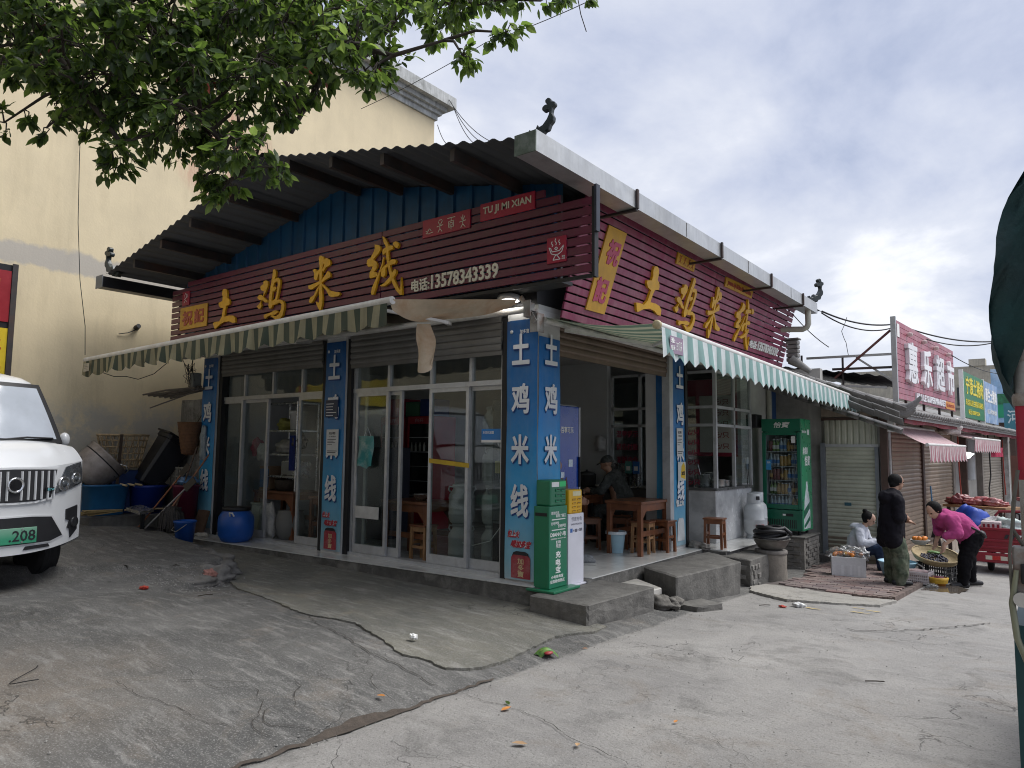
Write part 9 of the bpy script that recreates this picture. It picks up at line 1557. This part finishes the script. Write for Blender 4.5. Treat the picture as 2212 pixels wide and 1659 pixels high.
TIPS = [((1.26,-2.67,4.68),0.15,3,0.7),((-0.73,-4.28,3.93),0.23,5,0.1),((-1.14,-4.95,4.26),0.15,3,0.1),((-1.64,-4.45,5.07),0.23,5,0.1),((-1.49,-4.16,4.79),0.23,5,0.1),((0.04,-2.82,4.91),0.23,5,0.5),((0.06,-4.24,4.24),0.23,5,0.1),((-1.47,-4.69,4.38),0.23,5,0.1),((-0.87,-3.89,4.53),0.23,5,0.1),((-0.17,-3.64,4.40),0.23,5,0.3),((-0.13,-2.53,5.41),0.23,5,0.6),((0.72,-2.45,5.17),0.23,5,0.7),((0.24,-4.28,3.59),0.23,5,0.1),((-2.05,-4.61,4.83),0.23,5,0.1),((0.68,-3.94,3.33),0.15,3,0.3),((1.50,-2.69,4.61),0.15,3,0.7),((0.15,-3.55,4.33),0.23,5,0.4),((-0.46,-4.65,4.36),0.23,5,0.1),((-0.36,-3.86,4.48),0.23,5,0.2),((-0.93,-3.51,5.20),0.23,5,0.2),((0.76,-2.52,4.92),0.23,5,0.7),((0.78,-2.84,4.79),0.23,5,0.7),((-1.26,-3.88,4.42),0.23,5,0.1),((-0.36,-3.64,4.18),0.23,5,0.2),((-0.35,-3.88,4.61),0.23,5,0.2),((0.44,-3.36,4.03),0.15,3,0.5),((-0.71,-3.82,3.72),0.15,3,0.1),((0.66,-2.88,4.39),0.15,3,0.6),((-0.54,-4.33,3.66),0.15,3,0.1),((-0.40,-3.29,4.91),0.23,5,0.3),((0.43,-2.85,4.80),0.23,5,0.6),((-0.51,-3.68,3.98),0.23,5,0.2),((-0.88,-4.31,3.75),0.15,3,0.1),((-0.30,-4.56,4.38),0.23,5,0.1),((-0.12,-4.31,4.26),0.23,5,0.1),((-0.35,-3.01,4.90),0.23,5,0.4),((-1.19,-4.96,3.99),0.15,3,0.1),((-0.32,-3.77,3.59),0.15,3,0.2),((-0.27,-3.00,4.29),0.15,3,0.4),((-1.61,-4.88,4.64),0.15,3,0.1),((0.12,-3.21,4.79),0.23,5,0.4),((0.26,-3.82,4.01),0.23,5,0.3),((-0.47,-3.64,4.54),0.23,5,0.2),((-0.29,-4.48,4.11),0.23,5,0.1),((-0.41,-4.23,3.88),0.23,5,0.1),((0.31,-3.47,4.75),0.23,5,0.4),((-0.43,-3.55,3.53),0.15,3,0.2),((-0.44,-3.19,5.24),0.23,5,0.4),((-0.76,-3.73,4.43),0.23,5,0.2),((-1.31,-4.27,4.53),0.23,5,0.1),((0.78,-3.31,4.04),0.15,3,0.5),((-1.08,-4.52,4.04),0.15,3,0.1),((-1.40,-4.37,4.03),0.15,3,0.1),((0.20,-3.03,5.06),0.23,5,0.5),((1.00,-2.74,4.57),0.15,3,0.7),((-1.68,-4.38,4.62),0.23,5,0.1),((0.70,-3.60,4.51),0.23,5,0.5),((-0.06,-4.13,4.49),0.23,5,0.2),((0.43,-3.66,3.72),0.15,3,0.4),((0.55,-2.58,5.15),0.23,5,0.7),((0.51,-3.43,4.20),0.23,5,0.5),((-0.31,-4.14,3.76),0.23,5,0.1),((-0.76,-4.81,4.46),0.23,5,0.1),((0.64,-4.08,3.31),0.15,3,0.3),((0.27,-3.28,4.23),0.15,3,0.5),((-0.70,-4.81,4.26),0.23,5,0.1),((-0.75,-4.09,3.81),0.23,5,0.1),((-0.32,-4.74,4.08),0.23,5,0.1),((0.39,-3.81,4.07),0.23,5,0.3),((-0.69,-4.94,3.85),0.15,3,0.1),((-0.37,-4.40,3.97),0.23,5,0.1),((-2.05,-4.61,5.09),0.23,5,0.1),((-0.75,-4.51,3.89),0.15,3,0.1),((0.19,-3.65,4.62),0.23,5,0.3),((0.19,-3.80,3.81),0.23,5,0.3),((0.30,-4.00,3.34),0.15,3,0.2),((-0.73,-4.71,4.43),0.23,5,0.1),((-1.34,-4.65,4.15),0.15,3,0.1),((-0.37,-4.33,3.41),0.15,3,0.1),((0.91,-3.50,4.12),0.23,5,0.5),((0.02,-3.95,4.11),0.23,5,0.2),((-0.28,-3.10,4.40),0.15,3,0.4),((-0.73,-4.20,4.51),0.23,5,0.1),((0.21,-3.84,4.59),0.23,5,0.3),((0.98,-2.36,4.80),0.15,3,0.7),((0.28,-4.24,3.95),0.23,5,0.2),((-0.52,-4.14,4.18),0.23,5,0.1),((-1.05,-4.78,4.51),0.23,5,0.1),((0.23,-2.75,4.69),0.23,5,0.6),((0.52,-3.78,3.97),0.23,5,0.4),((-0.72,-4.09,4.46),0.23,5,0.1),((-1.03,-4.37,3.91),0.15,3,0.1),((-0.32,-3.97,3.72),0.23,5,0.2),((-0.63,-4.27,4.60),0.23,5,0.1),((-1.68,-4.53,4.43),0.15,3,0.1),((-0.38,-4.05,4.75),0.23,5,0.1),((-0.11,-3.76,4.21),0.23,5,0.3),((-0.45,-4.50,3.93),0.23,5,0.1),((0.76,-3.44,4.45),0.23,5,0.5),((-0.14,-3.77,4.71),0.23,5,0.2),((-1.34,-4.29,5.01),0.23,5,0.1),((-1.38,-4.86,4.27),0.15,3,0.1),((-0.09,-3.79,3.64),0.23,5,0.2),((-0.52,-3.98,4.07),0.23,5,0.1),((0.44,-2.79,4.68),0.15,3,0.6),((0.54,-3.44,4.35),0.23,5,0.5),((-0.17,-3.14,4.98),0.23,5,0.4),((0.07,-3.85,4.46),0.23,5,0.3),((0.09,-2.92,4.46),0.15,3,0.5),((-0.97,-4.69,4.26),0.23,5,0.1),((1.26,-2.86,4.66),0.23,5,0.7),((-1.35,-4.18,4.21),0.23,5,0.1),((-1.37,-4.49,4.60),0.23,5,0.1),((-0.31,-4.10,3.60),0.15,3,0.1),((0.48,-3.79,3.86),0.23,5,0.3),((0.67,-2.89,4.25),0.15,3,0.6),((-0.16,-3.96,4.03),0.23,5,0.2),((0.87,-3.02,4.52),0.23,5,0.6),((-0.14,-4.42,4.46),0.23,5,0.1),((-0.84,-4.51,4.05),0.23,5,0.1),((0.88,-3.22,4.08),0.15,3,0.6),((-1.76,-4.71,4.79),0.15,3,0.1),((-1.26,-4.41,4.38),0.23,5,0.1),((-0.17,-3.57,3.59),0.15,3,0.3),((0.23,-3.38,4.37),0.23,5,0.4),((0.51,-3.72,4.29),0.23,5,0.4),((1.33,-2.59,4.84),0.15,3,0.7),((0.64,-3.06,4.13),0.15,3,0.6),((0.32,-3.80,3.64),0.15,3,0.3),((0.48,-3.02,4.60),0.23,5,0.6),((-0.69,-3.49,4.21),0.23,5,0.2),((-1.07,-4.05,4.55),0.23,5,0.1),((-0.15,-4.16,4.24),0.23,5,0.1),((-0.40,-4.82,3.80),0.15,3,0.1),((-0.55,-3.37,4.85),0.23,5,0.3),((-0.11,-3.89,4.48),0.23,5,0.2),((-0.36,-3.34,4.71),0.23,5,0.3),((-1.38,-4.09,4.85),0.23,5,0.1),((-0.59,-3.49,4.76),0.23,5,0.3),((0.74,-3.10,4.68),0.23,5,0.6),((-1.02,-4.80,3.61),0.13,3,0.3),((0.12,-3.87,3.15),0.1,3,0.7),((0.18,-3.83,3.20),0.12,2,0.8),((0.01,-3.97,3.25),0.12,3,0.4),((1.89,-2.65,4.47),0.05,1,0.3),((-0.44,-4.32,3.31),0.12,3,0.2),((-0.80,-4.62,3.58),0.12,3,0.2),((1.70,-2.78,4.25),0.1,3,0.7),((1.46,-2.95,4.09),0.1,3,0.7),((0.43,-3.65,3.33),0.1,3,0.8),((2.16,-2.45,4.49),0.05,1,0.2),((-0.00,-5.70,7.30),0.7,5,0.3),((-0.30,-8.40,7.60),0.7,5,0.3),((-5.90,-8.50,7.30),0.7,5,0.3),((0.30,-7.20,6.00),0.7,5,0.3),((-0.50,-7.30,6.30),0.7,5,0.3),((2.10,-8.50,8.00),0.7,5,0.3),((-6.00,-6.20,5.30),0.7,5,0.3),((1.40,-5.20,7.60),0.7,5,0.3),((-3.00,-5.80,8.00),0.7,5,0.3),((-6.70,-7.80,7.70),0.7,5,0.3),((-2.00,-3.60,8.20),0.7,5,0.3),((-0.10,-4.90,7.30),0.7,5,0.3),((-2.60,-7.90,5.80),0.7,5,0.3),((1.40,-5.60,4.80),0.7,5,0.3),((-3.00,-6.10,6.90),0.7,5,0.3),((-1.70,-5.80,7.90),0.7,5,0.3),((1.00,-3.60,7.20),0.7,5,0.3),((-0.70,-8.00,6.40),0.7,5,0.3),((-5.30,-8.00,8.00),0.7,5,0.3),((-3.90,-9.30,5.30),0.7,5,0.3),((-1.40,-4.20,5.90),0.7,5,0.3),((-1.90,-8.30,7.00),0.7,5,0.3),((-0.00,-3.60,6.70),0.7,5,0.3),((-2.20,-9.50,5.60),0.7,5,0.3),((-3.90,-9.00,5.00),0.7,5,0.3),((1.80,-4.40,6.70),0.7,5,0.3),((-1.00,-3.00,6.90),0.7,5,0.3),((-3.60,-6.60,8.10),0.7,5,0.3),((1.70,-8.40,7.60),0.7,5,0.3),((-1.40,-6.90,7.10),0.7,5,0.3),((-2.00,-9.10,7.90),0.7,5,0.3),((1.80,-3.80,5.70),0.7,5,0.3),((-0.60,-8.60,6.60),0.7,5,0.3),((-4.50,-6.00,5.70),0.7,5,0.3),((-7.30,-6.20,5.50),0.7,5,0.3),((-6.20,-7.00,5.10),0.7,5,0.3),((1.10,-6.40,5.10),0.7,5,0.3),((-3.60,-5.70,4.90),0.7,5,0.3),((-2.50,-9.40,5.70),0.7,5,0.3),((-6.80,-7.60,7.70),0.7,5,0.3),((-4.50,-4.50,8.00),0.7,5,0.3),((-1.70,-8.00,6.40),0.7,5,0.3),((-4.70,-5.90,6.90),0.7,5,0.3),((2.00,-4.30,6.50),0.7,5,0.3),((0.30,-5.70,5.40),0.7,5,0.3),((-1.20,-7.50,5.40),0.7,5,0.3),((-4.00,-5.90,4.80),0.7,5,0.3),((-4.20,-6.10,7.10),0.7,5,0.3),((-2.90,-6.50,6.70),0.7,5,0.3),((-0.80,-6.90,6.90),0.7,5,0.3),((-6.00,-5.90,6.40),0.7,5,0.3),((-7.80,-8.60,6.30),0.7,5,0.3),((-0.20,-3.40,7.70),0.7,5,0.3),((-6.50,-8.50,7.50),0.7,5,0.3),((-6.10,-7.10,5.20),0.7,5,0.3),((1.30,-7.90,5.50),0.7,5,0.3),((-2.10,-5.50,6.60),0.7,5,0.3),((-2.70,-3.50,7.60),0.7,5,0.3),((0.80,-7.00,4.80),0.7,5,0.3),((-3.20,-9.30,6.90),0.7,5,0.3),((-3.10,-3.90,7.60),0.7,5,0.3),((-0.50,-4.30,5.90),0.7,5,0.3),((-0.60,-4.70,5.50),0.7,5,0.3),((0.90,-6.00,6.60),0.7,5,0.3),((-0.40,-3.20,6.50),0.7,5,0.3),((-2.00,-6.00,5.50),0.7,5,0.3),((-7.70,-6.00,5.00),0.7,5,0.3),((-3.50,-6.90,5.50),0.7,5,0.3),((-0.10,-5.10,7.90),0.7,5,0.3),((-6.00,-6.60,6.90),0.7,5,0.3),((-0.10,-6.30,5.40),0.7,5,0.3),((-4.10,-5.20,8.10),0.7,5,0.3),((-1.40,-3.20,7.60),0.7,5,0.3),((-3.60,-5.70,7.60),0.7,5,0.3),((-0.60,-6.50,5.40),0.7,5,0.3),((-0.50,-7.30,5.60),0.7,5,0.3),((1.60,-5.10,6.40),0.7,5,0.3),((1.00,-8.50,6.80),0.7,5,0.3),((2.10,-7.00,5.20),0.7,5,0.3),((-6.80,-9.30,7.30),0.7,5,0.3),((-3.80,-3.30,7.60),0.7,5,0.3),((-7.70,-7.20,5.60),0.7,5,0.3),((-5.30,-9.30,5.60),0.7,5,0.3),((-4.50,-6.10,6.60),0.7,5,0.3),((2.00,-8.70,5.20),0.7,5,0.3),((1.20,-7.30,6.60),0.7,5,0.3),((-2.20,-8.80,6.00),0.7,5,0.3),((-0.80,-5.30,5.70),0.7,5,0.3),((-4.00,-9.00,6.10),0.7,5,0.3),((0.40,-6.60,6.30),0.7,5,0.3),((-7.20,-4.70,7.30),0.7,5,0.3),((-7.50,-6.90,7.80),0.7,5,0.3),((-2.80,-6.40,5.20),0.7,5,0.3),((-5.10,-5.10,7.90),0.7,5,0.3),((-7.30,-6.90,6.00),0.7,5,0.3)]
LS = [1.0]; limbs = MB(); twigs = MB(); leaves = [MB(), MB(), MB(), MB()]
def leaf(mb, p, d, n, l):
    """six-sided leaf folded a little along its midrib"""
    d = d.normalized(); s = d.cross(n).normalized(); n = s.cross(d); w = l*.24
    pts = [p, p+d*l*.30+s*w+n*l*.03, p+d*l*.66+s*w*.85+n*l*.02, p+d*l-n*l*.06, p+d*l*.66-s*w*.85+n*l*.02, p+d*l*.30-s*w+n*l*.03, p+d*l*.5-n*l*.03]
    mb.add(pts, [(0,1,6),(1,2,6),(2,3,6),(3,4,6),(4,5,6),(5,0,6)])
def cluster(c, spread, n, bright):
    """a drooping spray: twiglets from c carrying leaves near their ends"""
    for k in range(n):
        dr = Vector((rt.gauss(0,1), rt.gauss(0,1), rt.gauss(-.45,.7))).normalized(); ln = spread*rt.uniform(.45,1.1); e = c+dr*ln+Vector((0,0,-.12*ln)); mid = c.lerp(e,.5)+Vector((rt.uniform(-.03,.03), rt.uniform(-.03,.03), .04))
        twigs.tube([c, mid, e], [.006,.0045,.003], 4)
        m_ = rt.randint(9,15)
        for j in range(m_):
            t = .45+.6*j/m_; base = mid.lerp(e, min(1,t)) if t < 1 else e; dd = (dr*.7+Vector((rt.gauss(0,.7), rt.gauss(0,.7), rt.gauss(-.55,.5)))).normalized()
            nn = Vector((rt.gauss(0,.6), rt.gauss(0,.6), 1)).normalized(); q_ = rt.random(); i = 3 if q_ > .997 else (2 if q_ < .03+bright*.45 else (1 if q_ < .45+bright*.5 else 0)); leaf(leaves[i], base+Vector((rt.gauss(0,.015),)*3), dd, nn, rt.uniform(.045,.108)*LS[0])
LIMBS = [[(-0.69,-4.46,5.05),(-0.41,-4.18,4.50),(-0.23,-3.98,3.95),(0.03,-3.86,3.56),(0.22,-3.81,3.27)],[(-0.84,-4.09,5.24),(0.04,-3.60,4.70),(0.46,-3.25,4.40),(0.94,-3.10,4.20),(1.23,-2.89,4.31)],[(-1.48,-5.05,4.88),(-1.04,-4.65,4.37),(-0.69,-4.45,3.87),(-0.40,-4.31,3.48)],[(-0.37,-3.60,5.24),(0.19,-3.34,4.56),(0.36,-3.29,4.10),(0.35,-3.50,3.65)],[(0.41,-2.89,5.40),(0.97,-2.78,4.88),(1.34,-2.72,4.62)]]
sam = []
for lb in LIMBS:
    pts = [trunk[3].lerp(trunk[4], rt.random())]+[Vector(p) for p in lb]; limbs.tube(pts, [.06,.038,.03,.022,.016,.010][:len(pts)], 7)
    for a, b in zip(pts[1:-1], pts[2:]): sam += [a.lerp(b, k/6) for k in range(7)]
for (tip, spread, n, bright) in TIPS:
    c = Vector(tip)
    if spread > .5: st = trunk[4]; LS[0] = 1.75  # crown out of view, made large and dense to shade forecourt and left shopfront
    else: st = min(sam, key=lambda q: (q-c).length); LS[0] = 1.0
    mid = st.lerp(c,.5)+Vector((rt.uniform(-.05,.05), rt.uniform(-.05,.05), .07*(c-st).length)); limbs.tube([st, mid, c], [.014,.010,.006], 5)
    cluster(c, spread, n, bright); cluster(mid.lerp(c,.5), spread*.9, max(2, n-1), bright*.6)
limbs.build('limbs', m_bark, TRE, kind='stuff'); twigs.build('twigs', m_bark, TRE, kind='stuff')
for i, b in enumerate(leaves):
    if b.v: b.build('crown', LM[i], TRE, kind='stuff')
# ---- overhead wires
def wire(name, label, pts, r=.012, sag=.25, n=14):
    t = thing(name, label, 'wire', pts[0]); out = []
    for a, b in zip(pts[:-1], pts[1:]):
        a, b = Vector(a), Vector(b); out += [a.lerp(b, k/n)-Zv*(sag*4*(k/n)*(1-k/n)) for k in range(n)]
    MB().tube(out+[Vector(pts[-1])], r, 5).build('cable', m_cab, t); return t
wire('overhead_wire','thin wire crossing the sky from the tree to the top edge',[(-7.59,3.71,9.04),(-3.45,3.12,8.85),(-0.59,2.82,8.57)],0.007,0.05)
wire('street_cable','black cable running from the gutter end over the pink sign',[(0.94,8.30,4.21),(1.82,10.87,4.25),(3.34,13.96,4.12),(5.71,18.37,3.70)],0.018,0.12)
wire('street_cable','second black cable sagging just below the first one',[(0.93,8.30,4.18),(1.82,10.88,4.19),(3.34,13.96,4.08),(5.70,18.39,3.52)],0.014,0.2)
wire('street_cable','thin cable from the pink sign towards the far building',[(2.47,14.58,3.92),(3.32,25.32,4.41),(4.81,31.56,4.21)],0.012,0.2)
wire('roof_wire','wire dropping from the gutter to the tiled roof',[(0.48,7.95,4.15),(0.89,8.96,3.58)],0.009,0.05)
wire('roof_wire','thin curled wire hanging from the street cable',[(1.21,9.15,4.20),(1.11,9.10,3.91),(1.15,9.28,3.69),(1.18,9.33,3.41)],0.006,0.02)
wire('cornice_wire','uppermost wire running from the cornice down behind the roof',[(-8.19,7.22,10.88),(-5.93,6.29,8.77)],0.01,0.15)
wire('cornice_wire','second wire from the cornice down behind the roof',[(-8.15,7.26,10.82),(-6.10,6.16,8.74)],0.01,0.15)
wire('cornice_wire','third wire from the cornice down behind the roof',[(-8.11,7.30,10.72),(-6.24,6.06,8.71)],0.01,0.15)
wire('cornice_wire','short wire low beside the yellow wall corner',[(-8.47,7.09,10.19),(-6.68,5.72,8.65)],0.01,0.15)
wire('dangling_wire','short wire dangling at the top edge of the sky',[(2.40,-2.99,4.11),(2.41,-2.97,4.01),(2.43,-2.94,3.91)],0.003,0)
# ---- litter
def scrap(name, label, cat, x, y, mat, s, seed, h=.4, dz=.006):
    rr = random.Random(seed); return lump(name, label, cat, (x,y,gz(x,y)+dz+s*h*.8), (s, s*.7, s*h), mat, seed, .35, sc=6)
scrap('paper_tissue', 'crumpled white tissue on the apron slab', 'tissue', .31,-2.15, m_wht, .035, 201, .7, .03); scrap('paper_tissue', 'crumpled white tissue on the road near the brick paving', 'tissue', 1.99,2.56, m_wht, .07, 202, .35)
def leaflit(x, y, s, mat, label, rz, dz=.014):
    q = MB(); d = Vector((math.cos(rz), math.sin(rz), .15)); leaf(q, Vector((x,y,gz(x,y)+dz)), d, Zv, s); o = q.build('fallen_leaf', mat); tag(o, label, 'leaf', 'fallen leaves on the ground')
m_lo = M('leaf_orange', (.55,.22,.05), .6, .2, 20); m_ly = M('leaf_tan', (.40,.25,.13), .7, .2, 20)
for i, (x, y, s, m_, lb) in enumerate(((.96,-3.11,.075,m_lo,'orange fallen leaf beside the cracked apron'),(1.69,-2.74,.08,m_lo,'orange fallen leaf on the road next to the long crack'),(1.66,-2.62,.06,LM[1],'green fallen leaf just behind the orange one on the road'),(2.13,-3.06,.09,m_ly,'brown curled leaf at the bottom of the road'),(2.33,-2.86,.06,m_ly,'small brown leaf right of the curled one'),(1.2,-1.0,.05,m_lo,'small orange leaf in the seam below the step'),(2.6,-2.2,.045,m_lo,'tiny yellow leaf in the middle of the road'))): leaflit(x, y, s, m_, lb, i*1.3)
wr = thing('watermelon_rind', 'slice of watermelon rind lying in the seam by the road', 'rind', (1.15,-1.45,-.2)); wc = Vector((1.13,-1.45,gz(1.13,-1.45)+.02)); MB().grid(lambda a, b: wc+Vector((.0+.04*math.cos(math.pi*b), .0, .015+.035*math.sin(math.pi*b)))+Vector((.55,.83,0))*(.16*(a-.5))*(1)-Zv*.05*(a-.5)**2*4, 12, 6).build('rind', M('rind_green', (.06,.17,.03), .4, .4, 25, dirt=(.30,.34,.06), dirt_amt=.6, dirt_s=20), wr); MB().ell(wc+Vector((.03,0,.012)), (.035,.05,.014), 12, 6).build('flesh', M('melon_red', (.30,.03,.035), .4, .2, 14), wr)
scrap('red_wrapper', 'crumpled red wrapper near the van', 'wrapper', -2.85,-2.81, M('wrapper_red', (.45,.05,.03), .5, .2, 14), .05, 204, .3); scrap('red_wrapper', 'small red wrapper on the road by the concrete strip', 'wrapper', 1.86,2.36, MATS['wrapper_red'], .04, 205, .3); scrap('broken_brick', 'pink broken brick at the tip of the raised concrete', 'brick', -3.05,-2.0, M('pink_brick', (.35,.17,.14), .85, .25, 12), .09, 206, .6)
sk_ = thing('twig', 'thin black twig with cord lying on the tan ground at left', 'twig', (-.9,-4.55,0)); MB().tube([(-.87+.05*math.sin(t*2)+.22*t, -4.55+.12*math.cos(t*3), gz(-.8,-4.5)+.012+.006*math.sin(t*5)) for t in np.linspace(0, 1.6, 14)], .003, 4).build('stem', m_cab, sk_)
for i, (x, y, a) in enumerate(((1.63,2.24,.4),(3.3,-.4,.2),(-2.2,-2.6,.9))): t = thing('twig', ['forked twig on the road below the pale cement strip','long bent twig on the right of the road','dark twig on the apron near the van'][i], 'twig', (x,y,gz(x,y))); MB().tube([(x,y,gz(x,y)+.012),(x+.07*math.cos(a),y+.07*math.sin(a),gz(x,y)+.022),(x+.14*math.cos(a+.4),y+.14*math.sin(a+.4),gz(x,y)+.012)], .0045, 4).build('stem', m_bark, t)
q = MB(); rr = random.Random(77)
for k in range(900):
    if k < 420: x, y = rr.uniform(-3.5,4.3), rr.uniform(-5,1.5)
    elif k < 700: y = rr.uniform(-4.5,1.2); x = 1.2+rr.gauss(0,.10)
    else: x, y = -3.0+rr.gauss(0,.35), -2.35+rr.gauss(0,.22)
    s = rr.uniform(.003,.009)*(1.5 if k >= 700 else 1); z0 = gz(x, y)+.008+(.024 if inpoly(x, y, slab+[(0,-.1),(-6.6,-.1)]) else 0); q.add([(x+s,y,z0),(x,y+s,z0),(x-s,y,z0),(x,y-s*.8,z0),(x,y,z0+s)], [(0,1,4),(1,2,4),(2,3,4),(3,0,4)])
q.build('grit', M('grit_grey', (.26,.25,.235), .9, .4, 40), kind='stuff')
